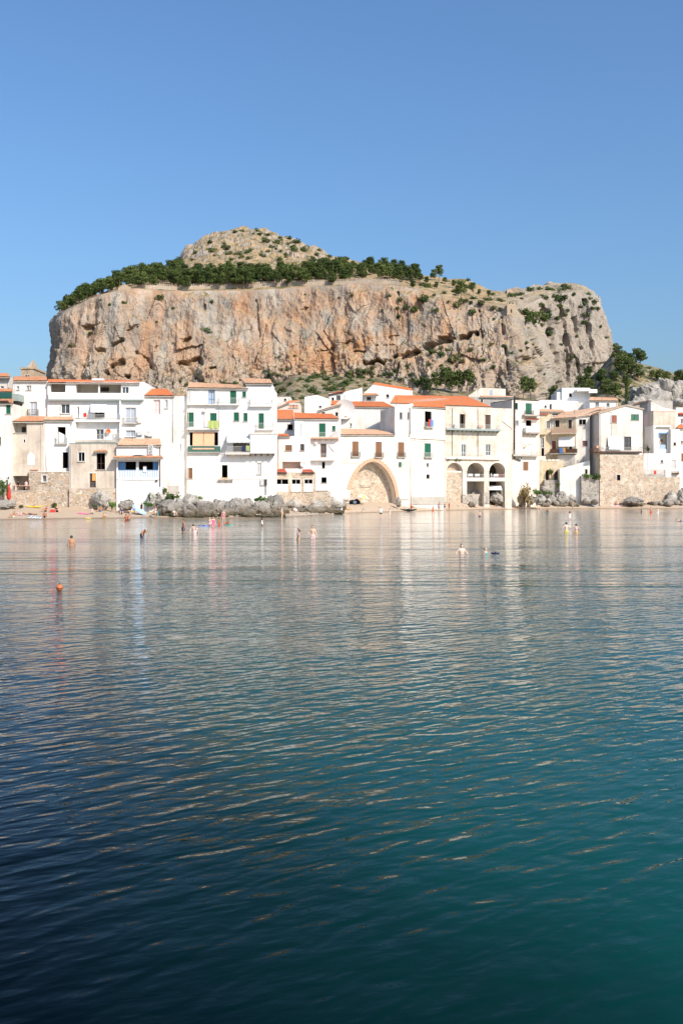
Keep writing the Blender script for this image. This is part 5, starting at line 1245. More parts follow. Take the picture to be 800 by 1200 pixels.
h.win('dark', 365, 388, 418, 430, frame='greywood', dp=1).win('glass', 392, 546, 430, 587, frame='redwood', t=.14).win('glass', 412, 712, 432, 780, frame='greywood', sill=False); h.zt = h.z(341, 372); h.done('none')
h.tile(338, 374, 446, 360, 400, 340, 560, 300, 'tile_pale', depth=9, ov=.3)
h = House('house', 'low slanted white annex above the grey stone quay wall', 7, 224, 446, 740, 860, 234.6, depth=2.2, mat='white'); h.top = [(0, h.z(224, 755)), (h.w, h.z(446, 692))]; h.zt = h.z(224, 757); h.win('dark', 412, 758, 428, 790, dp=1, sill=False); h.done('none')
# shaded side wall of the gabled house
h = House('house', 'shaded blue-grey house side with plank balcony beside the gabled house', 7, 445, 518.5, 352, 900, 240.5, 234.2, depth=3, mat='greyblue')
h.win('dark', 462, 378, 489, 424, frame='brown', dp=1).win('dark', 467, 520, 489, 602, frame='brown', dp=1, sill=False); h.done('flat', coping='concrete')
h.balcony(442, 500, 630, 638, 1.6, .9, 'brown', 'brown', False); h.box('clay_pot', 478, 582, 496, 602, -1.1, -.6, 'terracotta')
h = House('stone_quay_wall', 'grey stone wall topped with hanging greenery at the right-hand shore', 7, 384, 524, 806, 1010, 233.4, depth=2.6, mat='stone_grey', cat='wall', group=None); h.done('flat', coping=None)
h = House('stone_quay_wall', 'low rubble wall under the slanted white annex', 7, 110, 352, 838, 1010, 235.8, depth=2.6, mat='stone_grey', cat='wall', group=None); h.done('flat', coping=None)
# gabled house
h = House('house', 'gabled white house with brown and green windows on a tall stone base', 8, 74, 394, 345, 1005, 234, 236, depth=11, mat='white_old')
h.top = [(0, h.z(74, 345)), (h.w * .60, h.z(266, 286)), (h.w, h.z(394, 312))]; h.zt = h.z(74, 346.5)
h.win('shut:redwood', 153, 358, 202, 413).win('shut:green', 307, 348, 366, 395); h.win('glass', 257, 516, 310, 618, frame='dkbrown', sill=False, t=.1); h.done('none')
A, B, C_ = (Vector((0, 0, h.top[0][1])), Vector((h.top[1][0], 0, h.top[1][1])), Vector((h.w, 0, h.top[2][1])))
bk = Vector((0, h.depth, 0)); fo = Vector((0, -.25, .1))
def slope_sheet(s, P, Q, mat):
    tile_sheet(s, P + fo, P + fo + bk, Q + fo + bk, Q + fo, mat, 'roof')
slope_sheet(h, A + Vector((-.4, 0, -.15)), B, 'tile_pale'); slope_sheet(h, C_ + Vector((.3, 0, -.1)), B, 'tile_pale')
awn = h.rect(146, 512, 256, 620, None, -1.0); am = MB(); n = 8
for i in range(n):
    u0_, u1_ = awn[0] + (awn[2] - awn[0]) * i / n, awn[0] + (awn[2] - awn[0]) * (i + 1) / n
    am.quad((u0_, -.9 - .05 * (i % 2), awn[1] + .3), (u1_, -.9 - .05 * ((i + 1) % 2), awn[1] + .3), (u1_, -.1, awn[3]), (u0_, -.1, awn[3]))
am.build('white_awning', 'cloth_white', h.e)
h.balcony(92, 390, 626, 642, 1.1, .95, 'dkbrown', 'ironpale', False); h.box('air_conditioner', 140, 590, 160, 618, -.8, -.4, 'dkgreen')
GAB = h
h = House('rubble_wall', 'tall rubble stone base of the gabled house with a broken window hole', 8, 78, 402, 650, 1010, 233.2, 235.2, depth=.75, mat='stone_pl', cat='wall', group=None)
h.win('dark', 203, 798, 230, 840, dp=.4, sill=False); h.done('none'); MB().box(0, 0, h.zt, h.w, .75, h.zt + .06).build('top', 'concrete', h.e)
h.box('ochre_patch', 78, 850, 115, 950, -.03, -.001, 'ochre') if False else None
h = House('house', 'shaded grey house side behind the gabled house', 8, 372, 462, 262, 640, 252, 247, depth=6, mat='grey'); h.done('none'); h.tile(318, 285, 455, 262, 330, 268, 440, 246, 'tile_pale', depth=5)  # side of a white house, its shade put into the grey
h = House('house', 'brown-sided house strip with balcony plants right of the gabled house', 8, 392, 474, 340, 900, 248, 243, depth=6, mat='beige')
h.win('curtain', 398, 350, 432, 455, pane='cloth_palepink', sill=False).win('dark', 415, 530, 432, 600, frame='redwood', dp=1, sill=False); h.done('flat', coping='terracotta'); h.balcony(392, 432, 600, 608, .9, .9, 'concrete', 'ironpale', False)
h = House('house', 'high white house with recessed upper terrace at the right edge', 8, 455, 655, 262, 660, 246, depth=8, mat='white')
h.top = [(0, h.z(455, 255)), (h.w * .45, h.z(545, 300)), (h.w, h.z(655, 322))]; h.zt = h.z(655, 324)
h.win('curtain', 497, 355, 530, 402).win('dark', 590, 380, 598, 395, dp=.8).win('dark', 625, 365, 634, 378, dp=.8, sill=False); h.done('none'); h.balcony(498, 568, 402, 432, .9, .6, 'iron', 'iron', False)
h.tile(480, 268, 550, 268, 490, 254, 530, 254, 'tile', depth=6, yfront=4)
h = House('house', 'white house with blue-painted balcony niche near the right edge', 8, 474, 604, 432, 860, 240, depth=7, mat='white_clean')
h.win('dark', 518, 490, 575, 608, dp=.8, room='loggia', sill=False, name='balcony_niche'); h.done('none'); h.tile(496, 446, 600, 450, 502, 430, 590, 436, 'tile_pale', depth=4); h.pipe([(474, 440), (474, 640)], 'ironpale', .06)
h.box('blue_surround', 514, 486, 578, 496, -.1, -.004, 'bluewood'); h.box('blue_surround', 514, 497, 522, 522, -.1, -.004, 'bluewood'); h.box('blue_panel', 524, 575, 566, 608, .1, .2, 'cloth_ltblue'); h.box('flower_box', 528, 535, 548, 552, -.3, .1, 'brown')
h = House('house', 'flat white house corner with barred window at the right edge', 8, 602, 668, 460, 900, 239, depth=7, mat='white'); h.win('shut:greywood', 606, 690, 637, 752).win('dark', 625, 560, 640, 580, dp=.8); h.done('flat', coping=None); h.balcony(602, 664, 785, 822, .6, .4, 'dkbrown', 'brown', False)
h = House('house', 'small white annex with shed door and long railed balcony by the stone base', 8, 402, 606, 640, 900, 237.5, depth=5, mat='white'); h.win('shut:whitewood', 406, 650, 430, 756, sill=False, name='shed_door').win('glass', 528, 690, 546, 712); h.done('flat', coping=None)
h.balcony(402, 564, 806, 816, 1.0, 1.4, 'concrete', 'brown', False)
cloth('red_swimwear', 'small red garment on the balcony rail right of the gabled house', h, 478, 768, 494, 796, -1.06, 'cloth_red', wave=.02)
h = House('rubble_wall', 'rough rubble base with dark culvert under the rightmost white houses', 8, 398, 668, 815, 1030, 236, 237, depth=4, mat='stone_pl', cat='wall', group=None); h.win('dark', 548, 985, 562, 1012, dp=1.5, sill=False).win('dark', 585, 995, 628, 1035, dp=2.5, sill=False); h.done('flat', coping=None)
h = House('house', 'rightmost white house with red roofs cut by the picture edge', 8, 654, 1000, 460, 1020, 242, depth=9, mat='white_old'); h.win('glass', 676, 545, 700, 572).win('shut:brown', 680, 640, 705, 700).win('shut:brown', 760, 560, 800, 640).win('glass', 850, 560, 880, 620); h.done('none'); h.tile(650, 458, 1000, 458, 655, 430, 990, 430, 'tile', depth=6)
h = House('house', 'rightmost upper house with thin red roof edge behind', 8, 648, 1000, 355, 700, 255, depth=9, mat='white'); h.win('glass', 676, 385, 700, 420); h.done('none'); h.tile(646, 355, 1000, 355, 652, 340, 990, 340, 'tile_red', depth=6)
h = House('house', 'pale upper house high at the right edge below the outcrop', 8, 640, 1000, 300, 600, 280, depth=9, mat='white'); h.done('flat', coping='cream')
# wall closing the gap between the cream house and the arched wall
h = House('house', 'cream wall strip under the yellowish house above the rocks', 7, 66, 120, 660, 900, 239, depth=3, mat='cream'); h.done('flat', coping=None)
# hidden backs of the town: roofs seen between the front rows
# ------------------------------------------------------------------ rocks, plants, walls on the mountain
def rock_material(name, tint, algae=True):
    m, nt, b = mk(name, 0.95, 0.12); P = pos(nt)
    c = ramp(nt, fbm(nt, P, 0.55, 8, 0.7), [(0.3, tuple(x * .42 for x in tint)), (0.5, tint), (0.68, tuple(min(1, x * 1.45) for x in tint))])
    st = ramp(nt, fbm(nt, pos(nt, (1, 1, .25)), 1.3, 6, 0.7), [(0.52, 0.0), (0.7, 0.6)])
    c = mix(nt, st, c, (0.14, 0.12, 0.10))
    if algae:
        sp = nd(nt, 'ShaderNodeSeparateXYZ'); nt.links.new(P, sp.inputs[0])
        zz = math_n(nt, 'ADD', sp.outputs[2], math_n(nt, 'MULTIPLY', math_n(nt, 'SUBTRACT', fbm(nt, P, 1.0, 4), .5), 1.1))
        c = mix(nt, ramp(nt, math_n(nt, 'DIVIDE', zz, 3.0), [(0.20, .92), (0.72, 0.0)]), c, (0.15, 0.115, 0.075))
        c = mix(nt, ramp(nt, zz, [(0.30, 1.0), (0.85, 0.0)]), c, (0.10, 0.085, 0.055))
        c = mix(nt, ramp(nt, zz, [(0.05, 1.0), (0.28, 0.0)]), c, (0.035, 0.04, 0.022))
    nt.links.new(c, b.inputs['Base Color'])
    bump(nt, b, fbm(nt, P, 2.2, 8, 0.72), 0.28, 1.0); return m
M['boulder'] = rock_material('grey_limestone_boulder', (0.355, 0.325, 0.285))
M['palerock'] = rock_material('pale_limestone_boulder', (0.43, 0.395, 0.345))
M['outcrop'] = rock_material('pale_outcrop_limestone', (0.40, 0.365, 0.315), False)
M['drkrock'] = rock_material('dark_reef_rock', (0.16, 0.14, 0.11))
def boulder_mesh(name, rx, ry, rz, seed, mat, sub=4, rough=1.0):
    bm = bmesh.new(); bmesh.ops.create_icosphere(bm, subdivisions=sub, radius=1.0)
    o = Vector((seed * 7.31, seed * 3.17, seed * 1.71))
    for v in bm.verts:
        n = v.co.normalized(); q = n * 1.1 + o
        d = 0.34 * noise.fractal(q * 1.1, .8, 2.1, 3) + 0.20 * (1 - 2 * abs(noise.noise(Vector((q.x * 3.2, q.y * 3.2, q.z * 1.2))))) + 0.15 * noise.fractal(q * 4.0, .6, 2.1, 5) - .08
        # faceted look: pull towards a few cutting planes
        k = 1 + d * rough
        for f in range(5):
            pn = Vector((math.sin(seed + f * 2.4), math.cos(seed * 1.7 + f * 1.9), .3 + .5 * math.sin(f + seed))).normalized()
            t = (n * k).dot(pn)
            if t > .78: k -= (t - .78) * .75
        v.co = Vector((n.x * k * rx, n.y * k * ry, n.z * k * rz))
    me = bpy.data.meshes.new(name); bm.to_mesh(me); bm.free(); me.materials.append(M[mat]); return me
# (crop, x0, y0, x1, y1, distance, material, label)
ROCKS = [(2, 48, 930, 168, 1045, 146.2, 'palerock', 'pale upright boulder against the rubble wall on the left beach'),
 (2, 240, 1000, 330, 1058, 144, 'palerock', 'low pale boulder in front of the white balcony house'),
 (2, 436, 955, 500, 1030, 146, 'palerock', 'pale rock between two bushes right of the balcony house'),
 (2, 490, 958, 580, 1045, 146.5, 'palerock', 'pale split rock at the corner below the low grey wall'),
 (2, 516, 1000, 640, 1118, 142.6, 'boulder', 'leftmost big grey boulder of the rocky ridge by the beach'),
 (3, 10, 985, 100, 1138, 144.5, 'boulder', 'rounded grey boulder beneath the round bush on the ridge'),
 (3, 72, 940, 182, 1123, 146.5, 'palerock', 'tall pointed pale rock rising highest from the ridge'),
 (3, 60, 1010, 180, 1138, 143.5, 'boulder', 'grey boulder at the foot of the pointed rock'),
 (3, 175, 985, 300, 1133, 145, 'boulder', 'broad streaked boulder left of the notch in the ridge'),
 (3, 285, 980, 395, 1128, 146, 'boulder', 'grey boulder just left of the notch in the ridge'),
 (3, 395, 972, 520, 1130, 145.5, 'boulder', 'large rounded boulder just right of the notch in the ridge'),
 (3, 490, 975, 590, 1128, 147, 'palerock', 'pale boulder under the navy-clothes balcony'),
 (3, 570, 1000, 690, 1136, 146, 'boulder', 'grey boulder below the low green plant on the ridge'),
 (3, 672, 968, 800, 1118, 149, 'boulder', 'grey boulder below the left corner of the stone restaurant'),
 (4, -10, 965, 100, 1113, 151, 'boulder', 'sloping slab boulder running down to the water under the restaurant'),
 (4, 60, 1010, 165, 1118, 152, 'boulder', 'low tail-end boulder of the ridge beside the standing bather'),
 (3, 90, 1090, 240, 1140, 141.8, 'drkrock', 'dark wet ledge at the waterline below the pointed rock'),
 (3, 230, 1092, 420, 1140, 142, 'drkrock', 'dark wet ledge at the waterline below the notch'),
 (3, 400, 1094, 600, 1138, 142.4, 'drkrock', 'dark wet ledge at the waterline under the grey awning'),
 (3, 580, 1092, 780, 1136, 143, 'drkrock', 'dark wet ledge at the waterline at the ridge end'),
 (3, 60, 1020, 330, 1128, 147.5, 'boulder', 'long low rock mass behind the left half of the ridge'), (3, 330, 1015, 640, 1128, 148, 'boulder', 'long low rock mass behind the right half of the ridge'),
 (4, 150, 985, 260, 1075, 164.5, 'palerock', 'pale block fallen below the left restaurant window'), (4, 350, 985, 450, 1070, 165, 'palerock', 'pale block fallen below the right restaurant window'), (4, 180, 1050, 300, 1105, 160, 'boulder', 'grey flat rock before the fallen blocks'), (4, 440, 1040, 560, 1095, 167.5, 'palerock', 'flat pale rock at the foot of the buttress rock'),
 (4, 90, 1090, 320, 1125, 154, 'drkrock', 'weedy flat reef at the waterline below the stone restaurant'),
 (4, 300, 1092, 430, 1122, 159, 'drkrock', 'weedy reef stones below the white annex'),
 (4, 410, 1096, 560, 1122, 163, 'drkrock', 'rightmost flat weedy reef left of the big arch'),
 (4, 230, 1020, 420, 1085, 163, 'palerock', 'pale rubble heap below the restaurant where someone sits'),
 (4, 420, 960, 590, 1060, 169.5, 'palerock', 'rounded buttress rock under the white annex'),
 (5, 395, 935, 430, 1000, 193, 'palerock', 'small pale rock at the right foot of the big arch'),
 (6, 251, 896, 333, 980, 222.8, 'boulder', 'rocks filling the middle of the three arches'),
 (6, 402, 906, 480, 975, 222.8, 'boulder', 'rocks filling the right one of the three arches'),
 (6, 599, 912, 650, 985, 223.5, 'boulder', 'grey rock behind the yellowed bush'), (6, 661, 928, 718, 985, 223, 'boulder', 'grey rock right of the yellowed bush'),
 (6, 726, 920, 788, 985, 224, 'palerock', 'pale rock beneath the agave clump'),
 (7, 92, 876, 157, 960, 234.2, 'boulder', 'grey crag under the left dark arch of the ochre wall'), (7, 115, 942, 194, 1015, 231.5, 'boulder', 'grey crag at the beach left of the shaded gap'),
 (7, 204, 926, 276, 1012, 232, 'boulder', 'grey crag in front of the low rubble wall'), (7, 281, 949, 343, 1012, 232.5, 'boulder', 'grey crag nearest the shaded gap'),
 (7, 32, 949, 97, 1010, 229.5, 'boulder', 'low grey rocks at the foot of the tall cream house'),
 (7, 405, 972, 459, 1012, 232.2, 'palerock', 'pale rock lying over the dark hollow in the quay'), 
 (8, 274, 959, 397, 1022, 231.8, 'boulder', 'dark grey slab rock at the foot of the gabled house'), (8, 28, 977, 71, 1015, 231.4, 'boulder', 'small grey rock left of the gabled house foot'),
 (8, 582, 926, 647, 1010, 235, 'palerock', 'pale boulder over the culvert at the right edge'), (8, 656, 913, 743, 1020, 235, 'boulder', 'grey boulder cut by the right picture edge'),
 (8, 448, 995, 541, 1030, 233.5, 'drkrock', 'dark waterline rock left of the culvert'), (1, -120, 990, 70, 1058, 141, 'boulder', 'grey boulder at the left picture edge under the bush')]
for i, (c, x0, y0, x1, y1, d, mt, lab) in enumerate(ROCKS):
    a = cp(c, x0, y0); b = cp(c, x1, y1); sx = (b[0] - a[0]) * d / F / 2; sz = (b[1] - a[1]) * d / F / 2
    ctr = W((a[0] + b[0]) / 2, (a[1] + b[1]) / 2, d)
    me = boulder_mesh('boulder', sx * 1.22, min(sx, 2.4) * 1.0, sz * (.98 if c == 3 else 1.1), i + 1.3, mt)
    tag(link('boulder', me, None, ctr + Vector((0, .6, -.1)), (0, 0, 0)), lab, 'rock', 'rocks along the shore')
rk = random.Random(8); SM = [boulder_mesh('boulder', .9, .75, .7, 30 + q * 1.7, ('boulder', 'palerock')[q % 2], 3) for q in range(8)]
for x0_, x1_, yt_, n_ in ((607, 677, 578, 46), (545, 600, 586, 12), (760, 800, 582, 12), (196, 330, 602, 26)):
    for _ in range(n_):
        px = rk.uniform(x0_, x1_); e_ = rk.uniform(2.2, 6.8) if x0_ > 300 else rk.uniform(1.0, 4.0); p = gpt(px, shore(px) + e_)
        p.z += .25 + (max(0, e_ - 4) * .75 * rk.random() if 600 < x0_ < 700 else 0)
        o = link('boulder', rk.choice(SM), None, p, (rk.uniform(-.4, .4), rk.uniform(-.4, .4), rk.uniform(0, 6.28)), rk.uniform(.45, 1.25))
        tag(o, 'small grey rock in the jumble at the foot of the shore walls', 'rock', 'small rocks at the foot of the walls')
# small stones scattered along the water's edge
peb = [boulder_mesh('stone', .22, .2, .14, 50 + s, ('boulder', 'palerock', 'drkrock')[s % 3], 2) for s in range(6)]
rs_ = random.Random(4); pm = MB()
bmx = bmesh.new()
for i in range(260):
    px = rs_.uniform(120, 690); d = shore(px) + abs(rs_.gauss(0, 3.5)) - .3 + (5 if px < 350 else 2.5) * rs_.random(); p = gpt(px, d); s = rs_.uniform(.35, 1.5)
    me = rs_.choice(peb); k = len(pm.v); R = Matrix.Rotation(rs_.uniform(0, 6), 3, 'Z')
    pm.v += [tuple(p + R @ (v.co * s)) for v in me.vertices]; pm.f += [tuple(k + j for j in f.vertices) for f in me.polygons]
kind(pm.build('pebbles', 'outcrop'), 'stuff')
oc = boulder_mesh('rocky_outcrop', 17, 14, 13.0, 3.7, 'outcrop', 6, 1.3)
p = W(790, 497, 340); kind(link('rocky_outcrop', oc, None, p), 'structure')
oc = boulder_mesh('rocky_outcrop', 9, 8, 8.0, 9.1, 'outcrop', 5, 1.3); kind(link('rocky_outcrop', oc, None, W(757, 492, 330)), 'structure')

SHOREB = [(1, -10, 960, 62, 838, 'leaf', 'big dark green bush at the left picture edge by the red parasol', 144), (1, 135, 1050, 170, 1026, 'leaf', 'small green plant on the sand left of the yellow kayak', 143), (1, 362, 1042, 412, 1010, 'leaf', 'small green bush at the wall behind the second yellow kayak', 145.5),
 (2, 48, 985, 96, 938, 'leaf', 'green bush on the left shoulder of the pale upright boulder', 146.8), (2, 138, 985, 160, 955, 'leaf', 'green tuft on the right shoulder of the pale upright boulder', 146.8), (2, 162, 1050, 216, 1005, 'brightleaf', 'low green bush right of the pale upright boulder', 145.6), (2, 55, 1045, 88, 1025, 'leaf', 'low green tuft at the foot of the pale upright boulder', 144.9),
 (2, 262, 1022, 330, 988, 'leaf', 'green plants at the foot of the white balcony house', 145.6), (2, 410, 1040, 470, 1005, 'brightleaf', 'bright green plants behind the blue sunshade', 145.4), (2, 446, 998, 516, 944, 'leaf', 'rounded green bush at the right corner of the balcony house', 146.6), (2, 532, 952, 578, 905, 'leaf', 'green bush in the shade between the balcony house and its neighbour', 149), (2, 572, 1002, 660, 942, 'leaf', 'round clipped-looking bush on top of the grey ridge', 146.5), (2, 530, 1018, 560, 985, 'leaf', 'green tuft between two rocks on the ridge', 145.8),
 (3, 172, 992, 222, 964, 'brightleaf', 'small bright green plant beside the pointed pale rock', 148), (3, 578, 1006, 678, 968, 'brightleaf', 'spreading bright green plant on the ridge by the restaurant', 148.5),
 (6, 598, 975, 686, 846, 'yellowleaf', 'tall yellowed bush in front of the cream house', 222.8), (6, 703, 914, 758, 878, 'brightleaf', 'bright green agave clump beside the yellowed bush', 222.5), (6, 775, 912, 800, 890, 'leaf', 'small green clump right of the agave', 223),
 (7, 26, 940, 84, 903, 'brightleaf', 'green clump on the rocks below the cream house corner', 228.5), (7, 100, 945, 140, 912, 'leaf', 'green clump among the crags, left one', 230.3), (7, 140, 948, 178, 922, 'brightleaf', 'green clump among the crags, right one', 230.3), (7, 198, 892, 228, 850, 'leaf', 'green creeper on the crag under the ochre wall', 232), (7, 142, 795, 182, 752, 'leaf', 'green bush growing between the two dark arches', 236), (7, 384, 825, 455, 788, 'brightleaf', 'green plants spilling over the left of the grey quay wall', 233.6), (7, 440, 832, 522, 788, 'leaf', 'green plants spilling over the right of the grey quay wall', 233.6),
 (8, 424, 625, 446, 580, 'leaf', 'potted green plant on the small balcony right of the gabled house', 241.5), (8, 680, 915, 720, 890, 'leaf', 'green clump at the right picture edge', 235), (8, 528, 556, 548, 530, 'leaf', 'green plant in the blue-framed niche', 239.6), (6, 84, 672, 102, 652, 'brightleaf', 'leftmost green pot plant on the ledge above the three arches', 216.9), (6, 138, 676, 162, 650, 'brightleaf', 'middle green pot plant on the ledge above the three arches', 217.6), (6, 166, 676, 184, 656, 'brightleaf', 'rightmost green pot plant on the ledge above the three arches', 218)]
for (c, x0, yb, x1, yt, k, lab, d) in SHOREB:
    a = cp(c, x0, yt); b = cp(c, x1, yb); r = (b[0] - a[0]) * d / F / 2; hh = (b[1] - a[1]) * d / F
    bush(W((a[0] + b[0]) / 2, b[1], d), r * 1.3, k, lab, 'green plants along the shore', 'shrub', max(.7, hh / (r * 1.15)))
for (px, py, hp, d, lab) in ((537, 466, 20, 445, 'tall dark tree rising over the broad orange roof'), (521, 465, 17, 445, 'dark bushy tree over the left of the broad orange roof'), (511, 464, 14, 445, 'small dark tree leftmost over the broad orange roof'), (547, 467, 16, 445, 'dark tree beside the sandy upper house'), (529, 466, 15, 445, 'dark tree between its two taller neighbours over the orange roof'), (613, 470, 15, 445, 'green tree standing behind the cream house left of the drainpipe top'), (621, 470, 12, 445, 'lower green tree behind the cream house'), (500, 462, 11, 445, 'low tree at the cliff foot right of the upper white house'), (648, 470, 14, 445, 'dark tree left of the modern white house')):
    lone(px, py + 3, hp + 11, lab, 'trees just behind the roofs', d=d)
cyp = leaf_cloud(random.Random(3), [((0, 0, z), (.85 * (1 - abs(z - 3) / 7.5), .85 * (1 - abs(z - 3) / 7.5), 1.1)) for z in np.linspace(1, 9, 10)], 70, .28).mesh('cypress_crown', M['pine'])
p = gpt(734, 330); tree('cypress_tree', cyp, MB().tube([(0, 0, -2), (0, 0, 7)], [.22, .06], 6).mesh('cypress_trunk', M['bark']), W(734, 474, 330), 1.0, 'slim dark cypress between the pines and the bare outcrop', None)

# crenellated wall and ruins on the rim
cw = link('crenellated_wall', None); tag(cw, 'pale crenellated wall running along the top of the cliff', 'wall')
wm, mm = MB(), MB(); pts = []
for c in range(0, NC):
    if 160 < R3[0][c] < 470 and R3[2][c] < 670 and c > 60: pts.append(Vector(V[NF + 1, c]))
pts = pts[::2]
for i in range(len(pts) - 1):
    a, b = pts[i], pts[i + 1]; d = (b - a); d.z = 0; d.normalize(); n = Vector((-d.y, d.x, 0)) * .35; zt = Vector((0, 0, 2.3)); zb = Vector((0, 0, -2))
    wm.quad(a - n + zb, b - n + zb, b - n + zt, a - n + zt); wm.quad(b + n + zb, a + n + zb, a + n + zt, b + n + zt); wm.quad(a - n + zt, b - n + zt, b + n + zt, a + n + zt)
    L = (b - a).length
    m0 = a.lerp(b, .25) + Vector((0, 0, 2.25)); m1 = a.lerp(b, .75) + Vector((0, 0, 2.25)); up = Vector((0, 0, 1.3))
    q = [m0 - n * .9, m1 - n * .9, m1 + n * .9, m0 + n * .9]; mm.poly([v + up for v in q])
    for j in range(4): mm.quad(q[j], q[(j + 1) % 4], q[(j + 1) % 4] + up, q[j] + up)
wm.build('wall', 'stone', cw); kind(mm.build('merlons', 'stone', cw), 'stuff')
def ruin(name, label, px, py, w, dep, hgt, gable=False):
    p = cast(px, py + 1); e = link(name, None, None, p + Vector((0, 1.0, -1.5)), (0, 0, .2)); tag(e, label, 'ruin')
    m = MB(); t = .7; hgt += 1.5
    m.box(-w / 2, 0, 0, w / 2, t, hgt).box(-w / 2, dep - t, 0, w / 2, dep, hgt * .8).box(-w / 2, t, 0, -w / 2 + t, dep - t, hgt * .9).box(w / 2 - t, t, 0, w / 2, dep - t, hgt)
    if gable: m.poly([(-w / 2, 0.01, hgt), (w / 2, 0.01, hgt), (0, 0.01, hgt + w * .28)]); m.poly([(w / 2, t, hgt), (-w / 2, t, hgt), (0, t, hgt + w * .28)])
    m.build('wall', 'tower', e); b = MB()
    for k in range(3): b.box(-w / 2 + w * k / 2.6, -.02, hgt + .01, -w / 2 + w * (k + .5) / 2.6, t + .02, hgt + .8)
    if not gable: b.build('merlons', 'tower', e)
    MB().box(-.5, -.02, hgt * .35, .5, .1, hgt * .6).build('window', 'room', e)
ruin('ruined_tower', 'small pale ruined tower at the edge of the rust cliff right of the shrubs', 599, 368, 5.5, 5, 7)
ruin('chapel_ruin', 'pale gabled ruin on the cliff edge at the start of the crenellated wall', 146, 341, 8, 6, 3.0, True)
ruin('gate_ruin', 'tiny squared ruin rising from the crenellated wall under the pines', 204, 342, 3.4, 3, 4)
ruin('ruined_hut', 'tiny stone hut high on the right-hand headland', 597, 343, 4, 4, 3)

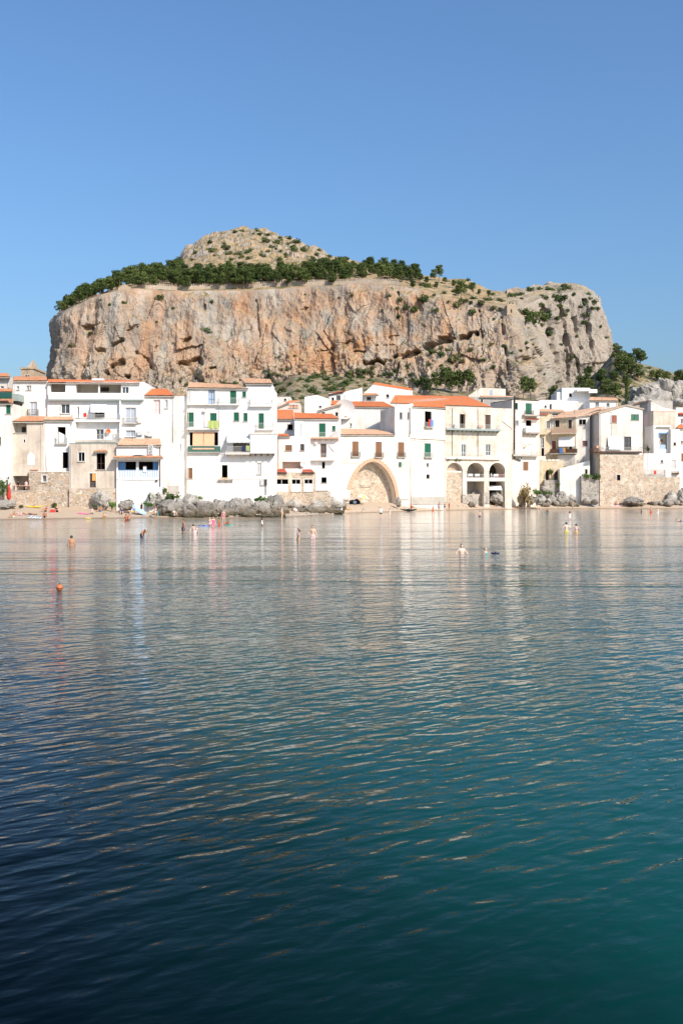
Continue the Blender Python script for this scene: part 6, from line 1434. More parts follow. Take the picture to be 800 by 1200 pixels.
# ------------------------------------------------------------------ people
def capsule_chain(bm, pts, rad, sides=10):
    mb = MB(); P, R_ = [], []
    for i in range(len(pts) - 1):
        for k in range(4):
            t = k / 4; P.append(Vector(pts[i]).lerp(Vector(pts[i + 1]), t)); R_.append(rad[i] * (1 - t) + rad[i + 1] * t)
    P.append(Vector(pts[-1])); R_.append(rad[-1]); mb.tube(P, R_, sides)
    mb.ball(pts[0], rad[0], 10, 6).ball(pts[-1], rad[-1], 10, 6)
    return mb
def figure(name, J, female=False, stout=1.0):
    """J: joint positions of a 1.72 m figure; returns body, hair and clothing meshes sharing one surface"""
    st = stout; parts = []
    def add(mb): parts.append(mb)
    g = {k: Vector(v) for k, v in J.items()}
    side = (g['shL'] - g['shR']).normalized(); spine = (g['neck'] - g['pelvis']).normalized(); fwd = spine.cross(side).normalized() * -1
    if g.get('fwd') is not None: fwd = g['fwd']
    def ell(c, a, b, up, ru):
        mb = MB().ball((0, 0, 0), 1, 14, 10); mb.v = [tuple(c + side * (v[0] * a) + fwd * (v[1] * b) + up * (v[2] * ru)) for v in mb.v]; return mb
    hipw = .165 if female else .15
    chest = g['pelvis'].lerp(g['neck'], .68); waist = g['pelvis'].lerp(g['neck'], .34)
    add(ell(g['pelvis'] + spine * .01, hipw * 1.02 * st, .115 * st, spine, .13)); add(ell(waist, (.118 if female else .14) * st, .095 * st, spine, .17)); add(ell(chest, (.145 if female else .172), .112, spine, .19))
    if female:
        for s_ in (1, -1): add(ell(chest + fwd * .085 + side * (.07 * s_), .058, .05, spine, .056))
    add(capsule_chain(None, [g['shL'], g['shR']], [.062, .062])); add(capsule_chain(None, [g['neck'] - spine * .05, g['head'] - spine * .05], [.06, .052]))
    for s_ in 'LR':
        add(capsule_chain(None, [g['sh' + s_], g['el' + s_], g['wr' + s_]], [.052, .042, .028]))
        add(capsule_chain(None, [g['hip' + s_], g['kn' + s_], g['an' + s_]], [.088 * (1.05 if female else 1), .056, .036]))
        kn = g['kn' + s_].lerp(g['an' + s_], .28); back = -(g.get('kb', fwd)); add(MB().ball(kn + back * .014, .052, 10, 6))
        add(capsule_chain(None, [g['an' + s_], g['to' + s_]], [.038, .028])); add(MB().ball(g['an' + s_] - (g['to' + s_] - g['an' + s_]).normalized() * .035, .034, 8, 6))
        d = (g['wr' + s_] - g['el' + s_]).normalized(); add(capsule_chain(None, [g['wr' + s_], g['wr' + s_] + d * .08], [.028, .036]))
    # head: skull, jaw, nose, ears
    hd = g['head'] + spine * .06; hf = Vector(J['look']).normalized() if 'look' in J else fwd; hs = spine.cross(hf).normalized(); hu = hf.cross(hs) * (1 if hf.cross(hs).dot(spine) > 0 else -1)
    def he(c, a, b, u):
        mb = MB().ball((0, 0, 0), 1, 14, 10); mb.v = [tuple(c + hs * (v[0] * a) + hf * (v[1] * b) + hu * (v[2] * u)) for v in mb.v]; return mb
    add(he(hd, .076, .094, .098)); add(he(hd + hf * .03 - hu * .065, .052, .055, .05)); add(he(hd + hf * .096 - hu * .022, .014, .02, .024))
    for s_ in (1, -1): add(he(hd + hs * (.078 * s_) - hu * .02, .01, .02, .03))
    tmp = MB()
    for p_ in parts: k = len(tmp.v); tmp.v += p_.v; tmp.f += [tuple(k + j for j in f) for f in p_.f]
    o = link('tmp', tmp.mesh('tmp', M['skin_tan'])); md = o.modifiers.new('r', 'REMESH'); md.mode = 'VOXEL'; md.voxel_size = .017; md2 = o.modifiers.new('s', 'SMOOTH'); md2.factor = .6; md2.iterations = 5
    dg = bpy.context.evaluated_depsgraph_get(); ev = o.evaluated_get(dg); me = bpy.data.meshes.new_from_object(ev)
    bpy.data.objects.remove(o)
    co = [v.co.copy() for v in me.vertices]; no = [v.normal.copy() for v in me.vertices]; fs = [tuple(p.vertices) for p in me.polygons]
    body = MB(); body.v = [tuple(c) for c in co]; body.f = list(fs)
    for s_ in 'LR':      # five bent fingers on each hand
        d = (g['wr' + s_] - g['el' + s_]).normalized(); sgn = 1 if s_ == 'L' else -1
        ax = d.cross(fwd); ax = ax.normalized() if ax.length > .1 else side
        pal = ax.cross(d).normalized(); base = g['wr' + s_] + d * .095
        for k, (off, ln) in enumerate(((-.03, .062), (-.01, .072), (.01, .067), (.029, .052))):
            b0 = base + pal * off; b1 = b0 + d * ln * .55 + ax * .006; b2 = b1 + d * ln * .45 + ax * .018
            body.tube([b0 - d * .02, b0, b1, b2], [.009, .0095, .0085, .0065], 5)
        b0 = g['wr' + s_] + d * .035 + pal * .033; body.tube([b0 - pal * .015, b0 + pal * .022 + d * .02, b0 + pal * .032 + d * .052], [.011, .0105, .008], 5)
    def shell(test, off):
        vs = [test(c) for c in co]; keep = [f for f in fs if sum(vs[i] for i in f) >= len(f) - 1]
        mp = {}; mb = MB()
        for f in keep:
            for i in f:
                if i not in mp: mp[i] = len(mb.v); mb.v.append(tuple(co[i] + no[i] * off))
            mb.f.append(tuple(mp[i] for i in f))
        return mb
    def seg(c, a, b): d = b - a; t = (c - a).dot(d) / d.length_squared; return t, (c - a - d * min(1, max(0, t))).length
    def torso(c, lo, hi): t = (c - g['pelvis']).dot(spine); return lo < t < hi and abs((c - g['pelvis']).dot(side)) < .22 and all(seg(c, g['el' + s_], g['wr' + s_])[1] > .075 and not (seg(c, g['sh' + s_], g['el' + s_])[1] < .06 and seg(c, g['sh' + s_], g['el' + s_])[0] > .25) for s_ in 'LR') and abs((c - g['pelvis']).dot(fwd)) < .2
    def thigh(c, hi): return any(-.3 < seg(c, g['hip' + s_], g['kn' + s_])[0] < hi and seg(c, g['hip' + s_], g['kn' + s_])[1] < .115 for s_ in 'LR')
    out = {'body': body}
    hip = lambda c, hi: (torso(c, -.16, .09) or thigh(c, hi)) and (c - g['pelvis']).dot(spine) < .09 and not any(seg(c, g['el' + s_], g['wr' + s_])[1] < .05 for s_ in 'LR')
    out['shorts'] = shell(lambda c: hip(c, .55), .014); out['briefs'] = shell(lambda c: hip(c, .10), .009)
    out['top'] = shell(lambda c: torso(c, .27, .40), .009); out['suit'] = shell(lambda c: hip(c, .08) or torso(c, .0, .43), .009)
    out['shirt'] = shell(lambda c: torso(c, -.02, .54) or any(seg(c, g['sh' + s_], g['el' + s_])[1] < .07 and seg(c, g['sh' + s_], g['el' + s_])[0] < .6 for s_ in 'LR'), .016)
    def hairtest(long_):
        def f(c):
            r = c - hd; a = r.dot(hf); u = r.dot(hu)
            if r.length > .16: return False
            return (u > .035 + .45 * max(0, a)) or (a < -.005 and u > (-.14 if long_ else -.06))
        return f
    out['hair'] = shell(hairtest(False), .016); hl = shell(hairtest(True), .024)
    k = len(hl.v)
    back = hd - hf * .085; hl.tube([back + hu * .02, back - hu * .08 - hf * .01, back - hu * .2 - hf * .005, back - hu * .27], [.06, .065, .055, .02], 8); out['long_hair'] = hl
    ey = MB()
    for s_ in (1, -1): ey.ball(hd + hf * .083 + hs * .032 * s_ + hu * .004, .0095, 8, 5)
    out['eyes'] = ey; out['mouth'] = MB().ball(hd + hf * .085 - hu * .062, (.02, .012, .006), 8, 5)
    for kk in out:
        sk = {'body': 'skin_tan', 'eyes': 'eye', 'mouth': 'lip', 'hair': 'hair_dark', 'long_hair': 'hair_dark'}.get(kk, 'cloth_blue')
        out[kk] = out[kk].mesh(name + '_' + kk, M[sk], True)
    return out
def upright(**k):
    J = dict(pelvis=(0, 0, .93), neck=(0, 0, 1.46), head=(0, -.01, 1.55), shL=(.165, 0, 1.40), shR=(-.165, 0, 1.40), elL=(.235, .02, 1.12), elR=(-.235, .02, 1.12), wrL=(.24, -.06, .88), wrR=(-.24, -.06, .88),
             hipL=(.09, 0, .88), hipR=(-.09, 0, .88), knL=(.10, -.02, .48), knR=(-.10, -.02, .48), anL=(.11, .02, .08), anR=(-.11, .02, .08), toL=(.13, -.13, .035), toR=(-.13, -.13, .035))
    J.update(k); return J
# figures face -y (towards the pier) before they are turned
def mkpose(nm, J, **k):
    g = {a: Vector(b) for a, b in J.items()}; sp_ = (g['neck'] - g['pelvis']).normalized(); sd = (g['shL'] - g['shR']).normalized()
    f = sd.cross(sp_).normalized(); f = -f if f.dot(Vector(J.get('front', (0, -1, 0)))) < 0 else f
    J['fwd'] = f; J.pop('front', None); return figure(nm, J, **k)
POSE = {}
for fem, sfx in ((False, ''), (True, '_f')):
    POSE['stand' + sfx] = mkpose('standing', upright(), female=fem)
    POSE['hip' + sfx] = mkpose('hand_on_hip', upright(elR=(-.38, .06, 1.20), wrR=(-.19, -.05, 1.02), elL=(.25, .0, 1.12), wrL=(.27, -.12, .90)), female=fem)
    POSE['walk' + sfx] = mkpose('walking', upright(knL=(.09, -.20, .52), anL=(.09, -.22, .09), toL=(.10, -.36, .06), knR=(-.09, .05, .47), anR=(-.09, .30, .13), toR=(-.09, .20, .04), elL=(.22, .14, 1.14), wrL=(.2, .12, .89), elR=(-.22, -.10, 1.14), wrR=(-.18, -.27, 1.0)), female=fem)
    POSE['armsout' + sfx] = mkpose('arms_out', upright(elL=(.34, .0, 1.17), wrL=(.46, -.12, .98), elR=(-.35, .03, 1.18), wrR=(-.40, -.16, 1.02)), female=fem)
    POSE['sit' + sfx] = mkpose('sitting', dict(pelvis=(0, 0, .11), neck=(0, .14, .62), head=(0, .12, .71), shL=(.165, .13, .57), shR=(-.165, .13, .57), elL=(.26, .2, .33), elR=(-.22, -.05, .38), wrL=(.24, .28, .06), wrR=(-.15, -.24, .45), hipL=(.09, -.02, .11), hipR=(-.09, -.02, .11), knL=(.13, -.40, .42), knR=(-.13, -.36, .46), anL=(.12, -.66, .08), anR=(-.12, -.62, .08), toL=(.13, -.82, .04), toR=(-.13, -.78, .04)), female=fem)
    POSE['lie' + sfx] = mkpose('lying', dict(front=(0, 0, 1), pelvis=(0, 0, .12), neck=(-.53, 0, .13), head=(-.63, 0, .14), shL=(-.47, .165, .12), shR=(-.47, -.165, .12), elL=(-.22, .28, .08), elR=(-.24, -.26, .08), wrL=(0, .27, .06), wrR=(-.03, -.24, .07), hipL=(.05, .09, .11), hipR=(.05, -.09, .11), knL=(.45, .11, .12), knR=(.42, -.11, .30), anL=(.85, .13, .07), anR=(.72, -.12, .07), toL=(.92, .15, .2), toR=(.88, -.13, .06)), female=fem)
POSE['bend'] = mkpose('bending', dict(pelvis=(0, .05, .93), neck=(0, -.36, 1.28), head=(0, -.45, 1.31), shL=(.165, -.30, 1.24), shR=(-.165, -.30, 1.24), elL=(.22, -.36, .97), elR=(-.22, -.36, .97), wrL=(.14, -.46, .76), wrR=(-.14, -.46, .76), hipL=(.09, .04, .88), hipR=(-.09, .04, .88), knL=(.10, -.04, .48), knR=(-.10, -.04, .48), anL=(.11, .02, .08), anR=(-.11, .02, .08), toL=(.13, -.13, .035), toR=(-.13, -.13, .035)), stout=1.15)
POSE['swim_f'] = mkpose('reaching', dict(front=(0, -.5, -.8), pelvis=(.38, 0, .0), neck=(-.10, 0, .22), head=(-.16, 0, .32), look=(-.7, -.6, .1), shL=(-.05, .165, .18), shR=(-.05, -.165, .18), elL=(-.24, .24, .10), elR=(-.28, -.26, .20), wrL=(-.42, .2, -.02), wrR=(-.52, -.26, .05), hipL=(.44, .09, -.03), hipR=(.44, -.09, -.03), knL=(.84, .1, -.14), knR=(.84, -.1, -.2), anL=(1.22, .1, -.2), anR=(1.2, -.1, -.3), toL=(1.36, .1, -.24), toR=(1.34, -.1, -.34)), female=True)
def person(pose, px, py, skin_='skin_tan', hair='hair_dark', clothes=(), label='', s=1.0, rz=0.0, sink=0.0, d=None, z=None, long_=False, group=None):
    """py = row of the feet (or of the waterline when sink > 0: metres under water)"""
    P = POSE[pose]
    if d is None:
        if sink: d = H * F / (py - HY)
        else:        # the row where the figure meets the ground
            d = shore(px)
            for _ in range(60):
                zz = max(0, ground_z(px, d))
                if HY + (H - zz) * F / d <= py: break
                d += .35
    p = Vector(((px - CX) / F * d, d, 0))
    p.z = z if z is not None else (-sink if sink else ground_z(px, d))
    def cpy(me, nm, par, mat):
        o = bpy.data.objects.new(nm, me); COL.objects.link(o); o.parent = par
        o.material_slots[0].link = 'OBJECT'; o.material_slots[0].material = M[mat]; return o
    b = cpy(P['body'], 'person', None, skin_); b.location = p; b.rotation_euler = (0, 0, math.radians(rz)); b.scale = (s, s, s)
    tag(b, label, 'person', group)
    cpy(P['long_hair' if long_ else 'hair'], 'hair', b, hair); cpy(P['eyes'], 'eyes', b, 'eye'); cpy(P['mouth'], 'mouth', b, 'lip')
    for nm, mt in clothes:
        cpy(P[nm], {'shorts': 'swim_shorts', 'briefs': 'swim_briefs', 'top': 'bikini_top', 'suit': 'swimsuit', 'shirt': 'shirt'}[nm], b, mt)
    return b
G1, G2 = 'bathers in the water', 'people on the beach'
T, Dp, Fr, Pl = 'skin_tan', 'skin_deep', 'skin_fair', 'skin_pale'
# --- in the water
person('stand', 84, 639.5, T, 'hair_brown', [('shorts', 'cloth_navy')], 'tanned swimmer alone at far left, seen from behind, water to the chest', 1, 185, 1.03, group=G1)
person('bend', 167, 629.5, T, 'hair_grey', [('shorts', 'cloth_navy')], 'grey-haired man bending forward, thigh-deep in the water near the left beach', 1, 40, .74, group=G1)
person('stand', 215, 623.5, T, 'hair_dark', [('shorts', 'cloth_navy')], 'tanned man in navy trunks standing knee-deep off the grey boulders', 1, -60, .56, group=G1)
person('sit_f', 227.5, 623.8, Pl, 'hair_brown', [('suit', 'cloth_palepink')], 'pale woman sitting low in the water beside the man in navy trunks', 1, 160, .12, group=G1)
person('stand_f', 250, 616.5, Fr, 'hair_dark', [('suit', 'cloth_pink')], 'woman in a pink swimsuit among the bathers below the ridge notch', 1, 20, .70, long_=True, group=G1)
person('hip_f', 246, 616.0, Pl, 'hair_brown', [('suit', 'cloth_palepink')], 'pale woman in a blush swimsuit left of the pink-suited one', .97, -30, .72, group=G1)
person('stand', 257, 615.6, Dp, 'hair_dark', [('shorts', 'cloth_red')], 'sunburnt man wading right of the pink-suited woman', 1, 70, .85, group=G1)
person('stand_f', 262, 610.6, Fr, 'hair_fair', [('briefs', 'cloth_pink'), ('top', 'cloth_pink')], 'fair woman standing shin-deep at the dark ledge behind the bathers', .95, 10, .22, group=G1)
person('sit', 267, 614.9, Dp, 'hair_dark', [('shorts', 'cloth_red')], 'tanned boy sitting on the green bodyboard', .72, -40, .03, group=G1)
person('stand', 330.4, 608.4, Fr, 'hair_brown', [('briefs', 'amber_plastic')], 'bare-chested man standing at the water by the tail-end boulder', 1, 75, .06, group=G1)
person('stand_f', 307, 616.2, Dp, 'hair_dark', [('suit', 'cloth_white')], 'dark-haired child in a white swimsuit alone in the water off the restaurant', .72, 150, .38, long_=True, group=G1)
person('stand_f', 349.5, 632.2, Fr, 'hair_dark', [('briefs', 'amber_plastic'), ('top', 'cloth_palepink')], 'dark-haired woman wading thigh-deep left of the man with a hand on his hip', .95, -70, .82, long_=True, group=G1)
person('hip', 366.5, 631, Fr, 'hair_dark', [('shorts', 'cloth_palepink')], 'slim man wading with one hand on his hip, centre of the water', 1, 5, .72, group=G1)
person('stand', 446, 605, Fr, 'hair_grey', [('shorts', 'cloth_black'), ('shirt', 'cloth_white')], 'man in white shirt and black shorts standing in the shallows before the big arch', 1, 10, .32, group=G1)
person('stand_f', 456.5, 605.3, Pl, 'hair_brown', [('suit', 'cloth_palepink')], 'pale woman in the shallows right of the white-shirted man', .96, -100, .40, group=G1)
person('walk_f', 507, 602.6, T, 'hair_dark', [('briefs', 'cloth_red'), ('top', 'cloth_red')], 'woman in a red bikini walking at the water edge right of the arch', 1, 30, .30, group=G1)
person('armsout', 540.5, 649, Pl, 'hair_dark', [('shorts', 'cloth_navy')], 'dark-haired man chest-deep with arms spread, nearest bather', .98, 15, 1.12, group=G1)
person('stand_f', 568.5, 648.6, Fr, 'hair_fair', [('suit', 'cloth_teal')], 'fair-haired child up to the neck beside a floating blue board', .82, 60, 1.06, group=G1)
person('stand', 561.5, 605.4, Fr, 'hair_dark', [('shorts', 'cloth_navy')], 'man waist-deep in the water below the three arches', 1, 0, .85, group=G1)
person('hip', 641, 603.2, Dp, 'hair_dark', [('shorts', 'cloth_teal')], 'tanned boy in teal shorts in the shallows right of the cream house', .85, -50, .45, group=G1)
person('stand_f', 667, 608.2, Fr, 'hair_dark', [('suit', 'cloth_white')], 'girl with long dark hair in white swimsuit behind the couple', .92, 180, .55, long_=True, group=G1)
person('armsout', 663, 624, Pl, 'hair_dark', [('shorts', 'cloth_yellow')], 'man in yellow trunks with elbows out, left of the couple seen from behind', 1, 185, .80, group=G1)
person('hip_f', 674.5, 624.2, Fr, 'hair_dark', [('briefs', 'amber_plastic'), ('top', 'cloth_palepink')], 'woman standing right beside the man in yellow trunks, seen from behind', .93, 170, .82, group=G1)
person('stand_f', 751, 600.6, Fr, 'hair_dark', [('suit', 'cloth_navy')], 'leftmost of three bathers at the right edge shallows', 1, 90, .75, group=G1)
person('hip', 762, 600.8, T, 'hair_brown', [('shorts', 'cloth_red')], 'middle of three bathers at the right edge shallows', 1, 20, .70, group=G1)
person('armsout', 770, 601, Pl, 'hair_fair', [('shorts', 'cloth_white')], 'rightmost pale bather of three with arms out', 1, 160, .78, group=G1)
person('swim_f', 795, 611, Fr, 'hair_dark', [('suit', 'cloth_navy')], 'swimmer leaning forward at the right picture edge', 1.1, 12, .10, group=G1)
# --- on the sand and rocks
person('sit', 346, 602.2, Fr, 'hair_dark', [('shorts', 'cloth_black'), ('shirt', 'cloth_white')], 'person in a white shirt sitting on rubble below the stone restaurant', 1.25, 20, d=158, z=H + (HY - 602) / F * 158, group=G2)
person('sit_f', 481.5, 600, T, 'hair_brown', [('suit', 'cloth_red')], 'person sitting on the upturned black boat', 1.1, 40, d=193, z=.62, group=G2)
person('stand_f', 515, 598.4, T, 'hair_dark', [('briefs', 'cloth_ltblue'), ('top', 'cloth_ltblue')], 'woman in light blue, left of the group of three by the white wall', 1, 10, group=G2)
person('stand', 520.5, 598.6, Dp, 'hair_dark', [('shorts', 'cloth_navy')], 'man in navy trunks in the middle of the group of three', 1, -30, group=G2)
person('hip_f', 526, 598.4, T, 'hair_brown', [('briefs', 'cloth_red'), ('top', 'cloth_red')], 'woman in a red bikini at the right of the group of three', .97, -60, group=G2)
person('walk', 602.5, 587.8, Dp, 'hair_dark', [('shorts', 'cloth_navy'), ('shirt', 'cloth_red')], 'person in red and navy walking below the cream house', 1.05, 70, group=G2)
person('stand', 670.5, 597.2, T, 'hair_dark', [('shorts', 'cloth_teal')], 'man in teal trunks at the water edge below the crags', 1, 30, .12, d=226, group=G2)
person('stand_f', 664, 591.4, T, 'hair_brown', [('suit', 'amber_plastic')], 'person in an orange suit standing before the crags', 1, -20, group=G2)
person('sit', 654, 592.4, Fr, 'hair_dark', [('shorts', 'cloth_navy')], 'person sitting on the sand left of the orange-suited one', 1.05, 20, group=G2)
person('stand_f', 710, 591.6, Pl, 'hair_brown', [('suit', 'cloth_white')], 'pale person standing at the foot of the gabled house', 1, 20, group=G2)
person('sit', 721.5, 592.4, T, 'hair_dark', [('shorts', 'cloth_black')], 'person in black sitting on a towel below the gabled house', 1.1, -15, group=G2)
person('bend', 727.5, 590.8, Fr, 'hair_brown', [('shorts', 'cloth_navy'), ('shirt', 'cloth_white')], 'person in white bending over right of the towel below the gabled house', .95, -60, group=G2)
person('sit', 16, 607, T, 'hair_dark', [('shorts', 'cloth_white')], 'person sitting alone on the sand at far left', 1, -40, group=G2)
person('lie_f', 25, 603.2, T, 'hair_brown', [('briefs', 'cloth_palepink'), ('top', 'cloth_palepink')], 'sunbather lying on bare sand left of the dark towel', 1, 5, group=G2)
person('lie', 37, 603.8, Dp, 'hair_dark', [('shorts', 'cloth_black')], 'deeply tanned sunbather lying in black trunks', 1, 175, group=G2)
person('sit', 52.5, 607, Dp, 'hair_dark', [('shorts', 'cloth_black')], 'dark-haired man in black trunks sitting at the end of the white-and-blue towel', 1.05, 15, group=G2)
person('sit_f', 54, 600.2, T, 'hair_dark', [('briefs', 'cloth_black'), ('top', 'cloth_red')], 'person with red top sitting behind by the yellow kayak', 1, -50, group=G2)
person('sit', 67, 600.4, Fr, 'hair_dark', [('shorts', 'cloth_black'), ('shirt', 'cloth_black')], 'person dressed in black sitting right of the red bag', .95, 60, group=G2)
person('sit_f', 108.5, 602.5, Fr, 'hair_brown', [('briefs', 'cloth_teal'), ('top', 'cloth_teal')], 'woman sitting right of the pink mattress', 1, 20, group=G2)
person('sit', 118, 599.6, T, 'hair_dark', [('shorts', 'cloth_blue')], 'person in blue trunks sitting in front of the pale upright boulder', 1, -30, group=G2)
person('sit_f', 122, 608.2, T, 'hair_fair', [('briefs', 'cloth_yellow'), ('top', 'cloth_yellow')], 'fair-haired woman in a yellow bikini at the wet sand', .95, 30, group=G2)
person('sit', 143, 602.8, Fr, 'hair_dark', [('shorts', 'cloth_black'), ('shirt', 'cloth_navy')], 'person in navy sitting below the balcony house', 1, 10, group=G2)
person('sit_f', 148.2, 610.4, Dp, 'hair_brown', [('briefs', 'cloth_red'), ('top', 'cloth_red')], 'left one of the tanned pair sitting at the water edge', 1.05, 25, .02, group=G2)
person('sit', 150.8, 610, T, 'hair_dark', [('shorts', 'cloth_navy')], 'right one of the tanned pair sitting at the water edge', 1.05, -25, .02, group=G2)
person('stand', 157, 593.6, T, 'hair_dark', [('shorts', 'cloth_blue'), ('shirt', 'cloth_ltblue')], 'person in a light blue shirt standing before the balcony house', .95, 40, d=143.4, group=G2)
person('stand_f', 166, 593.2, Dp, 'hair_dark', [('shorts', 'cloth_black'), ('shirt', 'cloth_black')], 'person in black standing right of the light blue shirt', .92, -40, d=143.6, long_=True, group=G2)
person('stand_f', 182.5, 597.6, T, 'hair_brown', [('briefs', 'cloth_palepink'), ('top', 'cloth_palepink')], 'person standing by the leftmost boulder of the ridge', .95, 60, d=140.5, group=G2)
person('sit_f', 204.5, 605.6, Fr, 'hair_fair', [('suit', 'cloth_white')], 'pale person sitting on a wet ledge under the boulders', 1.05, 30, d=141, z=.35, group=G2)
tz = H + (HY - cp(1, 0, 932)[1]) / F * 146
person('stand', cp(1, 130, 0)[0], 0, T, 'hair_dark', [('shorts', 'cloth_black'), ('shirt', 'cloth_black')], 'person in black standing behind the wooden table on the beach terrace', .88, 0, d=147.6, z=tz, group='people on the terrace')
person('stand_f', cp(1, 186, 0)[0], 0, Fr, 'hair_brown', [('shorts', 'cloth_navy'), ('shirt', 'cloth_palepink')], 'person in pale pink standing right behind the terrace table', .88, 0, d=147.4, z=tz, group='people on the terrace')

# ------------------------------------------------------------------ things on the beach and in the water
def at_ground(px, py):
    d = shore(px)
    for _ in range(80):
        if HY + (H - max(0, ground_z(px, d))) * F / d <= py: break
        d += .3
    return Vector(((px - CX) / F * d, d, ground_z(px, d))), d
def towel(px, py, wpx, dep, mat, label, rz=0.0, name='beach_towel', cat='towel', stripe=None):
    p, d = at_ground(px, py); w_ = wpx * d / F; m = MB(); n = 9; ca, sa = math.cos(math.radians(rz)), math.sin(math.radians(rz))
    for i in range(n):
        for j in range(5):
            u, v = w_ * (i / (n - 1) - .5), dep * (j / 4 - .5); x, y = u * ca - v * sa, u * sa + v * ca
            q = (p.x + x) / (p.y + y) * F + CX
            m.v.append((x, y, ground_z(q, p.y + y) - p.z + .05 + .02 * math.sin(i * 2.1 + j * 1.7)))
    for i in range(n - 1):
        for j in range(4): k = i * 5 + j; m.f.append((k, k + 5, k + 6, k + 1))
    o = m.build(name, mat); o.location = p; sol = o.modifiers.new('thickness', 'SOLIDIFY'); sol.thickness = .03; sol.offset = 1
    if stripe:
        t = MB()
        for i in (1, 4, 6):
            a = [m.v[i * 5 + j] for j in range(5)]; b = [m.v[(i + 1) * 5 + j] for j in range(5)]
            for j in range(4): t.quad(*[(q[0], q[1], q[2] + .036) for q in (a[j], b[j], b[j + 1], a[j + 1])])
        t.build('stripe', stripe, o)
    return tag(o, label, cat)
towel(98, 602.3, 12, 1.0, 'cloth_pink', 'bright pink air mattress on the left beach', name='air_mattress', cat='mattress')
towel(42, 607.2, 14, 1.3, 'cloth_white', 'white and blue striped towel near the wet sand at left', stripe='cloth_blue')
towel(127, 597.2, 6, .9, 'cloth_navy', 'small dark blue towel before the pale upright boulder'); towel(167, 601.2, 8, 1.0, 'cloth_white', 'white towel with blue stripes below the blue sunshade', -20, stripe='cloth_ltblue'); towel(156, 600, 5, .9, 'cloth_yellow', 'small yellow towel below the balcony house', 25)
towel(104, 608, 6, .8, 'cloth_yellow', 'yellow towel on the wet sand right of the pink mattress'); towel(36, 604.6, 9, 1.0, 'cloth_grey', 'grey towel under the deeply tanned sunbather'); towel(24, 604.2, 9, 1.0, 'cloth_palepink', 'pale pink towel under the left sunbather')
towel(580, 591.8, 9, 1.0, 'cloth_red', 'red towel on the sand below the three arches'); towel(604, 592.2, 10, 1.2, 'cloth_white', 'white towel on the sand below the cream house'); towel(690, 592.6, 16, 1.4, 'cloth_ltblue', 'pale blue groundsheet below the grey quay wall'); towel(722, 593.2, 14, 1.2, 'cloth_palepink', 'pinkish towel below the gabled house'); towel(628, 591.8, 8, 1, 'cloth_red', 'reddish towel at the foot of the agave rocks'); towel(640, 592.2, 6, .9, 'amber_plastic', 'small orange towel beside the reddish one')
def kayak(name, label, px, py, lpx, mat, rz=0, cat='kayak', d=None, keel=.3, half=.36, seat='black_paint', z=None):
    rise = .02 if cat == 'float' else .16
    p, dd = at_ground(px, py)
    if d: p = Vector(((px - CX) / F * d, d, 0)); dd = d
    if z is not None: p.z = z
    L = lpx * dd / F / 2; m = MB(); n = 14; ring = 10
    for i in range(n + 1):
        t = -1 + 2 * i / n; wv = half * (1 - abs(t) ** 2.6) ** .8 + .01; hv = keel * (.45 + .55 * (1 - abs(t) ** 3)) ; up = rise * abs(t) ** 3
        for k in range(ring):
            a = 2 * math.pi * k / ring; m.v.append((L * t, wv * math.cos(a), keel * .5 + up + hv * .5 * math.sin(a) * (1 if math.sin(a) < 0 else .7)))
    for i in range(n):
        for k in range(ring): m.f.append((i * ring + k, i * ring + (k + 1) % ring, (i + 1) * ring + (k + 1) % ring, (i + 1) * ring + k))
    m.f.append(tuple(reversed(range(ring)))); m.f.append(tuple(n * ring + k for k in range(ring)))
    o = m.build(name, mat, None, True); o.location = p; o.rotation_euler = (0, 0, math.radians(rz)); tag(o, label, cat)
    MB().ball((0, 0, keel * .82), (L * .22, half * .55, .06), 12, 5).build('cockpit', seat, o)
    return o
kayak('kayak', 'long yellow kayak lying below the stone wall at left', 40, 595.3, 21, 'yellow_plastic', 2); kayak('kayak', 'shorter yellow kayak right of the long one', 64, 594.8, 9, 'yellow_plastic', -3)
kayak('kayak', 'orange kayak resting on the stones left of the big arch', 398, 598.3, 13, 'amber_plastic', -14); kayak('kayak', 'amber kayak behind the orange one', 406, 597.5, 11, 'amber_plastic', -8)
kayak('rowing_boat', 'low black boat lying at the water edge right of the arch', 478, 599.4, 20, 'black_paint', 3, 'boat', keel=.5, half=.6)
kayak('paddle_board', 'blue float beside the bathers below the ridge', 239, 616.4, 13, 'blue_plastic', -8, 'float', d=H * F / (616.4 - HY), keel=.14, z=-.05); kayak('bodyboard', 'green bodyboard the tanned boy sits on', 268, 615.6, 10, 'green_plastic', 4, 'float', d=H * F / (615.2 - HY), keel=.14, z=-.05)
kayak('paddle_board', 'flat blue board floating beside the fair-haired child', 580, 648.8, 10, 'cloth_navy', 3, 'float', d=H * F / (648.6 - HY), keel=.10, half=.25, z=-.03)
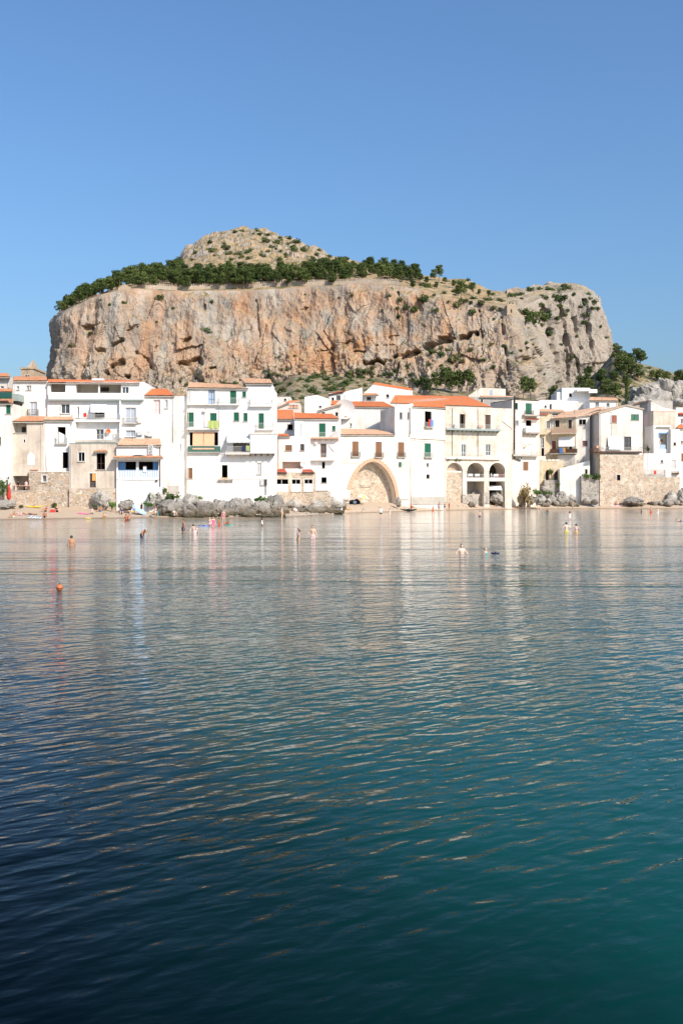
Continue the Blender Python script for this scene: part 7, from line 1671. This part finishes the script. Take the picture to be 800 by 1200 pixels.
# buoy
d = H * F / (692 - HY); b = MB().ball((0, 0, .10), (.12, .12, .12), 18, 12).build('buoy', 'orange_plastic', None, True); b.location = ((70 - CX) / F * d, d, 0); tag(b, 'round orange buoy floating alone in the near left water', 'buoy')
MB().tube([(0, 0, .215), (0, 0, .26)], [.03, .025], 8).build('eyelet', 'dkbrown', b); MB().tube([(.121 * math.cos(t), .121 * math.sin(t), .09) for t in np.linspace(0, 6.283, 25)], .012, 5, False).build('band', 'dkbrown', b)
def parasol(px, py, d, r, hgt, mats, label, closed=False, tilt=0):
    p = gpt(px, d); e = link('parasol', None, None, p, (0, math.radians(tilt), 0)); tag(e, label, 'parasol')
    MB().tube([(0, 0, -.3), (0, 0, hgt)], .025, 6).build('pole', 'whitewood', e)
    n = 8; c = MB()
    if closed:
        c.tube([(0, 0, hgt - 2.3), (0, 0, hgt - 2.0), (0, 0, hgt - .6), (0, 0, hgt)], [.08, .32, .26, .04], 8); c.build('canopy', mats[0], e, True); return e
    for col_ in range(len(mats)):
        c = MB()
        for k in range(n):
            if k % len(mats) != col_: continue
            a0, a1 = 2 * math.pi * k / n, 2 * math.pi * (k + 1) / n
            P0 = [(q * r * math.cos(a), q * r * math.sin(a), hgt - .45 * r * q * q) for a in (a0, a1) for q in (0, .5, 1)]
            c.poly([P0[0], P0[1], P0[4]]); c.quad(P0[1], P0[2], P0[5], P0[4]); c.quad(P0[2], (P0[2][0], P0[2][1], P0[2][2] - .15), (P0[5][0], P0[5][1], P0[5][2] - .15), P0[5])
        c.build('canopy_panel', mats[col_], e)
    return e
parasol(421.5, 0, 189.5, 1.25, 2.1, ['cloth_yellow', 'cloth_white'], 'yellow and white parasol in front of the big arch', tilt=14)
for k, (px, mt, lab) in enumerate(((412.5, 'cloth_black', 'black bag bundle left under the yellow parasol'), (418, 'cloth_black', 'black bag bundle right under the yellow parasol'), (415.5, 'cloth_ltblue', 'pale blue cool bag between the black bundles'))):
    p = gpt(px, 190.5); m = boulder_mesh('bag', .62 if k < 2 else .35, .4, .55 if k < 2 else .3, 70 + k, 'boulder', 3, .5); m.materials[0] = M[mt]; o = link('beach_bag', m, None, p + Vector((0, -.6 * (k == 2), .35))); tag(o, lab, 'bag'); MB().tube([(-.2, 0, .4), (-.1, 0, .66), (.1, 0, .66), (.2, 0, .4)], .03, 5).build('strap', 'dkbrown', o)
parasol(cp(1, 64, 0)[0], 0, 144.2, .3, 3.3, ['cloth_red'], 'closed red parasol at the far left of the beach', True)
e = parasol(163.5, 0, 143.6, 1.0, .85, ['cloth_ltblue', 'cloth_ltblue'], 'light blue sunshade tipped over on the sand below the balcony house', tilt=24)
for px, py, mt, lab in ((187.5, 604.5, 'cloth_teal', 'bright turquoise cool box at the foot of the ridge'), (62, 600.5, 'cloth_red', 'red beach bag by the yellow kayak'), (153.5, 592.6, 'cloth_red', 'red bag under the person in light blue'), (176, 597.5, 'cloth_navy', 'navy bag right of the tipped sunshade'), (685, 591.8, 'cloth_black', 'black bag at the hollow in the quay'), (705, 591.6, 'cloth_black', 'dark rucksack left of the pale standing person')):
    p, d = at_ground(px, py); wv = (.36 if mt != 'cloth_teal' else .36); hv = .75 if mt == 'cloth_teal' else .42
    bm_ = MB().box(-wv, -.22, 0, wv, .22, hv).box(-wv - .02, -.24, hv * .82, wv + .02, .24, hv * .9); nm = 'cool_box' if mt == 'cloth_teal' else 'beach_bag'
    o = bm_.build(nm, mt); o.location = p; o.rotation_euler = (0, 0, .3); bv = o.modifiers.new('b', 'BEVEL'); bv.width = .06; bv.segments = 2; tag(o, lab, 'cool box' if nm == 'cool_box' else 'bag')
    MB().tube([(-wv * .7, 0, hv - .02), (-wv * .5, 0, hv + .16), (wv * .5, 0, hv + .16), (wv * .7, 0, hv - .02)], .025, 5).build('handle', 'whitewood', o)
# terrace table
a = W(cp(1, 150, 0)[0], 575, 146.4); tb = link('table', None, None, (a.x, 146.5, tz)); tag(tb, 'orange-brown wooden table on the beach terrace', 'table')
MB().box(-1.25, -.4, .72, 1.25, .4, .80).build('table_top', 'orange_plastic' if False else 'terracotta', tb)
for sx in (-1.1, 1.1):
    for sy in (-.3, .3): MB().box(sx - .05, sy - .05, 0, sx + .05, sy + .05, .718).build('leg', 'brown', tb)
# tables and chairs in the arches
def chair_parts(mat):
    s_ = MB().box(-.22, -.22, .42, .22, .22, .47).mesh('seat', M[mat]); b_ = MB().box(-.22, .18, .47, .22, .23, .92).mesh('backrest', M[mat]); l_ = MB().box(-.025, -.025, 0, .025, .025, .418).mesh('leg', M[mat]); return s_, b_, l_
CHP = {m: chair_parts(m) for m in ('dkbrown', 'cloth_red', 'whitewood')}
def put_in(hs, x, depth_, z):
    u = hs.u(x, 6, depth_); v = Vector((u, depth_, z)); v.rotate(Matrix.Rotation(hs.e.rotation_euler.z, 3, 'Z')); return Vector(hs.e.location) + v
zfl = AR3.arch_floor[1] + .005
def chair(x, dp, mat, rz, label):
    c = link('chair', None, None, put_in(AR3, x, dp, zfl), (0, 0, rz), 1.15); tag(c, label, 'chair', 'chairs on the arch terraces'); s_, b_, l_ = CHP[mat]
    link('seat', s_, c); link('backrest', b_, c)
    for a in (-.19, .19):
        for b2 in (-.19, .19): link('leg', l_, c, (a, b2, 0))
def table(x, dp, label):
    t = link('table', None, None, put_in(AR3, x, dp, zfl), None, 1.1); tag(t, label, 'table', 'tables on the arch terraces')
    MB().box(-.42, -.38, .72, .42, .38, .77).build('tabletop', 'whitewood', t); c = MB().box(-.44, -.40, .30, .44, -.385, .772).box(-.44, .385, .30, .44, .40, .772).box(-.44, -.385, .3, -.425, .385, .772).box(.425, -.385, .3, .44, .385, .772); c.build('tablecloth', 'cloth_white', t)
    for a in (-.36, .36):
        for b2 in (-.32, .32): MB().box(a - .03, b2 - .03, 0, a + .03, b2 + .03, .718).build('leg', 'whitewood', t)
table(250, .9, 'white table at the left in the middle arch'); table(300, .9, 'white table at the right in the middle arch'); table(435, 1.0, 'white table in the right arch')
chair(238, 1.7, 'dkbrown', 0, 'dark chair leftmost in the middle arch'); chair(275, 1.4, 'dkbrown', 1.2, 'dark chair between the two white tables'); chair(325, 1.2, 'dkbrown', -1.3, 'dark chair rightmost in the middle arch')
chair(410, 1.0, 'whitewood', 1.3, 'white chair left of the table in the right arch'); chair(460, 1.1, 'cloth_red', -1.3, 'red chair right of the table in the right arch'); chair(482, 1.4, 'cloth_red', -1.2, 'red chair rightmost in the right arch')
t = put_in(AR3, 428, .6, AR3.z(428, 880)); aw = link('awning', None, None, t); tag(aw, 'white sheet awning in the dark under the right arch terrace', 'awning')
MB().quad((-1.5, -.5, 0), (1.5, -.5, 0), (1.5, 1.2, .75), (-1.5, 1.2, .75)).quad((-1.5, -.5, -.25), (1.5, -.5, -.25), (1.5, -.5, 0), (-1.5, -.5, 0)).build('sheet', 'cloth_white', aw); MB().tube([(-1.45, -.48, 0), (-1.45, -.48, -2)], .04, 5).tube([(1.45, -.48, 0), (1.45, -.48, -2)], .04, 5).build('pole', 'whitewood', aw)
